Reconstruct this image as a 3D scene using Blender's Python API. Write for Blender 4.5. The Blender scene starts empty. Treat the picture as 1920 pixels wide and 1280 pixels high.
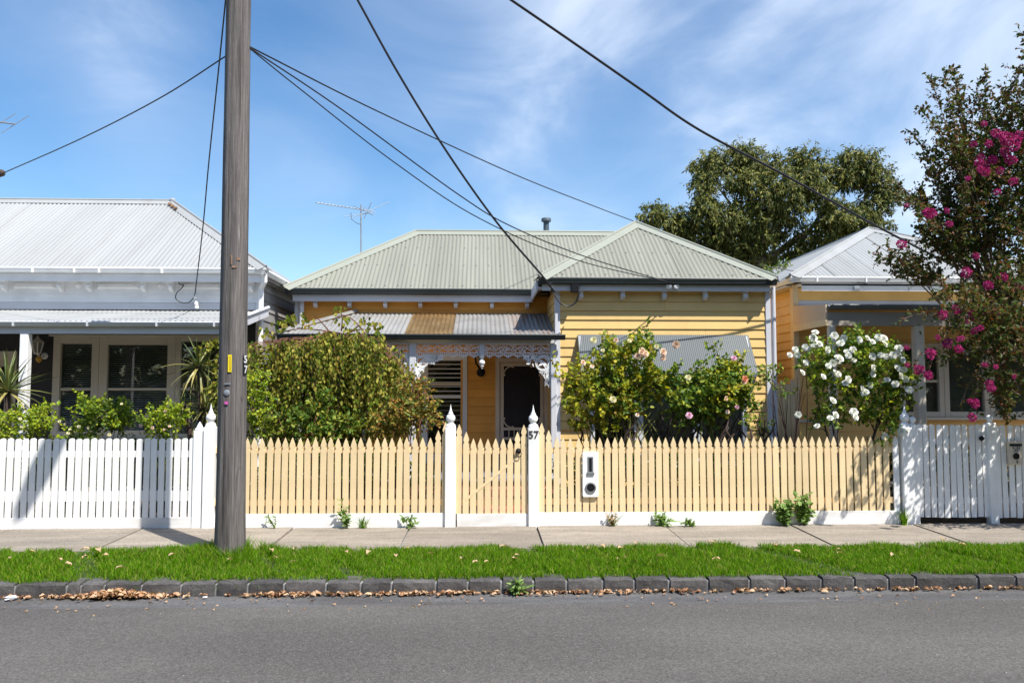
import bpy, bmesh, math, random
import numpy as np
from mathutils import Vector, Matrix

random.seed(7)
SC = bpy.context.scene
COL = SC.collection

# ------------------------------------------------------------------ camera
F_PX = 1520.0
PITCH = math.atan(95 / F_PX)
YAW = math.atan(55 / F_PX)
CAM = Vector((0.0, 0.0, 1.59))
cd = bpy.data.cameras.new('camera')
cd.sensor_width = 36.0
cd.lens = F_PX / 1920 * 36
cd.clip_start = 0.05
cd.clip_end = 2000
camo = bpy.data.objects.new('camera', cd)
COL.objects.link(camo)
camo.location = CAM
camo.rotation_euler = (math.pi / 2 + PITCH, 0, -YAW)
SC.camera = camo
CAM_R = camo.rotation_euler.to_matrix()

# ------------------------------------------------------------------ sun and sky
TO_SUN = Vector((0.88, -1.0, 2.0)).normalized()
sl = bpy.data.lights.new('sun', 'SUN')
sl.energy = 5.0
sl.angle = math.radians(0.53)
sl.color = (1.0, 0.955, 0.88)
so = bpy.data.objects.new('sun', sl)
COL.objects.link(so)
so.rotation_euler = (-TO_SUN).to_track_quat('-Z', 'Y').to_euler()
so.location = (6, -8, 15)

W = bpy.data.worlds.new('World')
SC.world = W
W.use_nodes = True
wn, wl = W.node_tree.nodes, W.node_tree.links
wn.clear()
sky = wn.new('ShaderNodeTexSky')
sky.sky_type = 'NISHITA'
sky.sun_disc = False
sky.sun_elevation = math.asin(TO_SUN.z)
sky.sun_rotation = math.atan2(TO_SUN.x, TO_SUN.y)
sky.air_density = 1.0
sky.dust_density = 0.25
sky.ozone_density = 1.6
tc = wn.new('ShaderNodeTexCoord')
sep = wn.new('ShaderNodeSeparateXYZ')
wl.new(tc.outputs['Generated'], sep.inputs[0])


def wmath(op, a, b=None, clamp=False):
    n = wn.new('ShaderNodeMath')
    n.operation = op
    n.use_clamp = clamp
    for i, v in enumerate((a, b)):
        if v is None:
            continue
        if isinstance(v, (int, float)):
            n.inputs[i].default_value = v
        else:
            wl.new(v, n.inputs[i])
    return n.outputs[0]


zz = wmath('ADD', wmath('MAXIMUM', sep.outputs[2], 0.0), 0.22)
cx = wmath('DIVIDE', sep.outputs[0], zz)
cy = wmath('DIVIDE', sep.outputs[1], zz)
comb = wn.new('ShaderNodeCombineXYZ')
wl.new(wmath('MULTIPLY_ADD', cx, 0.35) if False else wmath('ADD', wmath('MULTIPLY', cx, 0.35), sep.outputs[0]), comb.inputs[0])
wl.new(wmath('MULTIPLY', cy, 0.35), comb.inputs[1])
wl.new(wmath('MULTIPLY', sep.outputs[2], 1.5), comb.inputs[2])


def wnoise(scale, detail, rough, dist, rot, stretch, off):
    mp = wn.new('ShaderNodeMapping')
    mp.inputs['Rotation'].default_value = (0, 0, rot)
    mp.inputs['Scale'].default_value = stretch
    mp.inputs['Location'].default_value = off
    wl.new(comb.outputs[0], mp.inputs[0])
    nz = wn.new('ShaderNodeTexNoise')
    nz.inputs['Scale'].default_value = scale
    nz.inputs['Detail'].default_value = detail
    nz.inputs['Roughness'].default_value = rough
    nz.inputs['Distortion'].default_value = dist
    wl.new(mp.outputs[0], nz.inputs['Vector'])
    return nz.outputs['Fac']


def wramp(v, a, b):
    n = wn.new('ShaderNodeMapRange')
    n.interpolation_type = 'SMOOTHSTEP'
    n.inputs['From Min'].default_value = a
    n.inputs['From Max'].default_value = b
    wl.new(v, n.inputs['Value'])
    return n.outputs[0]


n_big = wnoise(1.5, 2.0, 0.5, 0.3, 0.4, (1.0, 1.0, 1), (2.3311, 6.1673, 6.1567))
n_wisp = wnoise(2.3, 8.0, 0.55, 0.7, 0.3, (1.0, 1.0, 1.25), (7.644, 1.6715, 2.075))
drift = wmath('MULTIPLY', sep.outputs[0], 0.24)                # the cloud bank lies to the east of the street
cov = wmath('ADD', wmath('ADD', wmath('MULTIPLY', n_big, 0.75), wmath('MULTIPLY', n_wisp, 0.55)), drift)
cl1 = wramp(cov, 0.66, 0.90)
veil = wramp(cov, 0.45, 0.88)
cloud = wmath('ADD', wmath('MULTIPLY', cl1, 0.54), wmath('MULTIPLY', veil, 0.31), clamp=True)
hs = wn.new('ShaderNodeHueSaturation')
hs.inputs['Saturation'].default_value = 1.24
hs.inputs['Value'].default_value = 1.06
wl.new(sky.outputs[0], hs.inputs['Color'])
mixc = wn.new('ShaderNodeMix')
mixc.data_type = 'RGBA'
wl.new(cloud, mixc.inputs['Factor'])
wl.new(hs.outputs[0], mixc.inputs['A'])
mixc.inputs['B'].default_value = (5.6, 6.3, 7.4, 1)
bg = wn.new('ShaderNodeBackground')
bg.inputs['Strength'].default_value = 0.118
wl.new(mixc.outputs['Result'], bg.inputs['Color'])
wo = wn.new('ShaderNodeOutputWorld')
wl.new(bg.outputs[0], wo.inputs[0])

SC.view_settings.view_transform = 'Standard'
SC.view_settings.look = 'None'
SC.view_settings.exposure = 0.53
SC.view_settings.gamma = 1.0
SC.view_settings.use_curve_mapping = False
SC.render.engine = 'CYCLES'
SC.cycles.use_denoising = True
SC.cycles.max_bounces = 8
SC.cycles.transparent_max_bounces = 16


# ------------------------------------------------------------------ helpers
def P(px, py, Y):
    """the point of the vertical plane y = Y seen at photograph pixel (px, py)"""
    d = CAM_R @ Vector(((px - 960) / F_PX, (640 - py) / F_PX, -1.0))
    return CAM + d * ((Y - CAM.y) / d.y)


def X(px, Y, py=735):
    return P(px, py, Y).x


def Z(py, Y, px=960):
    return P(px, py, Y).z


def S(Y):
    return Y / F_PX            # metres per photograph pixel at depth Y


def bsdf(m):
    return m.node_tree.nodes['Principled BSDF']


def mat(name, col, rough=0.55, var=0.07, scale=2.5, bump=0.0, bscale=60.0, spec=0.35, metal=0.0, dirt=None, dirt_amt=0.0,
        dirt_scale=1.5, stretch=None, fine=0.0, fscale=200.0):
    m = bpy.data.materials.new(name)
    m.use_nodes = True
    nt = m.node_tree
    b = bsdf(m)
    b.inputs['Roughness'].default_value = rough
    b.inputs['Specular IOR Level'].default_value = spec
    b.inputs['Metallic'].default_value = metal
    t = nt.nodes.new('ShaderNodeTexCoord')
    vec = t.outputs['Object']
    if stretch:
        mp = nt.nodes.new('ShaderNodeMapping')
        mp.inputs['Scale'].default_value = stretch
        nt.links.new(vec, mp.inputs[0])
        vec = mp.outputs[0]

    def noise(s, d=5.0, r=0.55):
        n = nt.nodes.new('ShaderNodeTexNoise')
        n.inputs['Scale'].default_value = s
        n.inputs['Detail'].default_value = d
        n.inputs['Roughness'].default_value = r
        nt.links.new(vec, n.inputs['Vector'])
        return n.outputs['Fac']

    def mix(a, c, fac):
        n = nt.nodes.new('ShaderNodeMix')
        n.data_type = 'RGBA'
        for s, v in ((n.inputs['A'], a), (n.inputs['B'], c)):
            if isinstance(v, tuple):
                s.default_value = v
            else:
                nt.links.new(v, s)
        nt.links.new(fac, n.inputs['Factor'])
        return n.outputs['Result']

    def rng(v, a, b_):
        n = nt.nodes.new('ShaderNodeMapRange')
        n.interpolation_type = 'SMOOTHSTEP'
        n.inputs['From Min'].default_value = a
        n.inputs['From Max'].default_value = b_
        nt.links.new(v, n.inputs['Value'])
        return n.outputs[0]
    lo = tuple(max(0, c * (1 - var)) for c in col[:3]) + (1,)
    hi = tuple(min(1, c * (1 + var)) for c in col[:3]) + (1,)
    c = mix(lo, hi, rng(noise(scale), 0.3, 0.7))
    if fine > 0:
        f = noise(fscale, 2.0, 0.6)
        c2 = nt.nodes.new('ShaderNodeMix')
        c2.data_type = 'RGBA'
        c2.blend_type = 'OVERLAY'
        c2.inputs['Factor'].default_value = fine
        nt.links.new(c, c2.inputs['A'])
        nt.links.new(f, c2.inputs['B'])
        c = c2.outputs['Result']
    if dirt is not None and dirt_amt > 0:
        f = rng(noise(dirt_scale, 7.0, 0.65), 0.47, 0.72)
        mm = nt.nodes.new('ShaderNodeMath')
        mm.operation = 'MULTIPLY'
        mm.inputs[1].default_value = dirt_amt
        nt.links.new(f, mm.inputs[0])
        c = mix(c, tuple(dirt) + (1,), mm.outputs[0])
    nt.links.new(c, b.inputs['Base Color'])
    if bump > 0:
        bn = nt.nodes.new('ShaderNodeBump')
        bn.inputs['Strength'].default_value = bump
        bn.inputs['Distance'].default_value = 0.01
        nt.links.new(noise(bscale, 4.0, 0.6), bn.inputs['Height'])
        nt.links.new(bn.outputs[0], b.inputs['Normal'])
    return m


def leafmat(name, cols, transl=0.27, rough=0.5, spec=0.35, tcol=1.3, gain=1.0):
    """colour picked per leaf; part of the light goes through the leaf"""
    m = bpy.data.materials.new(name)
    m.use_nodes = True
    nt = m.node_tree
    b = bsdf(m)
    g = nt.nodes.new('ShaderNodeNewGeometry')
    r = nt.nodes.new('ShaderNodeValToRGB')
    r.color_ramp.interpolation = 'LINEAR'
    el = r.color_ramp.elements
    while len(el) < len(cols):
        el.new(0.5)
    tot = 0
    for i, c in enumerate(cols):
        el[i].position = i / max(1, len(cols) - 1)
        el[i].color = tuple(min(0.9, v * gain) for v in c[:3]) + (1,)
    nt.links.new(g.outputs['Random Per Island'], r.inputs[0])
    nt.links.new(r.outputs[0], b.inputs['Base Color'])
    b.inputs['Roughness'].default_value = rough
    b.inputs['Specular IOR Level'].default_value = spec * 0.6
    tr = nt.nodes.new('ShaderNodeBsdfTranslucent')
    mu = nt.nodes.new('ShaderNodeMix')
    mu.data_type = 'RGBA'
    mu.blend_type = 'MULTIPLY'
    mu.inputs['Factor'].default_value = 1
    mu.inputs['B'].default_value = (tcol * 1.05, tcol * 1.1, tcol * 0.6, 1)
    nt.links.new(r.outputs[0], mu.inputs['A'])
    nt.links.new(mu.outputs['Result'], tr.inputs[0])
    mx = nt.nodes.new('ShaderNodeMixShader')
    mx.inputs[0].default_value = transl
    nt.links.new(b.outputs[0], mx.inputs[1])
    nt.links.new(tr.outputs[0], mx.inputs[2])
    nt.links.new(mx.outputs[0], nt.nodes['Material Output'].inputs[0])
    return m


def tag(o, label=None, cat=None, group=None, kind=None):
    if label:
        o['label'] = label
    if cat:
        o['category'] = cat
    if group:
        o['group'] = group
    if kind:
        o['kind'] = kind
    return o


def thing(name, label, cat, loc, group=None):
    o = bpy.data.objects.new(name, None)
    o.empty_display_size = 0.2
    COL.objects.link(o)
    o.location = loc
    return tag(o, label, cat, group)


def attach(o, parent):
    """parent o while its mesh stays in world coordinates"""
    o.parent = parent
    if parent is not None:
        base = parent
        off = Vector((0, 0, 0))
        if parent.type == 'EMPTY' and parent.parent is None:
            off = Vector(parent.location)
        o.matrix_parent_inverse = Matrix.Translation(-off)
    return o


def link(name, me, parent=None, loc=None, rot=None, scale=None):
    o = bpy.data.objects.new(name, me)
    COL.objects.link(o)
    if parent is not None:
        attach(o, parent)
    if loc is not None:
        o.location = loc
    if rot is not None:
        o.rotation_euler = rot
    if scale is not None:
        o.scale = scale
    return o


class MB:
    def __init__(self):
        self.v, self.f = [], []

    def add(self, vs, fs):
        n = len(self.v)
        self.v.extend([tuple(p) for p in vs])
        self.f.extend([tuple(i + n for i in f) for f in fs])
        return self

    def box(self, x0, x1, y0, y1, z0, z1):
        vs = [(x, y, z) for z in (z0, z1) for y in (y0, y1) for x in (x0, x1)]
        return self.add(vs, [(0, 2, 3, 1), (4, 5, 7, 6), (0, 1, 5, 4), (2, 6, 7, 3), (0, 4, 6, 2), (1, 3, 7, 5)])

    def hexa(self, lo, hi):
        """eight corners: four of the lower ring, four of the upper ring"""
        return self.add(list(lo) + list(hi), [(3, 2, 1, 0), (4, 5, 6, 7), (0, 1, 5, 4), (1, 2, 6, 5), (2, 3, 7, 6), (3, 0, 4, 7)])

    def beam(self, a, b, w, h, up=(0, 0, 1)):
        a, b = Vector(a), Vector(b)
        d = (b - a).normalized()
        s = d.cross(Vector(up))
        if s.length < 1e-4:
            s = d.cross(Vector((0, 1, 0)))
        s.normalize()
        u = s.cross(d)
        s, u = s * w / 2, u * h / 2
        return self.hexa([a - s - u, a + s - u, b + s - u, b - s - u], [a - s + u, a + s + u, b + s + u, b - s + u])

    def prism(self, prof, origin, eu, ew, ed, length):
        """profile (a, b) in axes eu, ew pulled along ed"""
        o, eu, ew, ed = Vector(origin), Vector(eu), Vector(ew), Vector(ed)
        n = len(prof)
        A = [o + eu * a + ew * b for a, b in prof]
        B = [p + ed * length for p in A]
        fs = [tuple(range(n))[::-1], tuple(range(n, 2 * n))]
        fs += [(i, (i + 1) % n, (i + 1) % n + n, i + n) for i in range(n)]
        return self.add(A + B, fs)

    def tube(self, pts, rad, n=6, cap=True):
        pts = [Vector(p) for p in pts]
        if not isinstance(rad, (list, tuple)):
            rad = [rad] * len(pts)
        vs, fs = [], []
        prev = None
        for i, p in enumerate(pts):
            d = (pts[min(i + 1, len(pts) - 1)] - pts[max(i - 1, 0)])
            if d.length < 1e-9:
                d = Vector((0, 0, 1))
            d.normalize()
            if prev is None:
                s = d.cross(Vector((0, 0, 1)) if abs(d.z) < 0.9 else Vector((1, 0, 0)))
            else:
                s = prev - d * prev.dot(d)
            s.normalize()
            prev = s
            u = d.cross(s)
            for k in range(n):
                a = 2 * math.pi * k / n
                vs.append(p + (s * math.cos(a) + u * math.sin(a)) * rad[i])
        for i in range(len(pts) - 1):
            for k in range(n):
                k2 = (k + 1) % n
                fs.append((i * n + k, i * n + k2, (i + 1) * n + k2, (i + 1) * n + k))
        if cap:
            fs.append(tuple(range(n))[::-1])
            fs.append(tuple(range((len(pts) - 1) * n, len(pts) * n)))
        return self.add(vs, fs)

    def lathe(self, prof, c, n=20, axis=(0, 0, 1)):
        """prof: (radius, height) from bottom to top about axis at c"""
        ax = Vector(axis).normalized()
        s = ax.cross(Vector((0, 1, 0)) if abs(ax.y) < 0.9 else Vector((1, 0, 0))).normalized()
        u = ax.cross(s)
        c = Vector(c)
        vs, fs = [], []
        for r, h in prof:
            for k in range(n):
                a = 2 * math.pi * k / n
                vs.append(c + ax * h + (s * math.cos(a) + u * math.sin(a)) * max(r, 1e-4))
        for i in range(len(prof) - 1):
            for k in range(n):
                k2 = (k + 1) % n
                fs.append((i * n + k, i * n + k2, (i + 1) * n + k2, (i + 1) * n + k))
        fs.append(tuple(range(n))[::-1])
        fs.append(tuple(range((len(prof) - 1) * n, len(prof) * n)))
        return self.add(vs, fs)

    def mesh(self, name, m, smooth=False, bevel=0.0):
        me = bpy.data.meshes.new(name)
        me.from_pydata(self.v, [], self.f)
        bm = bmesh.new()
        bm.from_mesh(me)
        bmesh.ops.recalc_face_normals(bm, faces=bm.faces)
        if bevel > 0:
            es = [e for e in bm.edges if len(e.link_faces) == 2 and e.calc_face_angle(0) > 0.6]
            bmesh.ops.bevel(bm, geom=es, offset=bevel, segments=1, affect='EDGES', clamp_overlap=True)
        bm.to_mesh(me)
        bm.free()
        me.materials.append(m)
        if smooth:
            me.polygons.foreach_set('use_smooth', [True] * len(me.polygons))
            me.set_sharp_from_angle(angle=math.radians(38))
        return me

    def build(self, name, m, parent=None, smooth=False, bevel=0.0):
        return link(name, self.mesh(name, m, smooth, bevel), parent)


def np_mesh(name, V, Fq, m, smooth=False):
    V = np.asarray(V, dtype=np.float32)
    Fq = np.asarray(Fq, dtype=np.int32)
    me = bpy.data.meshes.new(name)
    n, k = Fq.shape
    me.vertices.add(len(V))
    me.vertices.foreach_set('co', V.ravel())
    me.loops.add(n * k)
    me.loops.foreach_set('vertex_index', Fq.ravel())
    me.polygons.add(n)
    me.polygons.foreach_set('loop_start', np.arange(0, n * k, k, dtype=np.int32))
    me.polygons.foreach_set('loop_total', np.full(n, k, dtype=np.int32))
    if smooth:
        me.polygons.foreach_set('use_smooth', np.ones(n, dtype=bool))
    me.update(calc_edges=True)
    me.materials.append(m)
    return me


def unit(a):
    return a / np.maximum(np.linalg.norm(a, axis=-1, keepdims=True), 1e-9)


OVAL = np.array([(0, 0, 0), (0.28, 0.5, 0.16), (0.68, 0.40, 0.10), (1, 0, -0.10), (0.68, -0.40, 0.10), (0.28, -0.5, 0.16)])
OVAL_F = np.array([(0, 1, 2, 3), (0, 3, 4, 5)])
KITE = np.array([(0, 0, 0), (0.45, 0.5, 0.15), (1, 0, -0.08), (0.45, -0.5, 0.15)])
KITE_F = np.array([(0, 1, 2), (0, 2, 3)])


def leaves(name, pos, axis, nrm, L, Wd, m, shape='oval', parent=None):
    T, F = (OVAL, OVAL_F) if shape == 'oval' else (KITE, KITE_F)
    N = len(pos)
    a = unit(axis)
    b = unit(np.cross(nrm, a))
    c = np.cross(a, b)
    L = np.broadcast_to(np.asarray(L, float), (N,))[:, None, None]
    Wd = np.broadcast_to(np.asarray(Wd, float), (N,))[:, None, None]
    V = pos[:, None, :] + a[:, None, :] * T[None, :, 0:1] * L + b[:, None, :] * T[None, :, 1:2] * Wd + c[:, None, :] * T[None, :, 2:3] * Wd
    k = len(T)
    Fi = (F[None] + (np.arange(N) * k)[:, None, None]).reshape(-1, F.shape[1])
    me = np_mesh(name, V.reshape(-1, 3), Fi, m)
    return link(name, me, parent)


def ell(px, py, rx, ry, Y, rd):
    """crown clump given where the photograph shows it: centre, radii"""
    c = P(px, py, Y)
    return (np.array(c), np.array((rx * S(Y), rd, ry * S(Y))))


def twigs(rng, ells, n, length, per, out=0.7, up=0.25, rnd=0.6, droop=0.0, shell=0.45, weights=None):
    """short leafy twigs spread through the clumps: leaf positions, axes, normals and the twig segments"""
    w = np.array([np.prod(r) for _, r in ells]) ** 0.8 if weights is None else np.array(weights, float)
    idx = rng.choice(len(ells), n, p=w / w.sum())
    C = np.array([e[0] for e in ells])[idx]
    R = np.array([e[1] for e in ells])[idx]
    d = unit(rng.normal(size=(n, 3)))
    rad = shell + (1 - shell) * rng.random((n, 1)) ** 0.7
    p0 = C + d * rad * R
    outv = unit(d / np.maximum(R, 0.05))
    td = unit(outv * out + np.array((0, 0, up)) + rng.normal(size=(n, 3)) * rnd + np.array((0, 0, -droop)))
    ln = length * (0.6 + 0.8 * rng.random((n, 1)))
    p1 = p0 + td * ln
    t = (np.arange(per) + rng.random((n, per)))[:, :, None] / per
    pos = p0[:, None, :] * (1 - t) + p1[:, None, :] * t + rng.normal(size=(n, per, 3)) * length * 0.06
    ax = unit(td[:, None, :] * 0.7 + rng.normal(size=(n, per, 3)) * 0.8 + np.array((0, 0, -droop)))
    nr = unit(rng.normal(size=(n, per, 3)) * 0.6 + np.array((0.1, -0.25, 0.75)))
    return pos.reshape(-1, 3), ax.reshape(-1, 3), nr.reshape(-1, 3), p0, p1


def twig_mesh(name, p0, p1, r, m, parent):
    """thin three-sided twigs in one mesh"""
    n = len(p0)
    d = unit(p1 - p0)
    s = unit(np.cross(d, np.array((0.3, 0.2, 0.93))))
    u = np.cross(d, s)
    ang = np.array((0, 2.094, 4.189))
    ring = s[:, None, :] * np.cos(ang)[None, :, None] + u[:, None, :] * np.sin(ang)[None, :, None]
    V = np.concatenate([p0[:, None, :] + ring * r, p1[:, None, :] + ring * r * 0.4], axis=1).reshape(-1, 3)
    F = np.array([(0, 1, 4, 3), (1, 2, 5, 4), (2, 0, 3, 5)])
    Fi = (F[None] + (np.arange(n) * 6)[:, None, None]).reshape(-1, 4)
    return link(name, np_mesh(name, V, Fi, m), parent)


def bez(a, b, c, n=8):
    a, b, c = Vector(a), Vector(b), Vector(c)
    return [a * (1 - t) ** 2 + b * 2 * t * (1 - t) + c * t * t for t in [i / n for i in range(n + 1)]]


def text_mesh(txt, size, m, depth=0.004):
    cu = bpy.data.curves.new('lettering', 'FONT')
    cu.body = txt
    cu.size = size
    cu.extrude = depth
    cu.offset = size * 0.022
    cu.align_x = 'CENTER'
    cu.align_y = 'CENTER'
    o = bpy.data.objects.new('lettering', cu)
    COL.objects.link(o)
    dg = bpy.context.evaluated_depsgraph_get()
    me = bpy.data.meshes.new_from_object(o.evaluated_get(dg))
    bpy.data.objects.remove(o)
    me.materials.clear()
    me.materials.append(m)
    return me


# ------------------------------------------------------------------ materials
M = {}
M['white'] = mat('white_paint', (0.89, 0.89, 0.885), 0.45, 0.04, 3, 0.15, 40, dirt=(0.52, 0.50, 0.46), dirt_amt=0.28, dirt_scale=2.3)
M['lilac'] = mat('pale_grey_paint', (0.62, 0.63, 0.67), 0.5, 0.04, 3, 0.1, 40, dirt=(0.4, 0.4, 0.4), dirt_amt=0.2)
M['cream'] = mat('cream_picket_paint', (0.82, 0.635, 0.375), 0.5, 0.05, 4, 0.15, 50, dirt=(0.60, 0.42, 0.22), dirt_amt=0.35, dirt_scale=3)
M['yellow'] = mat('yellow_wall_paint', (0.77, 0.53, 0.205), 0.5, 0.05, 1.5, 0.15, 40, dirt=(0.56, 0.37, 0.14), dirt_amt=0.3, dirt_scale=1.8)
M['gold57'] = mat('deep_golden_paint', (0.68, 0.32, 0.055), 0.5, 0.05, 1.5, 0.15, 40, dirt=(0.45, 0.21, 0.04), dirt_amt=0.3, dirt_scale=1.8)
M['gold'] = mat('golden_wall_paint', (0.86, 0.56, 0.20), 0.5, 0.05, 1.5, 0.15, 40, dirt=(0.50, 0.30, 0.10), dirt_amt=0.3, dirt_scale=1.8)
M['charcoal'] = mat('charcoal_board_paint', (0.045, 0.043, 0.045), 0.6, 0.15, 2, 0.1, 40)
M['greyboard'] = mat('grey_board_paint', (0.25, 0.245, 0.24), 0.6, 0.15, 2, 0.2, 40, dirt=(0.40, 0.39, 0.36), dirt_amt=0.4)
M['beige'] = mat('beige_trim_paint', (0.60, 0.52, 0.43), 0.5, 0.05, 2)
M['tan'] = mat('tan_board_paint', (0.74, 0.54, 0.36), 0.5, 0.05, 2)
M['taupe'] = mat('taupe_beam_paint', (0.36, 0.32, 0.27), 0.5, 0.06, 2)
M['creamtrim'] = mat('cream_trim_paint', (0.66, 0.60, 0.50), 0.5, 0.05, 2)
M['gutter'] = mat('dark_green_gutter', (0.028, 0.036, 0.038), 0.35, 0.1, 2, spec=0.5)
M['roof_sage'] = mat('sage_roof_iron', (0.250, 0.250, 0.205), 0.5, 0.07, 1.2, 0.05, 30, dirt=(0.205, 0.20, 0.16), dirt_amt=0.6, dirt_scale=1.6, spec=0.4, stretch=(2.2, 0.25, 0.25))
M['cap_sage'] = mat('sage_ridge_capping', (0.30, 0.315, 0.265), 0.45, 0.05, 1.5, dirt=(0.25, 0.25, 0.21), dirt_amt=0.3)
M['roof_white'] = mat('white_roof_iron', (0.335, 0.345, 0.345), 0.5, 0.04, 1.2, 0.05, 30, dirt=(0.28, 0.28, 0.275), dirt_amt=0.5, dirt_scale=1.4, stretch=(2.2, 0.25, 0.25))
M['roof_zinc'] = mat('weathered_zinc_iron', (0.27, 0.265, 0.255), 0.55, 0.1, 2, 0.1, 30, dirt=(0.19, 0.18, 0.17), dirt_amt=0.6, dirt_scale=1.4)
M['rust'] = mat('rusty_iron', (0.30, 0.17, 0.09), 0.7, 0.3, 6, 0.3, 60)
M['grey_iron'] = mat('grey_awning_iron', (0.15, 0.165, 0.17), 0.5, 0.06, 1.5, dirt=(0.125, 0.135, 0.14), dirt_amt=0.3)
M['black'] = mat('black_paint', (0.010, 0.010, 0.012), 0.5, 0.1, spec=0.2)
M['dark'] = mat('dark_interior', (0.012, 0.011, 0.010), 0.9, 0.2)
M['mesh'] = mat('dark_fly_screen', (0.016, 0.014, 0.018), 0.6, 0.2, 8, 0.2, 300)
M['steel'] = mat('grey_metal', (0.30, 0.33, 0.36), 0.4, 0.1, 5, metal=0.3)
M['cable'] = mat('black_cable', (0.018, 0.018, 0.022), 0.5, 0.1)
M['flue'] = mat('dark_flue_metal', (0.075, 0.10, 0.12), 0.5, 0.1, 5)
M['plinth'] = mat('white_plinth_paint', (0.84, 0.84, 0.84), 0.5, 0.04, 3, 0.2, 40, dirt=(0.50, 0.46, 0.40), dirt_amt=0.55, dirt_scale=1.6, stretch=(0.8, 1, 2.6))
M['blind'] = mat('grey_blind_slat', (0.62, 0.62, 0.60), 0.5, 0.05)
M['roller'] = mat('grey_roller_blind', (0.30, 0.275, 0.235), 0.8, 0.1, 2)
M['curtain'] = mat('pale_curtain', (0.20, 0.20, 0.16), 0.8, 0.15, 3)
M['bark'] = mat('dark_bark', (0.075, 0.052, 0.045), 0.85, 0.3, 14, 0.5, 60)
M['redstem'] = mat('reddish_stem', (0.20, 0.085, 0.055), 0.7, 0.25, 12)
M['greenstem'] = mat('green_stem', (0.17, 0.18, 0.045), 0.6, 0.2, 10)
M['gumbark'] = mat('pale_gum_bark', (0.26, 0.21, 0.17), 0.8, 0.3, 2, 0.4, 10)
M['pink_bark'] = mat('smooth_tan_bark', (0.28, 0.19, 0.13), 0.7, 0.25, 6)
M['digit'] = mat('dark_bronze_digit', (0.05, 0.045, 0.04), 0.4, 0.1)
M['digit_grey'] = mat('grey_digit', (0.17, 0.18, 0.19), 0.5, 0.1)
M['brick'] = mat('red_brick', (0.30, 0.12, 0.08), 0.85, 0.3, 9, 0.4, 60)
M['amber'] = mat('amber_glass', (0.62, 0.36, 0.06), 0.3, 0.1)
M['terracotta'] = mat('red_brown_box', (0.20, 0.055, 0.035), 0.5, 0.1)
M['sticker_yellow'] = mat('yellow_sticker', (0.80, 0.62, 0.02), 0.5, 0.05)
M['pinktag'] = mat('pink_tag', (0.60, 0.12, 0.42), 0.5, 0.05)
M['stone'] = mat('bluestone', (0.080, 0.075, 0.074), 0.8, 0.25, 6, 0.5, 45, dirt=(0.14, 0.13, 0.12), dirt_amt=0.35, dirt_scale=5)
M['mortar'] = mat('grey_mortar', (0.25, 0.25, 0.25), 0.9, 0.15, 12, 0.4, 80)
M['soil'] = mat('garden_soil', (0.075, 0.055, 0.038), 0.95, 0.4, 5, 0.6, 30)


def glassmat():
    m = bpy.data.materials.new('window_glass')
    m.use_nodes = True
    nt = m.node_tree
    nt.nodes.remove(bsdf(m))
    t = nt.nodes.new('ShaderNodeBsdfTransparent')
    t.inputs[0].default_value = (0.90, 0.92, 0.91, 1)
    g = nt.nodes.new('ShaderNodeBsdfGlossy')
    g.inputs['Roughness'].default_value = 0.02
    g.inputs[0].default_value = (0.9, 0.9, 0.9, 1)
    fr = nt.nodes.new('ShaderNodeFresnel')
    fr.inputs[0].default_value = 1.5
    mx = nt.nodes.new('ShaderNodeMixShader')
    nt.links.new(fr.outputs[0], mx.inputs[0])
    nt.links.new(t.outputs[0], mx.inputs[1])
    nt.links.new(g.outputs[0], mx.inputs[2])
    nt.links.new(mx.outputs[0], nt.nodes['Material Output'].inputs[0])
    return m


M['glass'] = glassmat()


def fibreglass():
    """old brown translucent sheet with lichen spots"""
    m = mat('brown_fibreglass', (0.22, 0.155, 0.075), 0.6, 0.25, 3, dirt=(0.50, 0.44, 0.32), dirt_amt=0.0)
    nt = m.node_tree
    b = bsdf(m)
    src = b.inputs['Base Color'].links[0].from_socket
    t = nt.nodes.new('ShaderNodeTexCoord')
    v = nt.nodes.new('ShaderNodeTexVoronoi')
    v.inputs['Scale'].default_value = 9
    nt.links.new(t.outputs['Object'], v.inputs['Vector'])
    r = nt.nodes.new('ShaderNodeMapRange')
    r.inputs['From Min'].default_value = 0.20
    r.inputs['From Max'].default_value = 0.10
    nt.links.new(v.outputs['Distance'], r.inputs['Value'])
    mx = nt.nodes.new('ShaderNodeMix')
    mx.data_type = 'RGBA'
    nt.links.new(r.outputs[0], mx.inputs['Factor'])
    nt.links.new(src, mx.inputs['A'])
    mx.inputs['B'].default_value = (0.50, 0.45, 0.36, 1)
    nt.links.new(mx.outputs['Result'], b.inputs['Base Color'])
    tr = nt.nodes.new('ShaderNodeBsdfTranslucent')
    tr.inputs[0].default_value = (0.9, 0.66, 0.34, 1)
    ms = nt.nodes.new('ShaderNodeMixShader')
    ms.inputs[0].default_value = 0.5
    nt.links.new(b.outputs[0], ms.inputs[1])
    nt.links.new(tr.outputs[0], ms.inputs[2])
    nt.links.new(ms.outputs[0], nt.nodes['Material Output'].inputs[0])
    return m


M['fibre'] = fibreglass()


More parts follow.
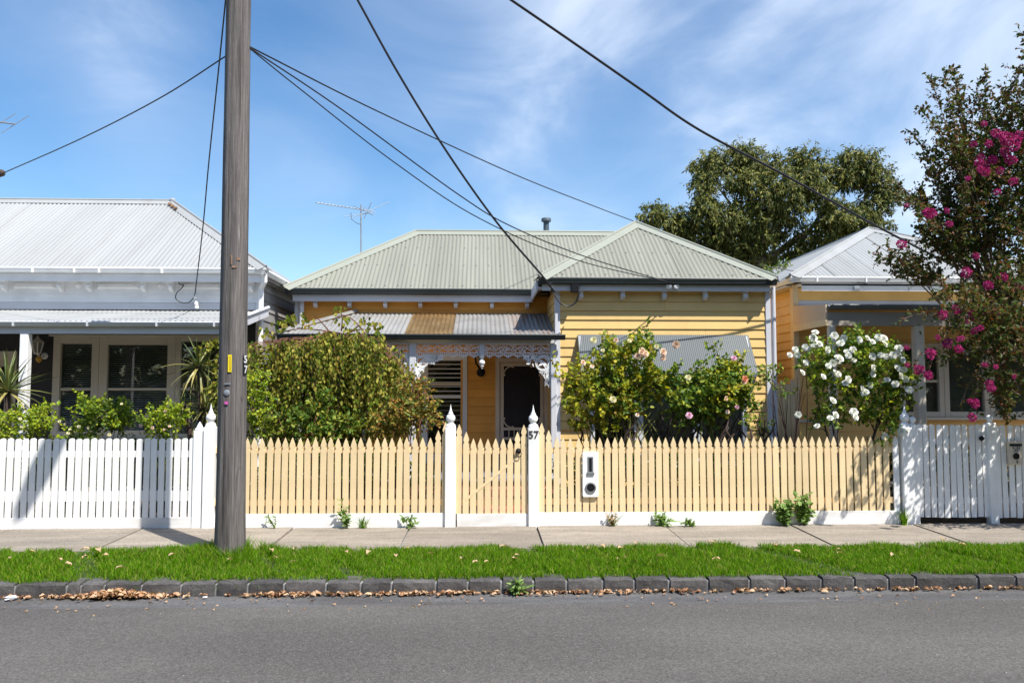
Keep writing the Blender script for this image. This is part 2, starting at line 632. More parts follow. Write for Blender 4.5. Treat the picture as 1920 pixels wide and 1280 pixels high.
def polemat():
    m = mat('weathered_pole_timber', (0.125, 0.112, 0.106), 0.85, 0.30, 2.2, 0.9, 26, stretch=(6, 6, 0.16), fine=0.85, fscale=24,
            dirt=(0.25, 0.232, 0.222), dirt_amt=0.7, dirt_scale=7.0)
    nt = m.node_tree
    b = bsdf(m)
    src = b.inputs['Base Color'].links[0].from_socket
    t = nt.nodes.new('ShaderNodeTexCoord')
    for stretch, scale, lo, hi, col in (((9, 9, 0.10), 5.0, 0.60, 0.66, (0.035, 0.028, 0.025, 1)), ((4, 4, 1.2), 5.0, 0.69, 0.74, (0.05, 0.04, 0.035, 1)), ((7, 7, 0.22), 6.0, 0.66, 0.74, (0.34, 0.32, 0.31, 1))):
        mp = nt.nodes.new('ShaderNodeMapping')
        mp.inputs['Scale'].default_value = stretch
        mp.inputs['Location'].default_value = (scale, lo * 9, hi * 5)
        nt.links.new(t.outputs['Object'], mp.inputs[0])
        nz = nt.nodes.new('ShaderNodeTexNoise')
        nz.inputs['Scale'].default_value = scale
        nz.inputs['Detail'].default_value = 3
        nt.links.new(mp.outputs[0], nz.inputs['Vector'])
        r = nt.nodes.new('ShaderNodeMapRange')
        r.inputs['From Min'].default_value = lo
        r.inputs['From Max'].default_value = hi
        r.inputs['To Max'].default_value = 0.8
        nt.links.new(nz.outputs['Fac'], r.inputs['Value'])
        mx = nt.nodes.new('ShaderNodeMix')
        mx.data_type = 'RGBA'
        nt.links.new(r.outputs[0], mx.inputs['Factor'])
        nt.links.new(src, mx.inputs['A'])
        mx.inputs['B'].default_value = col
        src = mx.outputs['Result']
    nt.links.new(src, b.inputs['Base Color'])
    return m


M['pole'] = polemat()


def asphalt():
    m = mat('asphalt', (0.100, 0.093, 0.086), 0.85, 0.14, 0.9, 0.5, 140, dirt=(0.078, 0.073, 0.070), dirt_amt=0.6, dirt_scale=1.1, stretch=(0.35, 1.1, 1))
    nt = m.node_tree
    b = bsdf(m)
    src = b.inputs['Base Color'].links[0].from_socket
    t = nt.nodes.new('ShaderNodeTexCoord')
    prev = src
    for sc, lo, hi, col, amt in ((95, 0.30, 0.16, (0.30, 0.29, 0.28, 1), 0.75), (70, 0.34, 0.2, (0.035, 0.035, 0.037, 1), 0.6), (9, 0.045, 0.03, (0.6, 0.6, 0.58, 1), 0.9)):
        v = nt.nodes.new('ShaderNodeTexVoronoi')
        v.inputs['Scale'].default_value = sc
        nt.links.new(t.outputs['Object'], v.inputs['Vector'])
        r = nt.nodes.new('ShaderNodeMapRange')
        r.inputs['From Min'].default_value = lo
        r.inputs['From Max'].default_value = hi
        r.inputs['To Max'].default_value = amt
        nt.links.new(v.outputs['Distance'], r.inputs['Value'])
        f = r.outputs[0]
        # only some of the stones show
        g = nt.nodes.new('ShaderNodeMath')
        g.operation = 'GREATER_THAN'
        g.inputs[1].default_value = 0.62
        sp = nt.nodes.new('ShaderNodeSeparateColor')
        nt.links.new(v.outputs['Color'], sp.inputs[0])
        nt.links.new(sp.outputs[0], g.inputs[0])
        mu = nt.nodes.new('ShaderNodeMath')
        mu.operation = 'MULTIPLY'
        nt.links.new(f, mu.inputs[0])
        nt.links.new(g.outputs[0], mu.inputs[1])
        mx = nt.nodes.new('ShaderNodeMix')
        mx.data_type = 'RGBA'
        nt.links.new(mu.outputs[0], mx.inputs['Factor'])
        nt.links.new(prev, mx.inputs['A'])
        mx.inputs['B'].default_value = col
        prev = mx.outputs['Result']
    nt.links.new(prev, b.inputs['Base Color'])
    return m


M['asphalt'] = asphalt()


def grain(m, scale, lo, hi):
    """stone chips of different greys"""
    nt = m.node_tree
    b = bsdf(m)
    src = b.inputs['Base Color'].links[0].from_socket
    t = nt.nodes.new('ShaderNodeTexCoord')
    v = nt.nodes.new('ShaderNodeTexVoronoi')
    v.inputs['Scale'].default_value = scale
    nt.links.new(t.outputs['Object'], v.inputs['Vector'])
    sp = nt.nodes.new('ShaderNodeSeparateColor')
    nt.links.new(v.outputs['Color'], sp.inputs[0])
    r = nt.nodes.new('ShaderNodeMapRange')
    r.inputs['To Min'].default_value = lo
    r.inputs['To Max'].default_value = hi
    nt.links.new(sp.outputs[1], r.inputs['Value'])
    mx = nt.nodes.new('ShaderNodeVectorMath')
    mx.operation = 'SCALE'
    nt.links.new(src, mx.inputs[0])
    nt.links.new(r.outputs[0], mx.inputs['Scale'])
    nt.links.new(mx.outputs[0], b.inputs['Base Color'])


grain(M['asphalt'], 75, 0.74, 1.26)
M['channel'] = mat('gutter_channel', (0.105, 0.103, 0.104), 0.85, 0.2, 2.5, 0.5, 60, dirt=(0.070, 0.062, 0.055), dirt_amt=0.6, dirt_scale=2, stretch=(0.4, 2.5, 1))
M['concrete'] = mat('old_footpath_concrete', (0.285, 0.246, 0.20), 0.9, 0.14, 1.6, 0.5, 70, dirt=(0.17, 0.145, 0.12), dirt_amt=0.65, dirt_scale=3.0, stretch=(0.5, 2.2, 1), fine=0.5, fscale=60)
grain(M['channel'], 80, 0.78, 1.22)
grain(M['concrete'], 60, 0.88, 1.12)
grain(M['stone'], 70, 0.8, 1.2)
M['verge'] = mat('verge_soil', (0.045, 0.065, 0.018), 0.95, 0.3, 8)
M['paper'] = mat('white_plastic', (0.75, 0.75, 0.78), 0.4, 0.05)



def objvar(m, lo, hi):
    """each board, picket, slab or stone a little lighter or darker than the next"""
    nt = m.node_tree
    b = bsdf(m)
    src = b.inputs['Base Color'].links[0].from_socket
    oi = nt.nodes.new('ShaderNodeObjectInfo')
    r = nt.nodes.new('ShaderNodeMapRange')
    r.inputs['To Min'].default_value = lo
    r.inputs['To Max'].default_value = hi
    nt.links.new(oi.outputs['Random'], r.inputs['Value'])
    mx = nt.nodes.new('ShaderNodeVectorMath')
    mx.operation = 'SCALE'
    nt.links.new(src, mx.inputs[0])
    nt.links.new(r.outputs[0], mx.inputs['Scale'])
    nt.links.new(mx.outputs[0], b.inputs['Base Color'])


for k_, lo_, hi_ in (('cream', 0.90, 1.03), ('white', 0.95, 1.0), ('yellow', 0.92, 1.03), ('gold57', 0.90, 1.05), ('gold', 0.92, 1.04), ('concrete', 0.85, 1.05), ('stone', 0.75, 1.25),
                     ('roof_sage', 0.93, 1.05), ('roof_white', 0.95, 1.03), ('roof_zinc', 0.85, 1.1), ('greyboard', 0.8, 1.2), ('brick', 0.7, 1.3)):
    objvar(M[k_], lo_, hi_)

# ------------------------------------------------------------------ the ground
YF = 9.80        # front plane of the fences


def sheet(name, prof, x0, x1, m, nx=1):
    vs, fs = [], []
    for i in range(nx + 1):
        x = x0 + (x1 - x0) * i / nx
        vs += [(x, y, z) for y, z in prof]
    k = len(prof)
    for i in range(nx):
        for j in range(k - 1):
            fs.append((i * k + j, i * k + j + 1, (i + 1) * k + j + 1, (i + 1) * k + j))
    return MB().add(vs, fs).build(name, m)


tag(sheet('ground', [(-600, -0.36), (7.30, -0.36), (7.31, -0.12), (9.70, -0.10), (9.71, -0.03), (600, -0.03)], -600, 600, M['soil']), kind='structure')
tag(sheet('garden', [(9.86, -0.004), (60, -0.004)], -40, 40, M['soil']), kind='structure')
tag(sheet('road', [(-7, -0.20), (-3, -0.13), (1, -0.085), (4.0, -0.10), (5.6, -0.13), (6.86, -0.170)], -120, 120, M['asphalt']), kind='structure')
tag(sheet('gutter_channel', [(6.84, -0.1745), (7.0, -0.182), (7.27, -0.176)], -120, 120, M['channel']), kind='structure')
tag(sheet('verge', [(7.38, -0.075), (8.0, -0.055), (8.62, -0.045)], -60, 60, M['verge']), kind='structure')

# footpath of concrete slabs
fp = tag(MB().box(-60, 60, 8.50, 9.795, -0.10, -0.045).build('footpath', M['mortar']), kind='structure')
jx = [X(p, 9.75, 990) for p in (267, 550, 768, 1006, 1247, 1483, 1712)]
while jx[0] > -14:
    jx.insert(0, jx[0] - 1.52)
while jx[-1] < 15:
    jx.append(jx[-1] + 1.5)
jr = random.Random(3)
for a, b in zip(jx[:-1], jx[1:]):
    dz0, dz1 = jr.uniform(-0.006, 0.006), jr.uniform(-0.006, 0.006)
    g = 0.011
    n = 5
    mb = MB()
    fy = [8.53 + jr.uniform(-0.02, 0.02) for _ in range(n + 1)]
    for i in range(n):
        xa, xb = a + g + (b - a - 2 * g) * i / n, a + g + (b - a - 2 * g) * (i + 1) / n
        za, zb = dz0 + (dz1 - dz0) * i / n, dz0 + (dz1 - dz0) * (i + 1) / n
        mb.add([(xa, fy[i], -0.03 + za), (xb, fy[i + 1], -0.03 + zb), (xb, 9.79, -0.006 + zb), (xa, 9.79, -0.006 + za),
                (xa, fy[i], -0.09), (xb, fy[i + 1], -0.09), (xb, 9.79, -0.09), (xa, 9.79, -0.09)],
               [(0, 1, 2, 3), (4, 5, 1, 0)] + ([(0, 3, 7, 4)] if i == 0 else []) + ([(1, 5, 6, 2)] if i == n - 1 else []))
    o = mb.build('paving_slab', M['concrete'], fp)

# kerb of bluestone pitchers
kerb = tag(MB().box(-60, 60, 7.262, 7.45, -0.36, -0.082).build('kerb', M['mortar']), kind='structure')
KP = [-1050, -965, -890, -800, -730, -640, -560, -480, -410, -330, -250, -170, -90, -30, 28, 125, 152, 196, 266, 340, 405, 465, 533, 612, 677, 735, 818, 878, 941, 1001, 1063, 1131, 1190, 1255, 1328, 1406, 1473, 1541, 1602, 1666,
      1717, 1834, 1905, 1980, 2060, 2140, 2230, 2310, 2400, 2475, 2560, 2650, 2730, 2820, 2890]
kr = random.Random(5)
for pa, pb in zip(KP[:-1], KP[1:]):
    a, b = X(pa, 7.25, 1100) + 0.013, X(pb, 7.25, 1100) - 0.014
    nx, nz = max(3, int((b - a) / 0.07)), 3
    top = -0.056 + kr.uniform(-0.005, 0.004)
    vs, fs = [], []
    rows = [(7.45, top), (7.33, top + 0.002), (7.250, top - 0.003), (7.243, top - 0.014), (7.240, -0.12), (7.244, -0.20)]
    for i in range(nx + 1):
        t = i / nx
        e = 0.005 if i in (0, nx) else 0
        for j, (y, z) in enumerate(rows):
            rj = kr.uniform(-0.004, 0.004)
            vs.append((a + (b - a) * t + (kr.uniform(-0.008, 0.008) if 0 < i < nx else 0), y + e * (2 <= j) + rj, z - e * 0.6 * (1 <= j <= 3) + kr.uniform(-0.003, 0.003) * (j in (0, 1, 2, 3))))
    k = len(rows)
    for i in range(nx):
        for j in range(k - 1):
            fs.append((i * k + j, i * k + j + 1, (i + 1) * k + j + 1, (i + 1) * k + j))
    fs.append(tuple(range(k))[::-1])
    fs.append(tuple(nx * k + j for j in range(k)))
    MB().add(vs, fs).build('kerb_stone', M['stone'], kerb)

# ------------------------------------------------------------------ fences
def windsor(w, h, t=0.019):
    """pointed picket with a notched neck"""
    hw = w / 2
    pr = [(-hw, 0), (hw, 0), (hw, h - 0.150), (hw * 0.62, h - 0.132), (hw * 0.72, h - 0.122), (hw * 0.96, h - 0.104), (hw * 0.88, h - 0.082), (hw * 0.42, h - 0.036),
          (0, h), (-hw * 0.42, h - 0.036), (-hw * 0.88, h - 0.082), (-hw * 0.96, h - 0.104), (-hw * 0.72, h - 0.122), (-hw * 0.62, h - 0.132), (-hw, h - 0.150)]
    return MB().prism(pr, (0, 0, 0), (1, 0, 0), (0, 0, 1), (0, 1, 0), t)


def roundtop(w, h, t=0.019):
    hw = w / 2
    pr = [(-hw, 0), (hw, 0)] + [(hw * math.cos(a), h - hw * 0.8 + hw * 0.8 * math.sin(a)) for a in [math.pi * i / 8 for i in range(9)]]
    return MB().prism(pr, (0, 0, 0), (1, 0, 0), (0, 0, 1), (0, 1, 0), t)


def pickets(me, pxs, z0, parent, y=YF, rnd=None, tops=None, name='picket'):
    for i, p in enumerate(pxs):
        r = rnd or random
        x = X(p, y, 890)
        o = link(name, me if tops is None or i not in tops else tops[i], parent, (x, y + r.uniform(-0.002, 0.002), z0 + r.uniform(-0.006, 0.006)), (r.uniform(-0.004, 0.004), r.uniform(-0.009, 0.009), r.uniform(-0.03, 0.03)))


def gatepost(parent, px, ytip=757, w=0.128, y=YF + 0.02, base=-0.05, name='gate_post', hscale=1.0):
    """square post with a turned ball and spire"""
    x = X(px, y, 890)
    zt = Z(ytip, y)
    b = MB()
    hw = w / 2
    zs = zt - 0.235 * hscale
    b.hexa([(x - hw, y - hw, base), (x + hw, y - hw, base), (x + hw, y + hw, base), (x - hw, y + hw, base)],
           [(x - hw, y - hw, zs - 0.05), (x + hw, y - hw, zs - 0.05), (x + hw, y + hw, zs - 0.05), (x - hw, y + hw, zs - 0.05)])
    o = b.build(name, M['white'], parent, bevel=0.006)
    r = hw
    pr = [(r * 1.0, 0), (r * 0.98, 0.018), (r * 0.82, 0.042), (r * 0.55, 0.056), (r * 0.50, 0.064), (r * 0.62, 0.072), (r * 0.80, 0.088), (r * 0.88, 0.110), (r * 0.84, 0.132),
          (r * 0.66, 0.150), (r * 0.45, 0.160), (r * 0.50, 0.166), (r * 0.50, 0.172), (r * 0.34, 0.182), (r * 0.22, 0.210), (r * 0.12, 0.240), (0.001, 0.282)]
    MB().lathe([(a, h * hscale) for a, h in pr], (x, y, zs - 0.05), 20).build('finial', M['white'], o, smooth=True)
    return o


ZT = Z(819, YF)           # picket tips
fr = random.Random(11)

# the white fence of the house on the left
wf = thing('picket_fence', 'white round-topped picket fence with a pole shadow across it, left of the tall pole', 'fence', (X(180, YF), YF, 0))
pm = roundtop(0.067, 0.94).mesh('picket', M['white'])
px0 = [16.6 + 14.28 * k for k in range(-34, 25)]
pickets(pm, px0, Z(820, YF) - 0.94, wf, rnd=fr)
xa, xb = X(-480, YF, 890), X(363, YF, 890)
MB().box(xa, xb, YF + 0.022, YF + 0.062, Z(855, YF), Z(843, YF)).build('rail', M['white'], wf)
MB().box(xa, xb, YF + 0.022, YF + 0.062, Z(936, YF), Z(917, YF)).build('rail', M['white'], wf)
MB().box(xa, xb - 0.005, YF - 0.006, YF + 0.02, Z(990, YF) + 0.008, Z(966, YF)).build('plinth_board', M['plinth'], wf, bevel=0.003)
x = X(370.5, YF, 890)
MB().box(x - 0.055, x + 0.055, YF - 0.02, YF + 0.09, -0.05, Z(806, YF)).build('end_post', M['white'], wf, bevel=0.005)
MB().lathe([(0.052, 0), (0.055, 0.012), (0.046, 0.03), (0.03, 0.045), (0.034, 0.052), (0.022, 0.07), (0.012, 0.09), (0.001, 0.105)], (x, YF + 0.035, Z(806, YF)), 16).build('post_cap', M['white'], wf, smooth=True)

# cream fence, left section, from the boundary post to the gate
cf = thing('picket_fence', 'cream pointed picket fence between the tall pole and the small gate', 'fence', (X(640, YF), YF, 0))
wm = windsor(0.070, 0.90).mesh('picket', M['cream'])
w1 = windsor(0.070, 0.98).mesh('picket', M['cream'])
w2 = windsor(0.070, 1.08).mesh('picket', M['cream'])
zb = Z(961, YF)
pxs = [843 - 8.6 - 14.33 * k for k in range(0, 30)]
pickets(wm, pxs, zb, cf, rnd=fr, tops={0: w2, 1: w1})
xa, xb = X(402, YF, 890), X(838, YF, 890)
MB().box(xa, xb, YF + 0.021, YF + 0.06, Z(848, YF), Z(837, YF)).build('rail', M['cream'], cf)
MB().box(xa, xb, YF + 0.021, YF + 0.06, Z(946, YF), Z(935, YF)).build('rail', M['cream'], cf)
MB().box(xa, xb, YF - 0.008, YF + 0.019, -0.03, zb + 0.002).build('plinth_board', M['plinth'], cf, bevel=0.003)
gatepost(cf, 393, 755)
gatepost(cf, 844.5, 757)

# the gate
gt = thing('picket_gate', 'small cream picket gate swooping up at both ends, with an iron ring latch', 'gate', (X(922, YF), YF, 0))
gpx = [859.5 + 13.8 * k for k in range(10)]
g1, g2 = windsor(0.070, 0.975).mesh('picket', M['cream']), windsor(0.070, 1.065).mesh('picket', M['cream'])
zg = Z(963, YF)
pickets(wm, gpx, zg, gt, rnd=fr, tops={0: g2, 1: g1, 8: g1, 9: g2})
xa, xb = X(857, YF, 890), X(990, YF, 890)
MB().box(xa, xb, YF + 0.021, YF + 0.05, Z(851, YF), Z(839, YF)).build('rail', M['cream'], gt)
MB().box(xa, xb, YF + 0.021, YF + 0.05, Z(947, YF), Z(936, YF)).build('rail', M['cream'], gt)
MB().beam((xa + 0.1, YF + 0.035, Z(937, YF)), (xb - 0.08, YF + 0.035, Z(851, YF)), 0.028, 0.075, up=(0, 1, 0)).build('brace', M['cream'], gt)
MB().box(xa, xb, YF - 0.008, YF + 0.019, Z(989, YF) + 0.008, zg + 0.003).build('plinth_board', M['plinth'], gt, bevel=0.003)
lx, lz = X(972, YF, 850), Z(845, YF)
MB().lathe([(0.030, 0), (0.033, 0.006), (0.028, 0.014), (0.018, 0.024), (0.02, 0.032), (0.012, 0.042), (0.001, 0.046)], (lx, YF - 0.002, lz), 16, axis=(0, -1, 0)).build('latch_boss', M['black'], gt, smooth=True)
ring = [(lx + 0.033 * math.sin(a), YF - 0.03, lz - 0.034 - 0.033 * math.cos(a)) for a in [2 * math.pi * i / 18 for i in range(19)]]
MB().tube(ring, 0.0055, 6, cap=False).build('latch_ring', M['black'], gt, smooth=True)

# cream fence, right section
rf = thing('picket_fence', 'long cream pointed picket fence right of the gate, under the roses', 'fence', (X(1340, YF), YF, 0))
pxs = [1015.5, 1029.4] + [1043.2 + 13.76 * k for k in range(47)]
pxs = [p for p in pxs if p < 1676]
pickets(wm, pxs, zb, rf, rnd=fr, tops={0: w2, 1: w1})
link('picket', windsor(0.070, 0.92).mesh('picket', M['white']), rf, (X(1681, YF, 890), YF, zb))
xa, xb = X(1008, YF, 890), X(1690, YF, 890)
MB().box(xa, xb, YF + 0.021, YF + 0.06, Z(850, YF), Z(839, YF)).build('rail', M['cream'], rf)
MB().box(xa, xb, YF + 0.021, YF + 0.06, Z(946, YF), Z(935, YF)).build('rail', M['cream'], rf)
MB().box(xa, xb, YF - 0.008, YF + 0.019, -0.03, zb + 0.002).build('plinth_board', M['plinth'], rf, bevel=0.003)
np57 = gatepost(rf, 1000, 758)
xd = X(1000, YF, 815)
link('house_number', text_mesh('57', 0.125, M['digit'], 0.003), rf, (xd, YF - 0.0475, Z(815, YF)), (math.pi / 2, 0, 0))
gatepost(rf, 1699, 757)

# letterbox on the cream fence
lb = thing('letterbox', 'white letterbox plate with a dark slot and round paper hole, on the cream fence', 'letterbox', (X(1107, YF), YF, Z(932, YF)))
xc = X(1106.5, YF, 890)
w2_, za, zb_ = 0.096, Z(932, YF - 0.02), Z(847, YF - 0.02)
cr = 0.02
prof = []
for cxx, czz, a0 in ((w2_ - cr, zb_ - cr, 0), (-w2_ + cr, zb_ - cr, 90), (-w2_ + cr, za + cr, 180), (w2_ - cr, za + cr, 270)):
    for k in range(5):
        a = math.radians(a0 + 22.5 * k)
        prof.append((cxx + cr * math.cos(a), czz + cr * math.sin(a)))
MB().prism(prof, (xc, YF - 0.035, 0), (1, 0, 0), (0, 0, 1), (0, 1, 0), 0.032).build('plate', M['white'], lb, bevel=0.004)
zs0, zs1 = Z(888, YF), Z(856, YF)
MB().box(xc - 0.034, xc + 0.034, YF - 0.042, YF - 0.034, zs0, zs1).build('slot_frame', M['digit_grey'], lb, bevel=0.002)
MB().box(xc - 0.016, xc + 0.016, YF - 0.044, YF - 0.0415, zs0 + 0.03, zs1 - 0.015).build('slot', M['black'], lb)
MB().box(xc - 0.044, xc + 0.044, YF - 0.052, YF - 0.034, zs0 - 0.012, zs0 + 0.022).build('slot_flap', M['digit_grey'], lb, bevel=0.003)
zh = Z(914, YF)
MB().lathe([(0.064, 0), (0.066, 0.012), (0.052, 0.016), (0.046, 0.006)], (xc, YF - 0.034, zh), 24, axis=(0, -1, 0)).build('hole_ring', M['digit_grey'], lb, smooth=True)
MB().lathe([(0.045, 0), (0.045, 0.002)], (xc, YF - 0.0405, zh), 24, axis=(0, -1, 0)).build('hole', M['black'], lb)

# white gate and fence of the house on the right
wg = thing('picket_gate', 'white round-topped picket gate in tree shade at the right, with a dark knob', 'gate', (X(1785, YF), YF, 0))
zt2, zb2 = Z(797, YF), Z(974, YF)
gm = roundtop(0.064, zt2 - zb2).mesh('picket', M['white'])
gpx2 = [1725.5 + 12.4 * k for k in range(11)]
pickets(gm, gpx2, zb2, wg, rnd=fr)
xa, xb = X(1720, YF, 890), X(1853, YF, 890)
for ya, yb in ((834, 824), (948, 937)):
    MB().box(xa, xb, YF + 0.021, YF + 0.06, Z(ya, YF), Z(yb, YF)).build('rail', M['white'], wg)
MB().lathe([(0.012, 0), (0.012, 0.02), (0.028, 0.026), (0.032, 0.04), (0.026, 0.052), (0.001, 0.058)], (X(1837, YF, 823), YF - 0.001, Z(823, YF)), 16, axis=(0, -1, 0)).build('knob', M['black'], wg, smooth=True)
rw = thing('picket_fence', 'white round-topped picket fence at the right edge, holding the box numbered 58', 'fence', (X(1900, YF), YF, 0))
pickets(gm, [1885 + 12.6 * k for k in range(-1, 52)], zb2 - 0.01, rw, rnd=fr)
xa, xb = X(1866, YF, 890), X(2530, YF, 890)
for ya, yb in ((834, 824), (948, 937)):
    MB().box(xa, xb, YF + 0.021, YF + 0.06, Z(ya, YF), Z(yb, YF)).build('rail', M['white'], rw)


def ballpost(parent, px, yball, w):
    x = X(px, YF, 890)
    zc = Z(yball, YF)
    MB().box(x - w / 2, x + w / 2, YF - 0.03, YF - 0.03 + w, -0.05, zc - 0.055).build('gate_post', M['white'], parent, bevel=0.006)
    y = YF - 0.03 + w / 2
    pr = [(0.036, -0.055), (0.036, -0.048), (0.022, -0.044)] + [(0.043 * math.sin(a), -0.043 * math.cos(a)) for a in [0.5 + 2.6 * i / 9 for i in range(10)]]
    MB().lathe(pr, (x, y, zc), 18).build('post_ball', M['white'], parent, smooth=True)


ballpost(wg, 1714.5, 788, 0.09)
ballpost(rw, 1861, 785, 0.105)
lb2 = thing('letterbox', 'beige letterbox numbered 58 on the white fence at the right edge', 'letterbox', (X(1903, YF), YF, Z(872, YF)))
xa, xb = X(1891, YF - 0.04, 850), X(1918, YF - 0.04, 850)
MB().box(xa, xb, YF - 0.045, YF - 0.004, Z(873, YF), Z(828, YF)).build('box_front', M['beige'], lb2, bevel=0.004)
xc = (xa + xb) / 2
MB().box(xa + 0.014, xb - 0.014, YF - 0.049, YF - 0.044, Z(838, YF), Z(833.5, YF)).build('slot', M['black'], lb2)
link('house_number', text_mesh('58', 0.105, M['digit_grey'], 0.002), lb2, (xc + 0.005, YF - 0.0475, Z(844, YF)), (math.pi / 2, 0, 0))
MB().lathe([(0.038, 0), (0.041, 0.006), (0.036, 0.008), (0.034, 0.003)], (xc, YF - 0.0445, Z(857, YF)), 22, axis=(0, -1, 0)).build('hole', M['black'], lb2, smooth=True)
b = MB()
b.box(xc - 0.002, xc + 0.026, YF - 0.047, YF - 0.0445, Z(867.2, YF), Z(866, YF))
b.box(xc + 0.004, xc + 0.022, YF - 0.047, YF - 0.0445, Z(869.4, YF), Z(868.4, YF))
b.box(xc + 0.010, xc + 0.015, YF - 0.0475, YF - 0.0445, Z(871.6, YF), Z(865, YF))
b.build('printed_mark', M['black'], lb2)

def smooth_pts(pts, k=5):
    Q = [pts[0] * 2 - pts[1]] + list(pts) + [pts[-1] * 2 - pts[-2]]
    out = []
    for i in range(1, len(Q) - 2):
        p0, p1, p2, p3 = Q[i - 1], Q[i], Q[i + 1], Q[i + 2]
        for s in range(k):
            t = s / k
            out.append(0.5 * ((2 * p1) + (p2 - p0) * t + (2 * p0 - 5 * p1 + 4 * p2 - p3) * t * t + (3 * p1 - p0 - 3 * p2 + p3) * t ** 3))
    return out + [pts[-1]]


# ------------------------------------------------------------------ house-building helpers
PITCHW = 0.0762


def roof_sheets(parent, A, ud, sd, nd, U, vlo, vhi, m, sheet_w=0.762, amp=0.0085, pitch=PITCHW, pick=None, name='roof_sheet', breaks=None):
    """corrugated sheets over the part of a roof plane between vlo(u) and vhi(u), one object each"""
    A, ud, sd, nd = Vector(A), Vector(ud), Vector(sd), Vector(nd)
    k = 0
    u = 0.0
    per = 6
    while u < U - 1e-4:
        u1 = min(U, u + sheet_w + 0.001)
        n = max(2, int(round((u1 - u) / pitch * per)))
        vs, fs = [], []
        lift = 0.003 * (k % 2)
        for i in range(n + 1):
            uu = min(U, u + (u1 - u) * i / n + (0.03 if i == n and u1 < U else 0))
            lo, hi = vlo(uu), max(vlo(uu) + 0.002, vhi(uu))
            h = amp * math.cos(2 * math.pi * uu / pitch) + lift
            for v in (lo, lo + (hi - lo) * 0.5, hi):
                vs.append(A + ud * uu + sd * v + nd * h)
        for i in range(n):
            for j in range(2):
                fs.append((i * 3 + j, i * 3 + j + 1, i * 3 + j + 4, i * 3 + j + 3))
        mm = pick(k) if pick else m
        MB().add(vs, fs).build(name, mm or m, parent, smooth=True)
        u += sheet_w
        k += 1


def capping(parent, a, b, n1, n2, w, m, name='ridge_capping', roll=0.022):
    """folded strip along a hip or ridge with a rolled top"""
    a, b, n1, n2 = Vector(a), Vector(b), Vector(n1).normalized(), Vector(n2).normalized()
    d = (b - a).normalized()
    up = (n1 + n2).normalized()
    t1 = d.cross(n1)
    t1 = t1 if t1.z < 0 or (abs(t1.z) < 1e-6) else -t1
    t2 = d.cross(n2)
    t2 = t2 if t2.z < 0 or (abs(t2.z) < 1e-6) else -t2
    if t1.dot(t2) > 0.999:
        t2 = -t2
    mb = MB()
    for t, n in ((t1, n1), (t2, n2)):
        p = [a + up * 0.034, b + up * 0.034, b + t * w + n * 0.016, a + t * w + n * 0.016]
        q = [a + up * 0.028, b + up * 0.028, b + t * w + n * 0.008, a + t * w + n * 0.008]
        mb.hexa(q, p)
    if roll:
        mb.tube([a + up * 0.034, b + up * 0.034], roll, 8)
    return mb.build(name, m, parent, smooth=False)


def boards(parent, O, u, n, L, z0, z1, expo, m, cuts=(), name='weatherboard', rnd=random.Random(2), gap=0.002):
    """weatherboards along u from O (x, y), outward normal n; each a wedge with a thick lower edge"""
    u, n = Vector(u), Vector(n)
    O = Vector((O[0], O[1], 0))
    z = z0
    while z < z1 - 0.02:
        h = min(expo + 0.012, z1 - z)
        segs = [(0.0, L)]
        for ca, cb, cz0, cz1 in cuts:
            if z + h * 0.5 > cz0 and z + h * 0.5 < cz1:
                ns = []
                for a, b in segs:
                    if cb <= a or ca >= b:
                        ns.append((a, b))
                    else:
                        if ca > a:
                            ns.append((a, ca))
                        if cb < b:
                            ns.append((cb, b))
                segs = ns
        cut2 = []
        for a, b in segs:
            if b - a > 2.2 and rnd.random() < 0.55:
                q = a + (b - a) * rnd.uniform(0.25, 0.75)
                cut2 += [(a, q - 0.0012), (q + 0.0012, b)]
            else:
                cut2.append((a, b))
        for a, b in cut2:
            if b - a < 0.03:
                continue
            j = rnd.uniform(-0.0015, 0.0015)
            pr = [(0.0, 0.0), (0.030 + j, 0.0), (0.031 + j, 0.006), (0.012, h), (0.0, h)]
            MB().prism(pr, O + u * a + Vector((0, 0, z + rnd.uniform(-0.001, 0.001))), n, (0, 0, 1), u, b - a).build(name, m, parent)
        z += expo


def xprism(parent, name, prof, x0, x1, m, bevel=0.0):
    """profile in (y, z) pulled along x"""
    return MB().prism(prof, (x0, 0, 0), (0, 1, 0), (0, 0, 1), (1, 0, 0), x1 - x0).build(name, m, parent, bevel=bevel)


def gutter_prof(y, z, w=0.11, h=0.11):
    """open trough: front edge at y, top at z"""
    return [(y, z), (y + 0.012, z), (y + 0.012, z - h + 0.02), (y + w - 0.006, z - h + 0.02), (y + w - 0.006, z - 0.01), (y + w, z - 0.01), (y + w, z - h),
            (y + 0.03, z - h), (y + 0.008, z - h * 0.62), (y - 0.004, z - h * 0.30), (y - 0.008, z - 0.012)]


def bracket_mesh(m, w=0.055, d=0.16, h=0.19):
    pr = [(0, h), (-d, h), (-d, h - 0.03), (-d * 0.88, h - 0.055), (-d * 0.62, h - 0.06), (-d * 0.55, h * 0.50), (-d * 0.68, h * 0.36), (-d * 0.62, h * 0.18), (-d * 0.30, h * 0.06), (-d * 0.22, 0), (0, 0)]
    return MB().prism(pr, (-w / 2, 0, 0), (0, 1, 0), (0, 0, 1), (1, 0, 0), w).mesh('bracket', m, bevel=0.004)


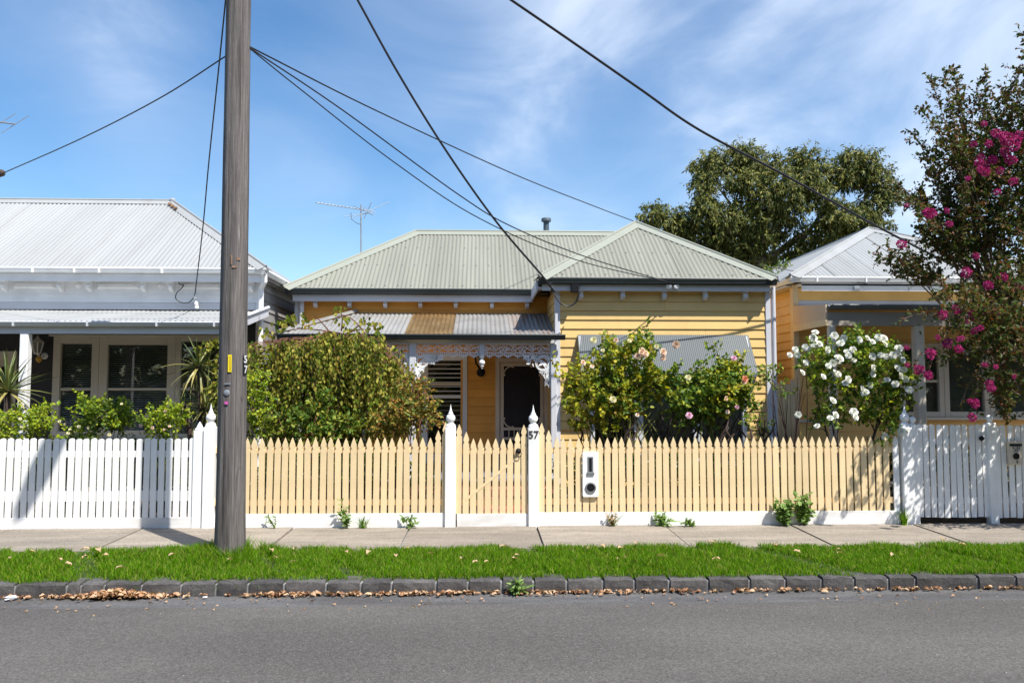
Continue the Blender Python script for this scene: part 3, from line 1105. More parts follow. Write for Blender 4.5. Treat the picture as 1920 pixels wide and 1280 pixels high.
def window(parent, xs, zs, y, m, frame=0.07, rail=None, blind=None, pane='glass', name='window', blind_pitch=0.036, cover=1.0, sill=True, back='dark'):
    """framed window facing the street; xs, zs are the outer edges; y is the wall face"""
    x0, x1 = xs
    z0, z1 = zs
    b = MB()
    b.box(x0, x0 + frame, y - 0.05, y + 0.05, z0, z1).box(x1 - frame, x1, y - 0.05, y + 0.05, z0, z1)
    b.box(x0 + frame, x1 - frame, y - 0.048, y + 0.05, z1 - frame, z1).box(x0 + frame, x1 - frame, y - 0.048, y + 0.05, z0, z0 + frame)
    fr_ = b.build(name, m, parent, bevel=0.004)
    if rail:
        MB().box(x0 + frame, x1 - frame, y - 0.03, y + 0.03, rail - 0.022, rail + 0.022).build('meeting_rail', m, fr_, bevel=0.003)
    MB().box(x0 + frame - 0.004, x1 - frame + 0.004, y + 0.004, y + 0.009, z0 + frame - 0.004, z1 - frame + 0.004).build('pane', M[pane], fr_)
    if blind:
        s = MB()
        zt = z1 - frame - 0.005
        zb_ = z1 - frame - (z1 - z0 - 2 * frame) * cover
        z = zt
        while z > zb_:
            s.hexa([(x0 + frame + 0.01, y + 0.030, z - 0.012), (x1 - frame - 0.01, y + 0.030, z - 0.012), (x1 - frame - 0.01, y + 0.05, z + 0.004), (x0 + frame + 0.01, y + 0.05, z + 0.004)],
                   [(x0 + frame + 0.01, y + 0.030, z - 0.009), (x1 - frame - 0.01, y + 0.030, z - 0.009), (x1 - frame - 0.01, y + 0.05, z + 0.007), (x0 + frame + 0.01, y + 0.05, z + 0.007)])
            z -= blind_pitch
        o = s.build('blind', M[blind], fr_)
        o['kind'] = 'stuff'
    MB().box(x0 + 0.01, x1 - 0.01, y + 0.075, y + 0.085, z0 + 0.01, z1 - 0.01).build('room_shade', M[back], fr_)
    if sill:
        MB().box(x0 - 0.04, x1 + 0.04, y - 0.10, y + 0.02, z0 - 0.05, z0 - 0.003).build('sill', m, fr_, bevel=0.005)
    return fr_


# ------------------------------------------------------------------ number 57, the yellow cottage
YM, YW = 14.5, 13.0             # faces of the set-back wall and of the front room's wall
cot = thing('cottage', 'yellow weatherboard cottage with a sage iron roof and a lace-trimmed verandah', 'house', (X(1000, YW), YW, 0))
xl, xi, xr = X(553, YM), X(1043, YW), X(1444, YW)
YGW, YGM = 12.71, 14.19         # front edges of the two gutters
zgw, zgm = Z(520, YGW, 1236), Z(541, YGM, 760)
zg0 = (zgw + zgm) / 2
zgw = zgm = zg0
DEPTH = 24.0
# walls behind the boards
b = MB()
b.box(xl + 0.03, xi, YM + 0.10, DEPTH, 0, zg0 - 0.02)
b.build('wall', M['yellow'], cot)
MB().box(xi + 0.03, xr - 0.03, YW + 0.10, DEPTH, 0, zg0 - 0.02).build('wall', M['yellow'], cot)
# front-room wall
wz0, wz1 = 0.42, Z(634, YW)
wx0, wx1 = X(1106, YW), X(1398, YW)
boards(cot, (xi + 0.06, YW), (1, 0, 0), (0, -1, 0), xr - xi - 0.12, 0.10, Z(541, YW), 0.1475, M['yellow'], cuts=[(wx0 - xi - 0.06, wx1 - xi - 0.06, wz0, wz1)])
MB().box(xi - 0.02, xi + 0.062, YW - 0.045, YW + 0.09, 0.02, Z(536, YW)).build('corner_board', M['lilac'], cot, bevel=0.004)
MB().box(xr - 0.064, xr + 0.02, YW - 0.045, YW + 0.09, 0.02, Z(536, YW)).build('corner_board', M['lilac'], cot, bevel=0.004)
# inner side of the front room (faces the verandah)
boards(cot, (xi, YM + 0.1), (0, -1, 0), (-1, 0, 0), YM + 0.1 - YW - 0.1, 0.10, Z(541, YW), 0.1475, M['yellow'])
# right side wall
boards(cot, (xr, YW + 0.1), (0, 1, 0), (1, 0, 0), 6.0, 0.10, Z(541, YW), 0.1475, M['yellow'])
# fascia boards, soffit
xprism(cot, 'fascia', [(YGW + 0.10, zg0 - 0.20), (YGW + 0.13, zg0 - 0.20), (YGW + 0.13, zg0 - 0.03), (YGW + 0.10, zg0 - 0.03)], X(1018, YGW), X(1452, YGW), M['lilac'])
MB().box(xi - 0.30, xr + 0.04, YGW + 0.13, YW + 0.1, zg0 - 0.16, zg0 - 0.14).build('soffit', M['lilac'], cot)
MB().box(xi - 0.33, xi - 0.30, YGW + 0.13, YM, zg0 - 0.20, zg0 - 0.03).build('fascia', M['lilac'], cot)
xprism(cot, 'fascia', [(YGM + 0.10, zg0 - 0.22), (YGM + 0.13, zg0 - 0.22), (YGM + 0.13, zg0 - 0.03), (YGM + 0.10, zg0 - 0.03)], X(543, YGM), xi - 0.30, M['lilac'])
MB().box(X(545, YGM), xi - 0.3, YGM + 0.13, YM + 0.1, zg0 - 0.17, zg0 - 0.15).build('soffit', M['lilac'], cot)
# gutters
xgl, xgr = X(1012, YGW), X(1462, YGW)
xprism(cot, 'gutter', gutter_prof(YGW, zg0, 0.11, 0.105), xgl, xgr, M['gutter'])
MB().prism([(xgl, zg0), (xgl + 0.012, zg0), (xgl + 0.012, zg0 - 0.09), (xgl + 0.10, zg0 - 0.09), (xgl + 0.10, zg0 - 0.105), (xgl + 0.03, zg0 - 0.105), (xgl - 0.004, zg0 - 0.03)],
           (0, YGW + 0.11, 0), (1, 0, 0), (0, 0, 1), (0, 1, 0), YGM - YGW - 0.12).build('gutter', M['gutter'], cot)
xml = X(528, YGM)
xprism(cot, 'gutter', gutter_prof(YGM, zg0, 0.11, 0.105), xml, xgl + 0.10, M['gutter'])
# eave brackets
bm_ = bracket_mesh(M['lilac'], 0.068, 0.17, 0.20)
for p in (1089, 1167, 1245, 1322, 1397):
    link('bracket', bm_, cot, (X(p, YW), YW - 0.033, Z(563, YW)))
for p in (591, 655, 722, 788, 854, 922, 988):
    link('bracket', bm_, cot, (X(p, YM), YM - 0.033, Z(579, YM)))
# roof of the front room
TP = 0.672                       # rise over run
ca = 1 / math.sqrt(1 + TP * TP)
sa = TP * ca
wide = xgr - xgl
half = wide / 2
zr = zg0 - 0.005
n_front, n_left, n_right = (0, -sa, ca), (-sa, 0, ca), (sa, 0, ca)
roof_sheets(cot, (xgl, YGW + 0.02, zr), (1, 0, 0), (0, ca, sa), n_front, wide, lambda u: -0.02, lambda u: (min(u, wide - u)) / ca, M['roof_sage'])
ap = Vector((xgl + half, YGW + 0.02 + half, zr + half * TP))
capping(cot, (xgl, YGW + 0.02, zr), ap, n_front, n_left, 0.15, M['cap_sage'])
capping(cot, (xgr, YGW + 0.02, zr), ap, n_front, n_right, 0.15, M['cap_sage'])
back = Vector((ap.x, DEPTH, ap.z))
roof_sheets(cot, (xgl, DEPTH, zr), (0, -1, 0), (ca, 0, sa), n_left, DEPTH - YGW - 0.02, lambda u: 0.0, lambda u: min(half, DEPTH - YGW - 0.02 - u) / ca, M['roof_sage'], sheet_w=3.0, pitch=0.0762 * 2)
roof_sheets(cot, (xgr, YGW + 0.02, zr), (0, 1, 0), (-ca, 0, sa), n_right, DEPTH - YGW - 0.02, lambda u: 0.0, lambda u: min(half, u) / ca, M['roof_sage'], sheet_w=3.0, pitch=0.0762 * 2)
capping(cot, ap, back, n_left, n_right, 0.15, M['cap_sage'])
# main roof
run = 2.12
U = ap.x - xml + 0.1
roof_sheets(cot, (xml, YGM + 0.02, zr), (1, 0, 0), (0, ca, sa), n_front, U, lambda u: -0.02, lambda u: min(u, run) / ca, M['roof_sage'])
h0 = Vector((xml, YGM + 0.02, zr))
h1 = Vector((xml + run, YGM + 0.02 + run, zr + run * TP))
capping(cot, h0, h1, n_front, n_left, 0.15, M['cap_sage'])
capping(cot, h1, (ap.x + 0.1, h1.y, h1.z), n_front, (0, sa, ca), 0.15, M['cap_sage'])
b = MB()
hb = Vector((xml, YGM + 0.02 + 2 * run, zr))
b.add([h0 - Vector((0, 0, 0.02)), h1 - Vector((0, 0, 0.02)), hb - Vector((0, 0, 0.02))], [(0, 1, 2)])
b.add([h1 - Vector((0, 0, 0.02)), hb - Vector((0, 0, 0.02)), (ap.x, hb.y, hb.z - 0.02), (ap.x, h1.y, h1.z - 0.02)], [(0, 1, 2, 3)])
b.build('rear_roof', M['roof_sage'], cot)

# rows of roofing screws
sc_ = MB()
for v in (0.10, 0.95, 1.75):
    u = 0.0762 * 2
    while u < wide:
        if min(u, wide - u) / ca > v + 0.12:
            p = Vector((xgl + u, YGW + 0.02, zr)) + Vector((0, ca, sa)) * v + Vector((0, -sa, ca)) * 0.012
            sc_.box(p.x - 0.009, p.x + 0.009, p.y - 0.008, p.y + 0.008, p.z - 0.004, p.z + 0.012)
        u += 0.0762 * 3
    u = 0.0762 * 2
    while u < U:
        if min(u, run) / ca > v + 0.12:
            p = Vector((xml + u, YGM + 0.02, zr)) + Vector((0, ca, sa)) * v + Vector((0, -sa, ca)) * 0.012
            sc_.box(p.x - 0.009, p.x + 0.009, p.y - 0.008, p.y + 0.008, p.z - 0.004, p.z + 0.012)
        u += 0.0762 * 3
sc_.build('roof_screws', M['steel'], cot)['kind'] = 'stuff'

# set-back wall
win_x = (X(790, YM), X(876, YM))
dr_x = (X(929, YM), X(1028, YM))
zdt = Z(671, YM)
cuts = [(dr_x[0] - xl, dr_x[1] - xl, 0, zdt), (win_x[0] - xl, win_x[1] - xl, Z(862, YM), Z(660, YM)), (X(590, YM) - xl, X(690, YM) - xl, 0.5, 2.1)]
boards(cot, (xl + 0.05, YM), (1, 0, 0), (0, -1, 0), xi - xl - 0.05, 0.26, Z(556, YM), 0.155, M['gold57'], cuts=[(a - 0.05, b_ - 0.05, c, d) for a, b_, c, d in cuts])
MB().box(xl - 0.02, xl + 0.055, YM - 0.045, YM + 0.09, 0.02, Z(552, YM)).build('corner_board', M['lilac'], cot, bevel=0.004)
MB().tube([(X(563, YM - 0.1), YM - 0.09, Z(551, YM)), (X(563, YM - 0.1), YM - 0.09, 2.2), (X(563, YM - 0.1), YM - 0.09, 0.1)], 0.043, 10).build('downpipe', M['lilac'], cot, smooth=True)
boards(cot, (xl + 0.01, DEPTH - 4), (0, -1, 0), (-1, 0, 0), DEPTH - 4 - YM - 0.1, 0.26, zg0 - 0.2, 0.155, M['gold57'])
window(cot, (X(590, YM), X(690, YM)), (0.5, 2.1), YM, M['lilac'], 0.08, rail=1.3)
# right downpipe
MB().tube([(xr + 0.075, YW - 0.02, zg0 - 0.1), (xr + 0.075, YW - 0.01, 0.02)], 0.035, 10).build('downpipe', M['lilac'], cot, smooth=True)

# sash window with security bars
wy0, wy1 = Z(862, YM), Z(664, YM)
wo_ = window(cot, win_x, (wy0, wy1), YM, M['lilac'], 0.115, rail=Z(744, YM), sill=True)
inner = (win_x[0] + 0.115, win_x[1] - 0.115)
MB().box(inner[1] + 0.002, inner[1] + 0.035, YM - 0.052, YM - 0.03, wy0, wy1 - 0.10).build('sash_stop', M['gold57'], wo_)
for i, py in enumerate((675, 683, 691.5, 700, 708, 716.5, 724.5, 733, 741)):
    MB().box(inner[0], inner[1], YM - 0.026, YM - 0.014, Z(py + 0.8, YM), Z(py - 0.8, YM)).build('security_bar', M['lilac'], wo_)
for py in (752, 760, 769, 778, 787, 796):
    MB().box(inner[0], inner[1], YM - 0.026, YM - 0.014, Z(py + 0.5, YM), Z(py - 0.5, YM)).build('security_bar', M['steel'], wo_)
MB().box(inner[0], inner[1], YM - 0.035, YM - 0.012, Z(722, YM), Z(718, YM)).build('sash_rail', M['beige'], wo_)

# screen door
zf = 0.245
d0, d1 = dr_x
arch = MB()
arch.box(d0, d0 + 0.075, YM - 0.05, YM + 0.06, zf, zdt).box(d1 - 0.075, d1, YM - 0.05, YM + 0.06, zf, zdt).box(d0 + 0.075, d1 - 0.075, YM - 0.05, YM + 0.06, zdt - 0.075, zdt)
door = arch.build('door', M['beige'], cot, bevel=0.004)
sx0, sx1, sz1 = d0 + 0.085, d1 - 0.085, zdt - 0.085
b = MB()
st = 0.062
zr1, zr2 = Z(803, YM), Z(821, YM)
b.box(sx0, sx0 + st, YM - 0.035, YM, zf + 0.01, sz1).box(sx1 - st, sx1, YM - 0.035, YM, zf + 0.01, sz1)
b.box(sx0 + st, sx1 - st, YM - 0.035, YM, sz1 - st, sz1).box(sx0 + st, sx1 - st, YM - 0.035, YM, zr1 - 0.03, zr1 + 0.02)
b.box(sx0 + st, sx1 - st, YM - 0.035, YM, zr2 - 0.03, zr2 + 0.02).box(sx0 + st, sx1 - st, YM - 0.035, YM, zf + 0.01, zf + 0.14)
for k in range(1, 7):
    xx = sx0 + st + (sx1 - sx0 - 2 * st) * k / 7
    b.box(xx - 0.009, xx + 0.009, YM - 0.032, YM - 0.008, zr2 + 0.02, zr1 - 0.03)
b.build('screen_frame', M['beige'], door, bevel=0.003)
b = MB()
for sx, sg in ((sx0 + st, 1), (sx1 - st, -1)):
    for sz, sv in ((sz1 - st, -1), (zr1 + 0.02, 1)):
        b = MB()
        pts = [(sx + sg * 0.135 * math.cos(a) ** 1.0 * 1.0, YM - 0.018, sz + sv * 0.135 * math.sin(a)) for a in [math.pi / 2 * i / 8 for i in range(9)]]
        # curve bulging towards the corner, with two small curls
        pts = [(sx + sg * (0.15 - 0.15 * math.sin(a)) + 0, YM - 0.018, sz + sv * (0.15 - 0.15 * math.cos(a))) for a in [math.pi / 2 * i / 8 for i in range(9)]]
        b.tube(pts, 0.013, 6)
        for q, rr in ((pts[0], 0.02), (pts[-1], 0.02)):
            b.lathe([(rr, 0), (rr, 0.02)], (q[0] + sg * 0.008, YM - 0.03, q[2] + sv * 0.008), 10, axis=(0, 1, 0))
        b.build('scroll_bracket', M['beige'], door, smooth=True)
MB().box(sx0 + st - 0.01, sx1 - st + 0.01, YM - 0.012, YM - 0.008, zf + 0.13, sz1 - st + 0.01).build('fly_screen', M['mesh'], door)
b = MB()
cxd, czd, rd_ = (sx0 + sx1) / 2, Z(718, YM), 0.27
for a in [math.pi * i / 5 for i in range(1, 5)]:
    b.beam((cxd + 0.07 * math.cos(a), YM - 0.0145, czd + 0.07 * math.sin(a)), (cxd + rd_ * math.cos(a), YM - 0.0145, czd + rd_ * math.sin(a)), 0.004, 0.026, up=(0, 1, 0))
b.tube([(cxd + rd_ * math.cos(a), YM - 0.0145, czd + rd_ * math.sin(a)) for a in [math.pi * i / 16 for i in range(17)]], 0.012, 5)
b.build('fanlight_bars', mat('dim_door_brown', (0.030, 0.024, 0.024), 0.5), door)
MB().box(d0, d1, YM + 0.06, YM + 0.09, zf, zdt).build('door_leaf', M['dark'], door)

# ---- verandah
YV, YVP = 12.80, 12.95
xv0, xv1 = X(520, YV), X(1060, YV)
zv = Z(627, YV, 790)
zvw = Z(588, YM, 790)
run_v = YM - YV - 0.03
tv = (zvw - zv) / run_v
cv = 1 / math.sqrt(1 + tv * tv)
sv_ = tv * cv
xhip = X(668, YM)
xvr = xi - 0.035
vw = xvr - xv0
kx = (xhip - xv0)


def vhi(u):
    return run_v / cv * min(1.0, u / kx)


def vpick(k):
    return {3: None}.get(k)


sheets_x = [0, X(598, 13.6) - xv0, X(690, 13.6) - xv0, X(766, 13.6) - xv0, X(852, 13.6) - xv0, X(950, 13.6) - xv0, vw]
rust = mat('rust_streaked_zinc', (0.27, 0.25, 0.235), 0.55, 0.1, 2, dirt=(0.22, 0.10, 0.04), dirt_amt=0.8, dirt_scale=2.2, stretch=(4, 0.4, 0.4))
for i, mm in enumerate((M['roof_zinc'], M['roof_zinc'], M['roof_zinc'], M['fibre'], M['roof_zinc'], rust)):
    a_, b_ = sheets_x[i], sheets_x[i + 1]
    n = int((b_ - a_) / PITCHW * 6)
    vs, fs = [], []
    for q in range(n + 1):
        uu = a_ + (b_ - a_) * q / n + (0.03 if q == n and i < 5 else 0)
        hh = 0.0095 * math.cos(2 * math.pi * uu / 0.0762) + (0.003 if i % 2 else 0)
        hi = max(0.002, vhi(uu))
        for v in (-0.03, hi * 0.5, hi):
            vs.append(Vector((xv0 + uu, YV + 0.03 + v * cv, zv + v * sv_ + 0.012)) + Vector((0, -sv_, cv)) * hh)
    for q in range(n):
        for j in range(2):
            fs.append((q * 3 + j, q * 3 + j + 1, q * 3 + j + 4, q * 3 + j + 3))
    MB().add(vs, fs).build('verandah_roof_sheet', mm, cot, smooth=True)
nvf = Vector((0, -sv_, cv))
capping(cot, (xv0, YV + 0.03, zv + 0.03), (xhip, YM - 0.01, zvw + 0.03), nvf, nvf, 0.04, M['roof_zinc'], name='hip_capping', roll=0.016)
MB().add([(xv0, YV + 0.03, zv), (xhip, YM, zvw), (xv0, YM, zv)], [(0, 1, 2)]).build('verandah_side_roof', M['roof_zinc'], cot)
xprism(cot, 'verandah_gutter', gutter_prof(YV - 0.06, zv + 0.005, 0.10, 0.085), xv0, xv1, M['gutter'])
xb0 = X(530, YVP)
MB().box(xb0, xvr, YVP - 0.05, YVP + 0.05, Z(645, YVP), Z(634, YVP)).build('verandah_beam', M['lilac'], cot, bevel=0.004)
xpost = {p: X(p, YVP) for p in (560, 773.5, 903.5, 1038)}
zpt = Z(645, YVP)
for p, w in ((560, 0.11), (773.5, 0.105), (1038, 0.095)):
    x = xpost[p]
    MB().box(x - w / 2, x + w / 2, YVP - w / 2, YVP + w / 2, 0.2, zpt).build('verandah_post', M['lilac'], cot, bevel=0.008)
x = xpost[903.5]
MB().box(x - 0.042, x + 0.042, YVP - 0.042, YVP + 0.042, Z(666, YVP), zpt).build('pendant_post', M['lilac'], cot, bevel=0.006)
zq = Z(692, YVP)
hq = Z(666, YVP) - zq
MB().lathe([(0.001, 0), (0.012, 0.01), (0.01, 0.03), (0.03, 0.045), (0.03, 0.05), (0.022, 0.06), (0.046, 0.085), (0.05, 0.11), (0.042, 0.135), (0.022, 0.15), (0.022, 0.17), (0.04, 0.19), (0.042, hq)],
           (x, YVP, zq), 16).build('pendant', M['white'], cot, smooth=True)


def curl(mb, cx, cz, r, a0, turns, y, rad, sg=1, n=14):
    pts = []
    for i in range(n + 1):
        t = i / n
        a = a0 + sg * turns * 2 * math.pi * t
        rr = r * (1 - 0.80 * t)
        pts.append((cx + rr * math.cos(a), y, cz + rr * math.sin(a)))
    mb.tube(pts, [rad * (1 - 0.3 * i / n) for i in range(n + 1)], 5)


def leaflet(mb, x, z, ang, L, w, y):
    c, s = math.cos(ang), math.sin(ang)
    pts = [(0, 0), (L * 0.4, w / 2), (L, 0), (L * 0.4, -w / 2)]
    A = [(x + a * c - b_ * s, y - 0.006, z + a * s + b_ * c) for a, b_ in pts]
    B = [(p[0], y + 0.006, p[2]) for p in A]
    mb.hexa(A, B)


lr = random.Random(21)


def frieze(x0, x1):
    z1, zm, z0 = zpt - 0.003, Z(661, YVP), Z(672, YVP)
    mb = MB()
    mb.box(x0, x1, YVP - 0.008, YVP + 0.008, z1 - 0.012, z1).box(x0, x1, YVP - 0.008, YVP + 0.008, zm - 0.006, zm + 0.006)
    n = max(1, round((x1 - x0) / 0.155))
    w = (x1 - x0) / n
    h = z1 - zm
    zc = (z1 + zm) / 2
    for i in range(n):
        cx_ = x0 + w * (i + 0.5)
        up = 1 if i % 2 else -1
        curl(mb, cx_ - w * 0.24, zc + up * h * 0.08, h * 0.33, up * 1.2, 1.35, YVP, 0.0075, up)
        curl(mb, cx_ + w * 0.24, zc - up * h * 0.08, h * 0.33, math.pi + up * 1.2, 1.35, YVP, 0.0075, up)
        mb.tube([(cx_ - w * 0.5, YVP, zc - up * h * 0.30), (cx_ - w * 0.15, YVP, zc - up * h * 0.12), (cx_ + w * 0.15, YVP, zc + up * h * 0.12), (cx_ + w * 0.5, YVP, zc + up * h * 0.30)], 0.007, 5)
        for _ in range(6):
            leaflet(mb, cx_ + lr.uniform(-0.48, 0.48) * w, zc + lr.uniform(-0.40, 0.40) * h, lr.uniform(0, 6.28), lr.uniform(0.028, 0.05), lr.uniform(0.014, 0.022), YVP)
        # scalloped fringe
        hh = zm - z0
        mb.tube([(cx_ + w * 0.5 * math.cos(a), YVP, zm - hh * 0.25 - hh * 0.5 * math.sin(a) * (0.6)) for a in [math.pi * k / 8 for k in range(9)]], 0.006, 5)
        for k in range(-2, 3):
            xx = cx_ + k * w * 0.19
            zz_ = zm - hh * (0.92 - 0.20 * abs(k)) + 0.018
            mb.lathe([(0.014, -0.006), (0.014, 0.006)], (xx, YVP, zz_), 7, axis=(0, 1, 0))
            mb.tube([(xx, YVP, zm), (xx, YVP, zz_)], 0.0055, 4)
            leaflet(mb, xx, zz_, -math.pi / 2, 0.03, 0.016, YVP)
    return mb.build('lace_frieze', M['white'], cot)


frieze(xpost[560] + 0.06, xpost[773.5] - 0.053)
frieze(xpost[773.5] + 0.053, xpost[903.5] - 0.043)
frieze(xpost[903.5] + 0.043, xpost[1038] - 0.048)


def lace_bracket(x, sg, ztop, w, h):
    """quarter bracket: ring near the corner, scrolls and leaves tapering along both arms"""
    mb = MB()
    y = YVP
    mb.tube([(x + sg * 0.002, y, ztop), (x + sg * 0.006, y, ztop - h)], 0.007, 5)
    rc = min(w, h) * 0.25
    cx_, cz_ = x + sg * rc * 1.08, ztop - rc * 1.05
    mb.tube([(cx_ + rc * math.cos(a), y, cz_ + rc * math.sin(a)) for a in [2 * math.pi * i / 20 for i in range(21)]], 0.010, 6, cap=False)
    mb.tube([(cx_ + rc * 0.8 * math.cos(a), y, cz_ + rc * 0.8 * math.sin(a)) for a in [2 * math.pi * i / 20 for i in range(21)]], 0.006, 5, cap=False)
    # a bird-like leaf in the ring
    leaflet(mb, cx_ - sg * rc * 0.7, cz_ - rc * 0.55, math.atan2(1, sg), rc * 1.7, rc * 0.55, y)
    leaflet(mb, cx_, cz_, math.atan2(-0.5, sg * 0.9), rc * 0.8, rc * 0.34, y)
    for i in range(420):
        a = lr.random()
        b_ = lr.random()
        if a + b_ > 1.0 or (math.hypot(a * w - rc * 1.08, b_ * h - rc * 1.05) < rc * 0.98):
            continue
        if a * b_ > 0.16:
            continue
        px_, pz_ = x + sg * a * w, ztop - b_ * h
        if i % 4 == 0:
            curl(mb, px_, pz_, lr.uniform(0.028, 0.042), lr.uniform(0, 6.28), 1.1, y, 0.009, lr.choice((-1, 1)), 8)
        else:
            leaflet(mb, px_, pz_, lr.uniform(0, 6.28), lr.uniform(0.04, 0.07), lr.uniform(0.02, 0.034), y)
    pts = [(x + sg * (0.01 + (w - 0.02) * (1 - t) ** 1.9), y, ztop - (h - 0.01) * (1 - (1 - t) ** 0.55 if False else t ** 1.9)) for t in [i / 14 for i in range(15)]]
    mb.tube(pts, 0.008, 5)
    return mb.build('lace_bracket', M['white'], cot)


zbt = Z(667, YVP)
lace_bracket(xpost[773.5] + 0.053, 1, zbt, 0.43, 0.36)
lace_bracket(xpost[773.5] - 0.053, -1, zbt, 0.36, 0.36)
lace_bracket(xpost[1038] - 0.048, -1, zbt, 0.46, 0.50)
# floor, step
MB().box(xl, xi, YVP - 0.10, YM + 0.05, 0.0, 0.20).build('verandah_base', M['brick'], cot)
MB().box(xl, xi, YVP - 0.14, YM + 0.04, 0.203, 0.243).build('verandah_floor', mat('grey_floor_paint', (0.20, 0.20, 0.23), 0.5, 0.1), cot)
MB().box(X(905, 12.5), X(1030, 12.5), YVP - 0.44, YVP - 0.145, 0.0, 0.12).build('step', M['brick'], cot, bevel=0.01)

# front-room window behind the roses
fw = window(cot, (wx0, X(1196, YW)), (wz0, wz1), YW, M['lilac'], 0.07, rail=1.35, sill=False)
window(cot, (X(1196, YW) + 0.004, X(1306, YW) - 0.004), (wz0, wz1), YW, M['lilac'], 0.07, sill=False, back='roller')
window(cot, (X(1306, YW), wx1), (wz0, wz1), YW, M['lilac'], 0.07, rail=1.35, sill=False, back='roller')
MB().box(wx0 - 0.04, wx1 + 0.04, YW - 0.10, YW + 0.02, wz0 - 0.05, wz0 - 0.003).build('window_sill', M['lilac'], cot, bevel=0.005)
# flue
fx, fy = X(1025, 17.2), 17.2
zf0, zf1 = Z(452, fy), Z(416, fy)
fl = MB().tube([(fx, fy, zf0), (fx, fy, zf1)], 0.062, 14).build('flue_pipe', M['flue'], cot, smooth=True)
MB().lathe([(0.07, 0), (0.105, 0.012), (0.105, 0.07), (0.098, 0.082), (0.085, 0.085)], (fx, fy, zf1), 16).build('flue_cap', M['flue'], fl, smooth=True)
# fuse box and service bracket under the eave
xk = X(1078, YGW + 0.09)
MB().box(xk - 0.062, xk + 0.062, YGW + 0.02, YGW + 0.095, Z(547, YGW), Z(530.5, YGW)).build('fuse_box', M['black'], cot, bevel=0.008)
sb = MB()
for p in (1260, 1271):
    sb.lathe([(0.02, 0), (0.045, 0.02), (0.05, 0.05), (0.03, 0.06)], (X(p, YGW), YGW + 0.095, Z(533.5, YGW)), 14, axis=(0.35 if p > 1265 else -0.35, -1, -0.1))
sb.build('spotlight', M['white'], cot, smooth=True)

# awning over the front-room window
aw = thing('window_awning', 'grey corrugated iron awning sloping out behind the roses', 'awning', (X(1243, YW), YW, Z(628, YW)))
ax0, ax1 = X(1083, YW), X(1403.5, YW)
az0, az1 = Z(627, YW), Z(700, 12.50)
dy = YW - 0.035 - 12.50
ln = math.hypot(dy, az0 - az1)
sd = Vector((0, dy / ln, (az0 - az1) / ln))
nd = Vector((0, -sd.z, sd.y))
roof_sheets(aw, (ax0, 12.50, az1), (1, 0, 0), sd, nd, ax1 - ax0, lambda u: 0.0, lambda u: ln, M['grey_iron'], sheet_w=4.0, amp=0.004, pitch=0.032, name='awning_sheet')
for xx in (ax0 + 0.03, ax1 - 0.03):
    MB().beam((xx, 12.53, az1 - 0.01), (xx, YW - 0.04, az0 - 0.03), 0.03, 0.03).build('side_rail', M['lilac'], aw)
    MB().beam((xx, 12.56, az1 - 0.01), (xx, YW - 0.05, az1 - 0.46), 0.03, 0.05).build('strut', M['lilac'], aw)
MB().box(ax0 + 0.03, ax1 - 0.03, 12.515, 12.545, az1 - 0.035, az1 - 0.012).build('front_rail', M['lilac'], aw)

# lantern beside the door
ln_ = thing('wall_lantern', 'black wall lantern on the golden boards beside the screen door', 'lantern', (X(901, YM), YM, Z(698, YM)))
xk, zk = X(901.5, YM), Z(698, YM)
MB().lathe([(0.072, 0), (0.078, 0.012), (0.055, 0.035), (0.03, 0.05)], (xk, YM - 0.033, zk), 16, axis=(0, -1, 0)).build('back_plate', M['black'], ln_, smooth=True)
MB().tube([(xk, YM - 0.06, zk), (xk - 0.02, YM - 0.12, zk + 0.06), (xk - 0.085, YM - 0.16, zk + 0.16), (xk - 0.10, YM - 0.18, zk + 0.26), (xk - 0.06, YM - 0.20, zk + 0.33), (xk, YM - 0.21, zk + 0.35)], 0.017, 7).build('arm', M['black'], ln_, smooth=True)
MB().lathe([(0.012, 0.10), (0.03, 0.09), (0.075, 0.05), (0.08, 0.035), (0.07, 0.03)], (xk, YM - 0.21, zk + 0.24), 12).build('hood', M['black'], ln_, smooth=True)
MB().lathe([(0.02, -0.10), (0.045, -0.09), (0.06, 0.03), (0.03, 0.035)], (xk, YM - 0.21, zk + 0.24), 8).build('lamp_glass', M['curtain'], ln_)

# ------------------------------------------------------------------ the white house on the left
YL = 13.25
YLG = 12.90
wh = thing('cottage', 'white weatherboard house with a white iron roof, at the left behind the pole', 'house', (X(200, YL), YL, 0))
xLr = X(488.5, YL)
xLl = -13.0
zlg = Z(501, YLG, 250)
MB().box(xLl, xLr - 0.12, YL + 0.10, 23, 0, zlg - 0.05).build('wall', M['white'], wh)
zfr = Z(570, YL)
boards(wh, (xLl, YL), (1, 0, 0), (0, -1, 0), xLr - xLl - 0.08, Z(570, YL), Z(548, YL), 0.095, M['white'])
MB().box(xLl, xLr - 0.08, YL - 0.03, YL + 0.09, Z(551, YL), Z(512, YL)).build('frieze_board', M['white'], wh)
MB().box(xLl, xLr - 0.08, YL - 0.10, YL - 0.03, Z(524, YL), Z(517.5, YL)).build('frieze_mould', M['white'], wh, bevel=0.006)
bmw = bracket_mesh(M['white'], 0.062, 0.21, 0.255)
for p in (-150, 7, 113, 167, 269, 321, 424, 471):
    link('bracket', bmw, wh, (X(p, YL), YL - 0.032, Z(551.5, YL)))
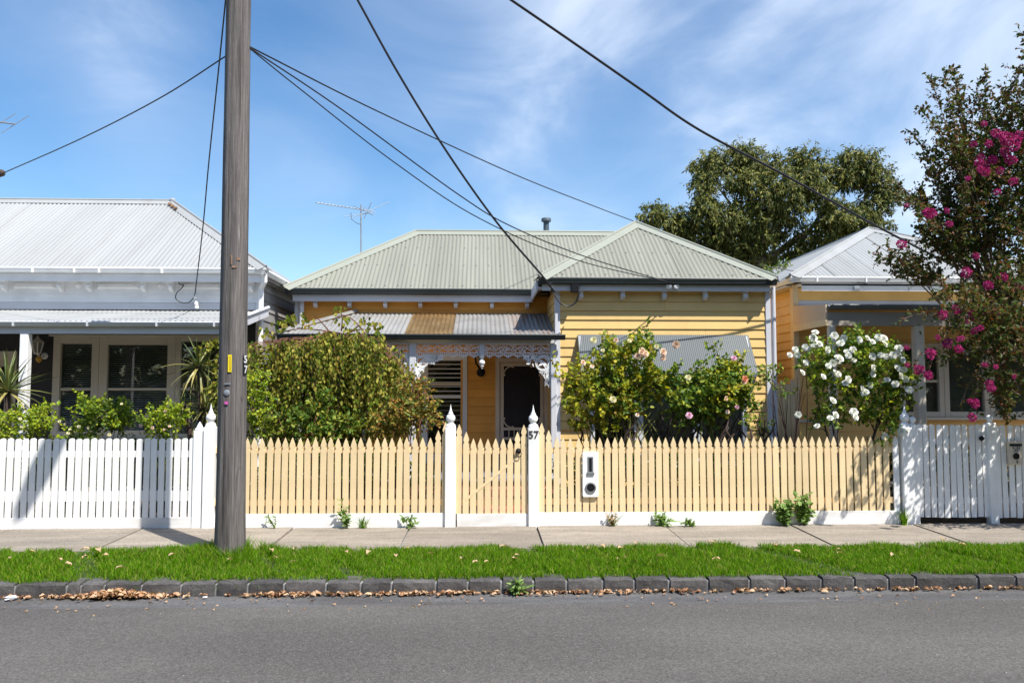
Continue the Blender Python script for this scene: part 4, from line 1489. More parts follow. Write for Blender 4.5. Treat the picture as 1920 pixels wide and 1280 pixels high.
for pa, pb in ((-130, -12), (19, 103), (176, 261), (331, 414)):
    a, b_ = X(pa, YL), X(pb, YL)
    z0, z1 = Z(546, YL), Z(534, YL)
    MB().hexa([(a, YL - 0.032, z0), (b_, YL - 0.032, z0), (b_, YL - 0.032, z1), (a, YL - 0.032, z1)],
              [(a + 0.06, YL - 0.085, z0 + 0.03), (b_ - 0.06, YL - 0.085, z0 + 0.03), (b_ - 0.06, YL - 0.085, z1 - 0.03), (a + 0.06, YL - 0.085, z1 - 0.03)]).build('frieze_panel', M['white'], wh)
for p in (142, 297.5):
    x, z = X(p, YL), Z(539, YL)
    MB().add([(x - 0.07, YL - 0.031, z), (x, YL - 0.031, z - 0.07), (x + 0.07, YL - 0.031, z), (x, YL - 0.031, z + 0.07), (x, YL - 0.10, z)],
             [(0, 1, 4), (1, 2, 4), (2, 3, 4), (3, 0, 4)]).build('frieze_diamond', M['white'], wh)
MB().box(xLl, xLr - 0.09, YL - 0.034, YL + 0.09, Z(583, YL), Z(570.5, YL)).build('flashing', M['lilac'], wh)
MB().box(xLr - 0.085, xLr, YL - 0.045, YL + 0.09, 0.02, Z(516, YL)).build('corner_board', M['white'], wh, bevel=0.004)
MB().box(xLl, xLr, YLG + 0.08, YL + 0.09, zlg - 0.13, zlg - 0.10).build('soffit', M['white'], wh)
MB().box(xLl, xLr + 0.10, YLG + 0.09, YLG + 0.12, zlg - 0.21, zlg - 0.02).build('fascia', M['white'], wh)
xlg = X(493, YLG)
xprism(wh, 'gutter', gutter_prof(YLG, zlg, 0.11, 0.085), xLl, xlg, M['white'])
for p in (52, 131, 178, 297):
    MB().box(X(p, YLG) - 0.012, X(p, YLG) + 0.012, YLG - 0.012, YLG + 0.02, zlg - 0.088, zlg + 0.003).build('gutter_strap', M['white'], wh)
MB().prism([(xlg, zlg), (xlg - 0.012, zlg), (xlg - 0.10, zlg - 0.085), (xlg - 0.03, zlg - 0.09), (xlg + 0.006, zlg - 0.03)], (0, YLG + 0.02, 0), (1, 0, 0), (0, 0, 1), (0, 1, 0), 10).build('gutter', M['white'], wh)
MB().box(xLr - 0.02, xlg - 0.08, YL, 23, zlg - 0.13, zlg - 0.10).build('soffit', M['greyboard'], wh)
MB().tube([(xlg - 0.04, YLG + 0.10, zlg - 0.05), (xlg - 0.04, YLG + 0.12, Z(533, YL)), (xLr - 0.0, YL - 0.085, Z(545, YL)), (xLr - 0.0, YL - 0.085, 0.05)], 0.045, 10).build('downpipe', M['white'], wh, smooth=True)
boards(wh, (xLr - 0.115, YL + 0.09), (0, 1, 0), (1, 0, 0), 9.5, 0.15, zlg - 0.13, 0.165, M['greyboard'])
# roof
TL = 0.672
runL = 2.40
zrl = zlg - 0.002
UL = xlg - xLl
roof_sheets(wh, (xLl, YLG + 0.02, zrl), (1, 0, 0), (0, ca, sa), n_front, UL, lambda u: -0.02, lambda u: min(runL, UL - u) / ca, M['roof_white'])
h0 = Vector((xlg, YLG + 0.02, zrl))
h1 = Vector((xlg - runL, YLG + 0.02 + runL, zrl + runL * TL))
capping(wh, h0, h1, n_front, n_right, 0.14, M['roof_white'])
capping(wh, h1, (xLl, h1.y, h1.z), n_front, (0, sa, ca), 0.14, M['roof_white'])
MB().lathe([(0.055, -0.03), (0.06, 0.03), (0.03, 0.06), (0.001, 0.065)], h1 + Vector((0, 0, 0.01)), 10).build('ridge_end', M['roof_white'], wh, smooth=True)
for k in range(3):
    p = h1 + (h0 - h1) * (0.05 + 0.035 * k) + Vector((-0.09, -0.09, 0.0))
    MB().box(p.x - 0.03, p.x + 0.03, p.y - 0.03, p.y + 0.02, p.z - 0.02, p.z + 0.012).build('rust_patch', M['rust'], wh)
hb = Vector((xlg, YLG + 0.02 + 2 * runL, zrl))
dn = Vector((0, 0, -0.02))
MB().add([h0 + dn, h1 + dn, hb + dn], [(0, 1, 2)]).add([h1 + dn, hb + dn, (xLl, hb.y, hb.z - 0.02), (xLl, h1.y, h1.z - 0.02)], [(0, 1, 2, 3)]).build('rear_roof', M['roof_white'], wh)
# verandah of the white house
YLV = 11.5
zlv, zlw = Z(603, YLV, 200), Z(583, YL, 200)
tvl = (zlw - zlv) / (YL - YLV)
c2 = 1 / math.sqrt(1 + tvl * tvl)
xLv = X(437, YLV)
roof_sheets(wh, (xLl, YLV + 0.03, zlv + 0.01), (1, 0, 0), (0, c2, tvl * c2), (0, -tvl * c2, c2), xLv - xLl, lambda u: -0.02, lambda u: (YL - YLV - 0.06) / c2, M['roof_white'], name='verandah_roof_sheet')
xprism(wh, 'verandah_gutter', gutter_prof(YLV - 0.06, zlv + 0.002, 0.1, 0.068), xLl, xLv + 0.03, M['lilac'])
for p in (24, 163, 293, 401):
    MB().box(X(p, YLV) - 0.01, X(p, YLV) + 0.01, YLV - 0.071, YLV - 0.03, zlv - 0.068, zlv + 0.005).build('gutter_strap', M['lilac'], wh)
MB().box(xLl, xLv, YLV + 0.045, YLV + 0.10, Z(627, YLV), Z(610, YLV)).build('verandah_beam', M['lilac'], wh)
MB().beam((xLv + 0.01, YLV + 0.02, zlv - 0.03), (xLv + 0.01, YL - 0.05, zlw + 0.0), 0.03, 0.16).build('verandah_barge', M['lilac'], wh)
MB().tube([(xLv + 0.02, YLV + 0.02, zlv + 0.04), (xLv + 0.02, YL - 0.05, zlw + 0.06)], 0.03, 8).build('barge_roll', M['lilac'], wh, smooth=True)
for p, w in ((45, 0.115), (437, 0.115), (-260, 0.115)):
    x = X(p, YLV + 0.07)
    MB().box(x - w / 2, x + w / 2, YLV + 0.015, YLV + 0.015 + w, 0.1, Z(627, YLV)).build('verandah_post', M['lilac'] if p > 400 else M['white'], wh, bevel=0.008)
MB().box(xLl, xLr, YLV - 0.1, YL + 0.05, 0, 0.16).build('verandah_floor', M['concrete'], wh)
# front wall under the verandah
wz = (Z(820, YL), Z(633, YL))
wxa, wxb = X(100, YL), X(436, YL)
dxa, dxb = X(-40, YL), X(32, YL)
boards(wh, (xLl, YL), (1, 0, 0), (0, -1, 0), xLr - xLl - 0.08, 0.16, Z(583, YL) - 0.002, 0.25, M['charcoal'],
       cuts=[(wxa - xLl, wxb - xLl, wz[0], wz[1]), (dxa - xLl, dxb - xLl, 0, Z(660, YL))])
MB().box(wxa - 0.06, wxb + 0.06, YL - 0.09, YL + 0.02, wz[1], Z(629.5, YL)).build('window_head', M['creamtrim'], wh, bevel=0.006)
zc0, zc1 = wz
zrail = Z(729.5, YL)
window(wh, (wxa, X(186, YL)), (zc0, zc1), YL, M['creamtrim'], 0.115, rail=zrail, blind='blind', sill=False)
window(wh, (X(186, YL) + 0.004, X(330, YL) - 0.004), (zc0, zc1), YL, M['creamtrim'], 0.13, rail=zrail, blind='blind', sill=False)
window(wh, (X(330, YL), wxb), (zc0, zc1), YL, M['creamtrim'], 0.075, rail=zrail, blind='blind', sill=False)
MB().box(wxa - 0.05, wxb + 0.05, YL - 0.12, YL + 0.02, zc0 - 0.06, zc0 - 0.003).build('window_sill', M['creamtrim'], wh, bevel=0.006)
b = MB()
zd = Z(660, YL)
b.box(dxa, dxa + 0.12, YL - 0.05, YL + 0.05, 0.16, zd).box(dxb - 0.12, dxb, YL - 0.05, YL + 0.05, 0.16, zd).box(dxa + 0.12, dxb - 0.12, YL - 0.05, YL + 0.05, zd - 0.11, zd)
dd = b.build('door', M['creamtrim'], wh, bevel=0.005)
MB().box(dxa + 0.12, dxb - 0.12, YL, YL + 0.04, 0.16, zd - 0.11).build('door_leaf', M['beige'], dd)
MB().box(dxa + 0.2, dxb - 0.2, YL - 0.012, YL, 1.3, zd - 0.25).build('door_glass', M['dark'], dd)
# junction box, loop and insulators on the frieze
x, z = X(342, YL - 0.1), Z(521, YL)
MB().lathe([(0.055, 0), (0.07, 0.03), (0.065, 0.06), (0.03, 0.075)], (x, YL - 0.05, z), 12, axis=(0, -1, -0.4)).build('junction_box', M['terracotta'], wh, smooth=True)
MB().box(x + 0.16, x + 0.22, YL - 0.10, YL - 0.05, z - 0.01, z + 0.05).build('cable_clip', M['terracotta'], wh)
pts = [P(a, c, YL - 0.12) for a, c in ((335, 527), (337, 533), (344, 534), (340, 541), (331, 550), (330, 560), (340, 567), (354, 567), (363, 558), (366, 548))]
MB().tube(smooth_pts(pts), 0.008, 5).build('cable_loop', M['cable'], wh, smooth=True)
for p, q in ((366, 556), (368, 568), (369, 575)):
    MB().lathe([(0.02, -0.035), (0.034, -0.02), (0.034, 0.0), (0.022, 0.012), (0.03, 0.02), (0.012, 0.035)], P(p, q, YL - 0.1), 10).build('insulator', M['white'], wh, smooth=True)
# lantern
wl_ = thing('wall_lantern', 'cream wall lantern with amber glass on the dark boards left of the window', 'lantern', (X(65, YL), YL, Z(660, YL)))
x, z = X(65, YL - 0.2), Z(655, YL)
MB().lathe([(0.045, -0.10), (0.085, 0.065), (0.03, 0.075)], (x, YL - 0.17, z + 0.02), 6).build('lamp_glass', M['curtain'], wl_)
b = MB()
for k in range(6):
    a = math.pi * k / 3
    b.beam((x + 0.048 * math.cos(a), YL - 0.17 + 0.048 * math.sin(a), z - 0.085), (x + 0.09 * math.cos(a), YL - 0.17 + 0.09 * math.sin(a), z + 0.085), 0.014, 0.014)
b.lathe([(0.05, -0.005), (0.052, 0.01), (0.02, 0.015)], (x, YL - 0.17, z - 0.09), 6)
b.build('lantern_frame', M['white'], wl_)
MB().lathe([(0.105, 0), (0.10, 0.012), (0.045, 0.06), (0.03, 0.075), (0.012, 0.10), (0.001, 0.12)], (x, YL - 0.17, z + 0.085), 6).build('hood', M['creamtrim'], wl_)
MB().tube([(x, YL - 0.17, z - 0.09), (x + 0.03, YL - 0.12, z - 0.15), (x + 0.05, YL - 0.06, z - 0.14)], 0.014, 6).build('arm', M['white'], wl_, smooth=True)
MB().lathe([(0.05, 0), (0.055, 0.01), (0.03, 0.03)], (x + 0.05, YL - 0.033, z - 0.12), 12, axis=(0, -1, 0)).build('back_plate', M['white'], wl_, smooth=True)
MB().lathe([(0.001, -0.06), (0.04, -0.03), (0.05, 0.01), (0.03, 0.04), (0.01, 0.05)], (x + 0.015, YL - 0.14, z - 0.175), 8).build('amber_drop', M['amber'], wl_)

# ------------------------------------------------------------------ the yellow house on the right
YR = 13.4
YRG = 13.08
rh = thing('cottage', 'golden yellow house with a white hipped iron roof, behind the magenta tree', 'house', (X(1700, YR), YR, 0))
xRl = X(1491, YR)
xRr = 13.5
zrg = Z(518.5, YRG, 1600)
MB().box(xRl + 0.12, xRr, YR + 0.10, 24, 0, zrg - 0.05).build('wall', M['gold'], rh)
MB().box(xRl - 0.02, xRl + 0.075, YR - 0.045, YR + 0.09, 0.02, Z(531, YR)).build('corner_board', M['cream'], rh, bevel=0.004)
boards(rh, (xRl + 0.115, 23), (0, -1, 0), (-1, 0, 0), 23 - YR - 0.09, 0.15, zrg - 0.16, 0.155, M['gold'])
MB().box(xRl + 0.06, xRr, YRG + 0.09, YRG + 0.12, Z(541, YRG), Z(526, YRG)).build('fascia', M['white'], rh)
MB().box(xRl + 0.08, xRr, YR - 0.03, YR + 0.09, Z(561, YR), Z(538, YR)).build('frieze_board', M['gold'], rh)
MB().box(xRl + 0.08, xRr, YR - 0.035, YR + 0.09, Z(574, YR), Z(561.5, YR)).build('flashing', M['lilac'], rh)
xrg = X(1487.5, YRG)
xprism(rh, 'gutter', gutter_prof(YRG, zrg, 0.11, 0.085), xrg, xRr, M['white'])
for p in (1537, 1630, 1721):
    MB().box(X(p, YRG) - 0.012, X(p, YRG) + 0.012, YRG - 0.012, YRG + 0.02, zrg - 0.088, zrg + 0.003).build('gutter_strap', M['white'], rh)
MB().prism([(xrg, zrg), (xrg + 0.10, zrg - 0.005), (xrg + 0.10, zrg - 0.09), (xrg + 0.03, zrg - 0.09), (xrg - 0.006, zrg - 0.03)], (0, YRG + 0.01, 0), (1, 0, 0), (0, 0, 1), (0, 1, 0), 11).build('gutter', M['white'], rh)
MB().box(xrg + 0.03, xRl + 0.12, YR, 24, zrg - 0.14, zrg - 0.11).build('soffit', M['creamtrim'], rh)
MB().box(xRl, xRr, YRG + 0.09, YR + 0.09, zrg - 0.14, zrg - 0.11).build('soffit', M['creamtrim'], rh)
TR = 0.51
cr_ = 1 / math.sqrt(1 + TR * TR)
sr_ = TR * cr_
rr = 2.62
Wd = 2 * rr
zrr = zrg - 0.002
nfr, nlr, nrr = (0, -sr_, cr_), (-sr_, 0, cr_), (sr_, 0, cr_)
roof_sheets(rh, (xrg, YRG + 0.02, zrr), (1, 0, 0), (0, cr_, sr_), nfr, Wd, lambda u: -0.02, lambda u: min(u, Wd - u) / cr_, M['roof_white'])
ap2 = Vector((xrg + rr, YRG + 0.02 + rr, zrr + rr * TR))
capping(rh, (xrg, YRG + 0.02, zrr), ap2, nfr, nlr, 0.16, M['roof_white'])
capping(rh, (xrg + Wd, YRG + 0.02, zrr), ap2, nfr, nrr, 0.16, M['roof_white'])
roof_sheets(rh, (xrg, 24, zrr), (0, -1, 0), (cr_, 0, sr_), nlr, 24 - YRG - 0.02, lambda u: 0, lambda u: min(rr, 24 - YRG - 0.02 - u) / cr_, M['roof_white'], sheet_w=1.5)
roof_sheets(rh, (xrg + Wd, YRG + 0.02, zrr), (0, 1, 0), (-cr_, 0, sr_), nrr, 24 - YRG - 0.02, lambda u: 0, lambda u: min(rr, u) / cr_, M['roof_white'], sheet_w=3.0, pitch=0.0762 * 2)
capping(rh, ap2, (ap2.x, 24, ap2.z), nlr, nrr, 0.16, M['roof_white'])
MB().add([(xrg + Wd - 0.1, YRG + 0.03, zrr - 0.01), (xRr, YRG + 0.03, zrr - 0.01), (xRr, 24, zrr + 0.6), (xrg + Wd - 0.1, 24, zrr + 0.6)], [(0, 1, 2, 3)]).build('rear_roof', M['roof_white'], rh)
# verandah
YRV = 12.05
zrv, zrw = Z(571, YRV, 1650), Z(574.5, YR, 1650)
xRv = X(1557, YRV)
MB().hexa([(xRv, YRV, zrv - 0.03), (xRr, YRV, zrv - 0.03), (xRr, YR - 0.04, zrw - 0.03), (xRv, YR - 0.04, zrw - 0.03)],
          [(xRv, YRV, zrv), (xRr, YRV, zrv), (xRr, YR - 0.04, zrw), (xRv, YR - 0.04, zrw)]).build('verandah_roof', M['roof_white'], rh)
xprism(rh, 'verandah_gutter', gutter_prof(YRV - 0.07, zrv - 0.002, 0.1, 0.075), xRv, xRr, M['grey_iron'])
MB().box(xRv, xRr, YRV + 0.035, YRV + 0.09, Z(608, YRV), Z(582, YRV)).build('verandah_beam', M['taupe'], rh)
zb0 = Z(608, YRV)
MB().hexa([(xRv - 0.03, YRV + 0.03, zb0 + 0.10), (xRv - 0.002, YRV + 0.03, zb0 + 0.10), (xRv - 0.002, YR - 0.05, zb0 + 0.10), (xRv - 0.03, YR - 0.05, zb0 + 0.10)],
          [(xRv - 0.03, YRV + 0.03, zrv - 0.0), (xRv - 0.002, YRV + 0.03, zrv - 0.0), (xRv - 0.002, YR - 0.05, zrw), (xRv - 0.03, YR - 0.05, zrw)]).build('end_board', M['tan'], rh)
MB().box(xRv - 0.035, xRv - 0.004, YRV + 0.03, YR - 0.05, zb0, zb0 + 0.098).build('end_board', M['cream'], rh)
for p, w in ((1561, 0.10), (1724.5, 0.135)):
    x = X(p, YRV + 0.07)
    MB().box(x - w / 2, x + w / 2, YRV + 0.012, YRV + 0.012 + w, 0.1, zb0).build('verandah_post', M['creamtrim'], rh, bevel=0.008)
MB().box(xRl, xRr, YRV - 0.1, YR + 0.05, 0, 0.16).build('verandah_floor', M['concrete'], rh)
wz = (Z(782, YR), Z(642, YR))
wxa = X(1686, YR)
boards(rh, (xRl + 0.08, YR), (1, 0, 0), (0, -1, 0), xRr - xRl - 0.08, 0.16, Z(574, YR) - 0.002, 0.155, M['gold'], cuts=[(wxa - xRl - 0.08, X(2100, YR) - xRl - 0.08, wz[0], wz[1])])
edges = [wxa, X(1768, YR), X(1852, YR), X(1960, YR), X(2100, YR)]
for i in range(4):
    window(rh, (edges[i] + 0.003, edges[i + 1] - 0.003), wz, YR, M['creamtrim'], 0.085, rail=Z(714, YR) if i != 1 else None, sill=False, back='curtain')
MB().box(wxa - 0.05, edges[-1] + 0.05, YR - 0.11, YR + 0.02, wz[0] - 0.05, wz[0] - 0.003).build('window_sill', M['creamtrim'], rh, bevel=0.005)
MB().box(X(1498, YR - 0.5), X(1556, YR - 0.5), YR - 0.52, YR - 0.48, 0.1, Z(792, YR - 0.5)).build('low_wall', M['gold'], rh)
MB().box(X(1498, YR - 0.5) - 0.02, X(1556, YR - 0.5), YR - 0.55, YR - 0.46, Z(792, YR - 0.5), Z(788, YR - 0.5)).build('wall_cap', M['creamtrim'], rh)
# wire bracket
x, z = X(1614, YRG), Z(536, YRG)
MB().box(x - 0.05, x + 0.05, YRG + 0.03, YRG + 0.095, z - 0.03, z + 0.03).build('wire_bracket', M['steel'], rh, bevel=0.01)

# paling gate between the two yellow houses
sg_ = thing('side_gate', 'cream paling gate in the gap between the two yellow houses', 'gate', (X(1468, 13.1), 13.1, 0))
xa, xb = xr + 0.14, xRl - 0.02
n = 5
for k in range(n):
    a = xa + (xb - xa) * k / n
    zt = Z(717, 13.15) + (0.0, 0.03, -0.02, 0.05, 0.0)[k]
    MB().box(a + 0.004, a + (xb - xa) / n - 0.004, 13.14, 13.16, 0.03, zt).build('paling', M['cream'], sg_)
MB().box(xa, xb, 13.162, 13.20, 1.3, 1.38).build('rail', M['cream'], sg_)
MB().box(xa, xb, 13.162, 13.20, 0.3, 0.38).build('rail', M['cream'], sg_)

# ------------------------------------------------------------------ pole, wires, antennas
YP = 8.30
pole = thing('utility_pole', 'tall weathered timber power pole standing in the grass verge', 'pole', (X(431, YP), YP, -0.05))
pb = P(431, 1040, YP)
pb.z = -0.10
pt = P(447.5, 0, YP)
dirp = (pt - pb) / (pt.z - pb.z)
nS, nR = 40, 30
vs, fs = [], []
prr = random.Random(9)
off = [prr.uniform(-0.0055, 0.004) for _ in range(nS)]
for i in range(nR + 1):
    z = 9.0 * i / nR
    c = pb + dirp * z
    r = 0.143 - 0.0036 * z + (0.012 * math.exp(-z * 3))
    for k in range(nS):
        a = 2 * math.pi * k / nS
        q = r + off[k] + prr.uniform(-0.0015, 0.0015)
        vs.append((c.x + q * math.cos(a), c.y + q * math.sin(a), c.z))
for i in range(nR):
    for k in range(nS):
        k2 = (k + 1) % nS
        fs.append((i * nS + k, i * nS + k2, (i + 1) * nS + k2, (i + 1) * nS + k))
fs.append(tuple(range(nR * nS, nR * nS + nS)))
MB().add(vs, fs).build('shaft', M['pole'], pole, smooth=True)


def on_pole(px, py, out=0.004):
    """point on the pole's skin seen at a pixel, and the outward angle"""
    d = (P(px, py, YP) - CAM).normalized()
    t = 0
    best = None
    for i in range(4000):
        p = CAM + d * (7.5 + i * 0.0004)
        z = (p.z - pb.z)
        c = pb + dirp * z
        r = 0.143 - 0.0036 * z + (0.012 * math.exp(-z * 3)) + out
        if (p.x - c.x) ** 2 + (p.y - c.y) ** 2 <= r * r:
            best = p
            break
    if best is None:
        best = P(px, py, YP - 0.1)
        c = pb + dirp * (best.z - pb.z)
    a = math.atan2(best.y - c.y, best.x - c.x)
    return best, a


def plate_on_pole(px, py, w, h, m, name, t=0.004):
    p, a = on_pole(px, py)
    e = Vector((-math.sin(a), math.cos(a), 0))
    n_ = Vector((math.cos(a), math.sin(a), 0))
    b = MB()
    u = Vector((dirp.x, dirp.y, 1)).normalized()
    k = [(-w / 2, -h / 2), (w / 2, -h / 2), (w / 2, h / 2), (-w / 2, h / 2)]
    b.hexa([p + e * x_ + u * z_ for x_, z_ in k], [p + e * x_ + u * z_ + n_ * t for x_, z_ in k])
    return b.build(name, m, pole)


ye = plate_on_pole(431, 681, 0.036, 0.172, M['sticker_yellow'], 'yellow_strip')
for k in range(7):
    q = plate_on_pole(431.5, 669 + k * 4, 0.014, 0.009, M['sticker_yellow'] if False else mat('strip_print', (0.30, 0.22, 0.02), 0.6), 'strip_mark', 0.006)
plate_on_pole(424.5, 755, 0.034, 0.03, M['pinktag'], 'pink_tag')
p, a = on_pole(425.5, 736, 0.0)
MB().lathe([(0.03, 0), (0.031, 0.004), (0.02, 0.009), (0.001, 0.010)], p, 16, axis=(math.cos(a), math.sin(a), 0)).build('metal_disc', M['steel'], pole, smooth=True)
plate_on_pole(427, 719, 0.06, 0.012, M['steel'], 'metal_strip')
for i, (ch, px_, py_) in enumerate((('5', 459.2, 674), ('7', 459.4, 693))):
    p, a = on_pole(px_, py_, 0.004)
    w_ = plate_on_pole(px_, py_, 0.058, 0.098, mat('number_plate_black', (0.02, 0.02, 0.022), 0.4), 'number_tile', 0.003)
    link('pole_number', text_mesh(ch, 0.105, M['lilac'], 0.002), pole, p + Vector((math.cos(a), math.sin(a), 0)) * 0.007, (math.pi / 2, 0, a + math.pi / 2))
for px_, py_, w, h in ((434, 487, 0.012, 0.10), (440, 500, 0.05, 0.02), (447, 485, 0.04, 0.03)):
    plate_on_pole(px_, py_, w, h, mat('old_orange_paint', (0.26, 0.16, 0.11), 0.8, 0.3, 20), 'paint_trace', 0.002)
# street lamp high above the frame: it throws the soft shadow on the white fence
lc = pb + dirp * 6.62
la = MB().tube([lc + Vector((0, -0.05, -0.25)), lc + Vector((-0.02, -0.45, -0.05)), lc + Vector((-0.03, -0.7, 0.02)), lc + Vector((-0.04, -1.0, 0.05))], 0.045, 10).build('lamp_arm', M['steel'], pole, smooth=True)
MB().lathe([(0.04, 0), (0.08, 0.05), (0.12, 0.25), (0.135, 0.55), (0.09, 0.80), (0.02, 0.86)], lc + Vector((-0.04, -0.90, 0.05)), 16, axis=(0, -1, 0.02)).build('lamp_head', M['steel'], la, smooth=True)



def wire(label, pxs, Y0, Y1, r, ext=0.0, m='cable', samples=10):
    """a cable hanging in the vertical plane through its two end points"""
    a, b_ = P(pxs[0][0], pxs[0][1], Y0), P(pxs[-1][0], pxs[-1][1], Y1)
    hd = Vector((b_.x - a.x, b_.y - a.y, 0))
    nn = Vector((-hd.y, hd.x, 0))
    pts = [a]
    for px_, py_ in pxs[1:-1]:
        d = P(px_, py_, 10.0) - CAM
        den = d.dot(nn)
        t = (a - CAM).dot(nn) / den
        pts.append(CAM + d * t)
    pts.append(b_)
    # smooth through the points
    out = []
    Q = [pts[0] * 2 - pts[1]] + pts + [pts[-1] * 2 - pts[-2]]
    for i in range(1, len(Q) - 2):
        for s in range(samples):
            t = s / samples
            p0, p1, p2, p3 = Q[i - 1], Q[i], Q[i + 1], Q[i + 2]
            out.append(0.5 * ((2 * p1) + (p2 - p0) * t + (2 * p0 - 5 * p1 + 4 * p2 - p3) * t * t + (3 * p1 - p0 - 3 * p2 + p3) * t ** 3))
    out.append(pts[-1])
    if ext:
        out.insert(0, out[0] + (out[0] - out[1]).normalized() * ext)
    o = MB().tube(out, r, 6).build('overhead_wire', M[m], None, smooth=True)
    return tag(o, label, 'wire')


wire('thin black wire running from the pole down to the far left edge', [(432, 100), (300, 184), (150, 261), (3, 326)], YP, 12.38, 0.0075)
wire('black wire dropping steeply from above onto the white house, beside the pole', [(426, -30), (412, 110), (392, 300), (380, 430), (366, 548)], 8.5, YL - 0.1, 0.0085)
wire('highest of the three wires fanning right from the pole, reaching the cottage roof peak', [(468, 88), (700, 205), (960, 325), (1110, 385), (1195, 417), (1240, 432)], YP, 17.5, 0.0085)
wire('middle of the three wires fanning right from the pole to the cottage eave', [(468, 90), (640, 205), (860, 365), (960, 425), (1100, 482), (1260, 531)], YP, YGW + 0.06, 0.0078)
wire('lowest of the three wires fanning right from the pole to the cottage eave', [(468, 91), (560, 165), (740, 305), (900, 410), (1080, 487), (1268, 532)], YP, YGW + 0.06, 0.0068)
wire('thick black cable slanting down to the fuse box under the cottage eave', [(668, -4), (748, 140), (838, 285), (930, 415), (1015, 515), (1040, 548)], 10.6, YGW + 0.0, 0.016, ext=4.0)
wire('thick black cable slanting across the upper right sky towards the gum tree', [(952, -4), (1066, 74), (1200, 167), (1310, 243), (1470, 328), (1640, 422), (1800, 505)], 10.2, 13.0, 0.0175, ext=4.0)
wire('thin wire from the gap beside the cottage to the right house fascia', [(1440, 500), (1489, 508), (1560, 520), (1628, 533)], 13.4, YRG + 0.04, 0.006)
b = MB().tube(smooth_pts([P(p, q, YGW - 0.02 + 0.0) for p, q in ((1030, 536), (1041, 556), (1049, 566), (1062, 574), (1074, 572), (1083, 562), (1087, 546))]), 0.0095, 6)
b.tube(smooth_pts([P(p, q, YGW + 0.02) for p, q in ((1034, 542), (1043, 560), (1054, 571), (1066, 573), (1078, 567), (1085, 552))]), 0.007, 6)
b.build('service_loop', M['cable'], cot, smooth=True)
MB().box(*[v for v in (P(1033, 540, YGW).x - 0.02, P(1033, 540, YGW).x + 0.02, YGW - 0.04, YGW + 0.0, P(1033, 540, YGW).z - 0.02, P(1033, 540, YGW).z + 0.02)]).build('cable_clamp', M['white'], cot)


def antenna(label, mast, tip, tail, Y, n, el, mast_top, mast_bottom):
    t = thing('tv_antenna', label, 'antenna', P(mast[0], mast_bottom, Y))
    a, b_ = P(*tip, Y - 0.35), P(*tail, Y + 0.25)
    MB().tube([P(mast[0], mast_bottom, Y), P(mast[0], mast_top, Y)], 0.016, 8).build('mast', M['steel'], t, smooth=True)
    MB().tube([a, b_], 0.010, 6).build('boom', M['steel'], t, smooth=True)
    d = (b_ - a)
    side = Vector((d.y, -d.x, 0)).normalized()
    for i in range(n):
        c = a + d * (0.01 + 0.80 * i / max(1, n - 1))
        s = side * (el * (0.6 + 0.4 * i / n))
        MB().tube([c - s, c + s], 0.006, 5).build('element', M['steel'], t)
    c = a + d * 0.90
    for up in (0.0,):
        for ang in (0.55, -0.55):
            s = (side * math.cos(ang) + Vector((0, 0, 1)) * math.sin(ang)) * el * 2.6
            MB().tube([c - s, c + s], 0.006, 5).build('element', M['steel'], t)
    return t


YA = 16.8
an = antenna('tv antenna on a thin mast above the left end of the cottage roof', (677, 0), (592, 380), (700, 396), YA, 14, 0.10, 384, 478)
for a_, b_ in (((657, 410), (730, 379)), ((645, 406), (704, 398)), ((663, 386), (700, 404))):
    MB().tube([P(*a_, YA - 0.2), P(*b_, YA + 0.2)], 0.006, 5).build('element', M['steel'], an)
MB().tube([P(p, q, YA - 0.05) for p, q in ((658, 399), (659, 411), (668, 418), (676, 421))], 0.006, 5).build('antenna_lead', M['cable'], an, smooth=True)
al = thing('tv_antenna', 'end of a tv antenna poking in at the left edge of the sky', 'antenna', P(-160, 385, 15.3))
MB().tube([P(-160, 385, 15.3), P(-160, 205, 15.3)], 0.02, 8).build('mast', M['steel'], al)
MB().tube([P(-180, 206, 15.3), P(29, 233, 14.9)], 0.016, 6).build('boom', M['steel'], al, smooth=True)
for c_, s_ in (((28, 233), 26), ((3, 229), 26), ((-30, 225), 30), ((-70, 219), 34)):
    MB().tube([P(c_[0] - s_, c_[1] + s_ * 0.66, 14.9), P(c_[0] + s_, c_[1] - s_ * 0.62, 15.0)], 0.007, 5).build('element', M['steel'], al)
ch = thing('wire_bracket', 'small brown timber bracket end at the left edge of the sky, holding a wire', 'bracket', P(-60, 385, 12.3))
MB().tube([P(-120, 520, 12.95), P(-60, 345, 12.42), P(2, 325, 12.4)], [0.025, 0.025, 0.025], 8).build('arm', M['bark'], ch, smooth=True)
MB().lathe([(0.03, -0.06), (0.055, -0.03), (0.055, 0.03), (0.03, 0.06)], P(1, 325, 12.4), 10, axis=(1, 0, 0.3)).build('insulator', M['bark'], ch, smooth=True)

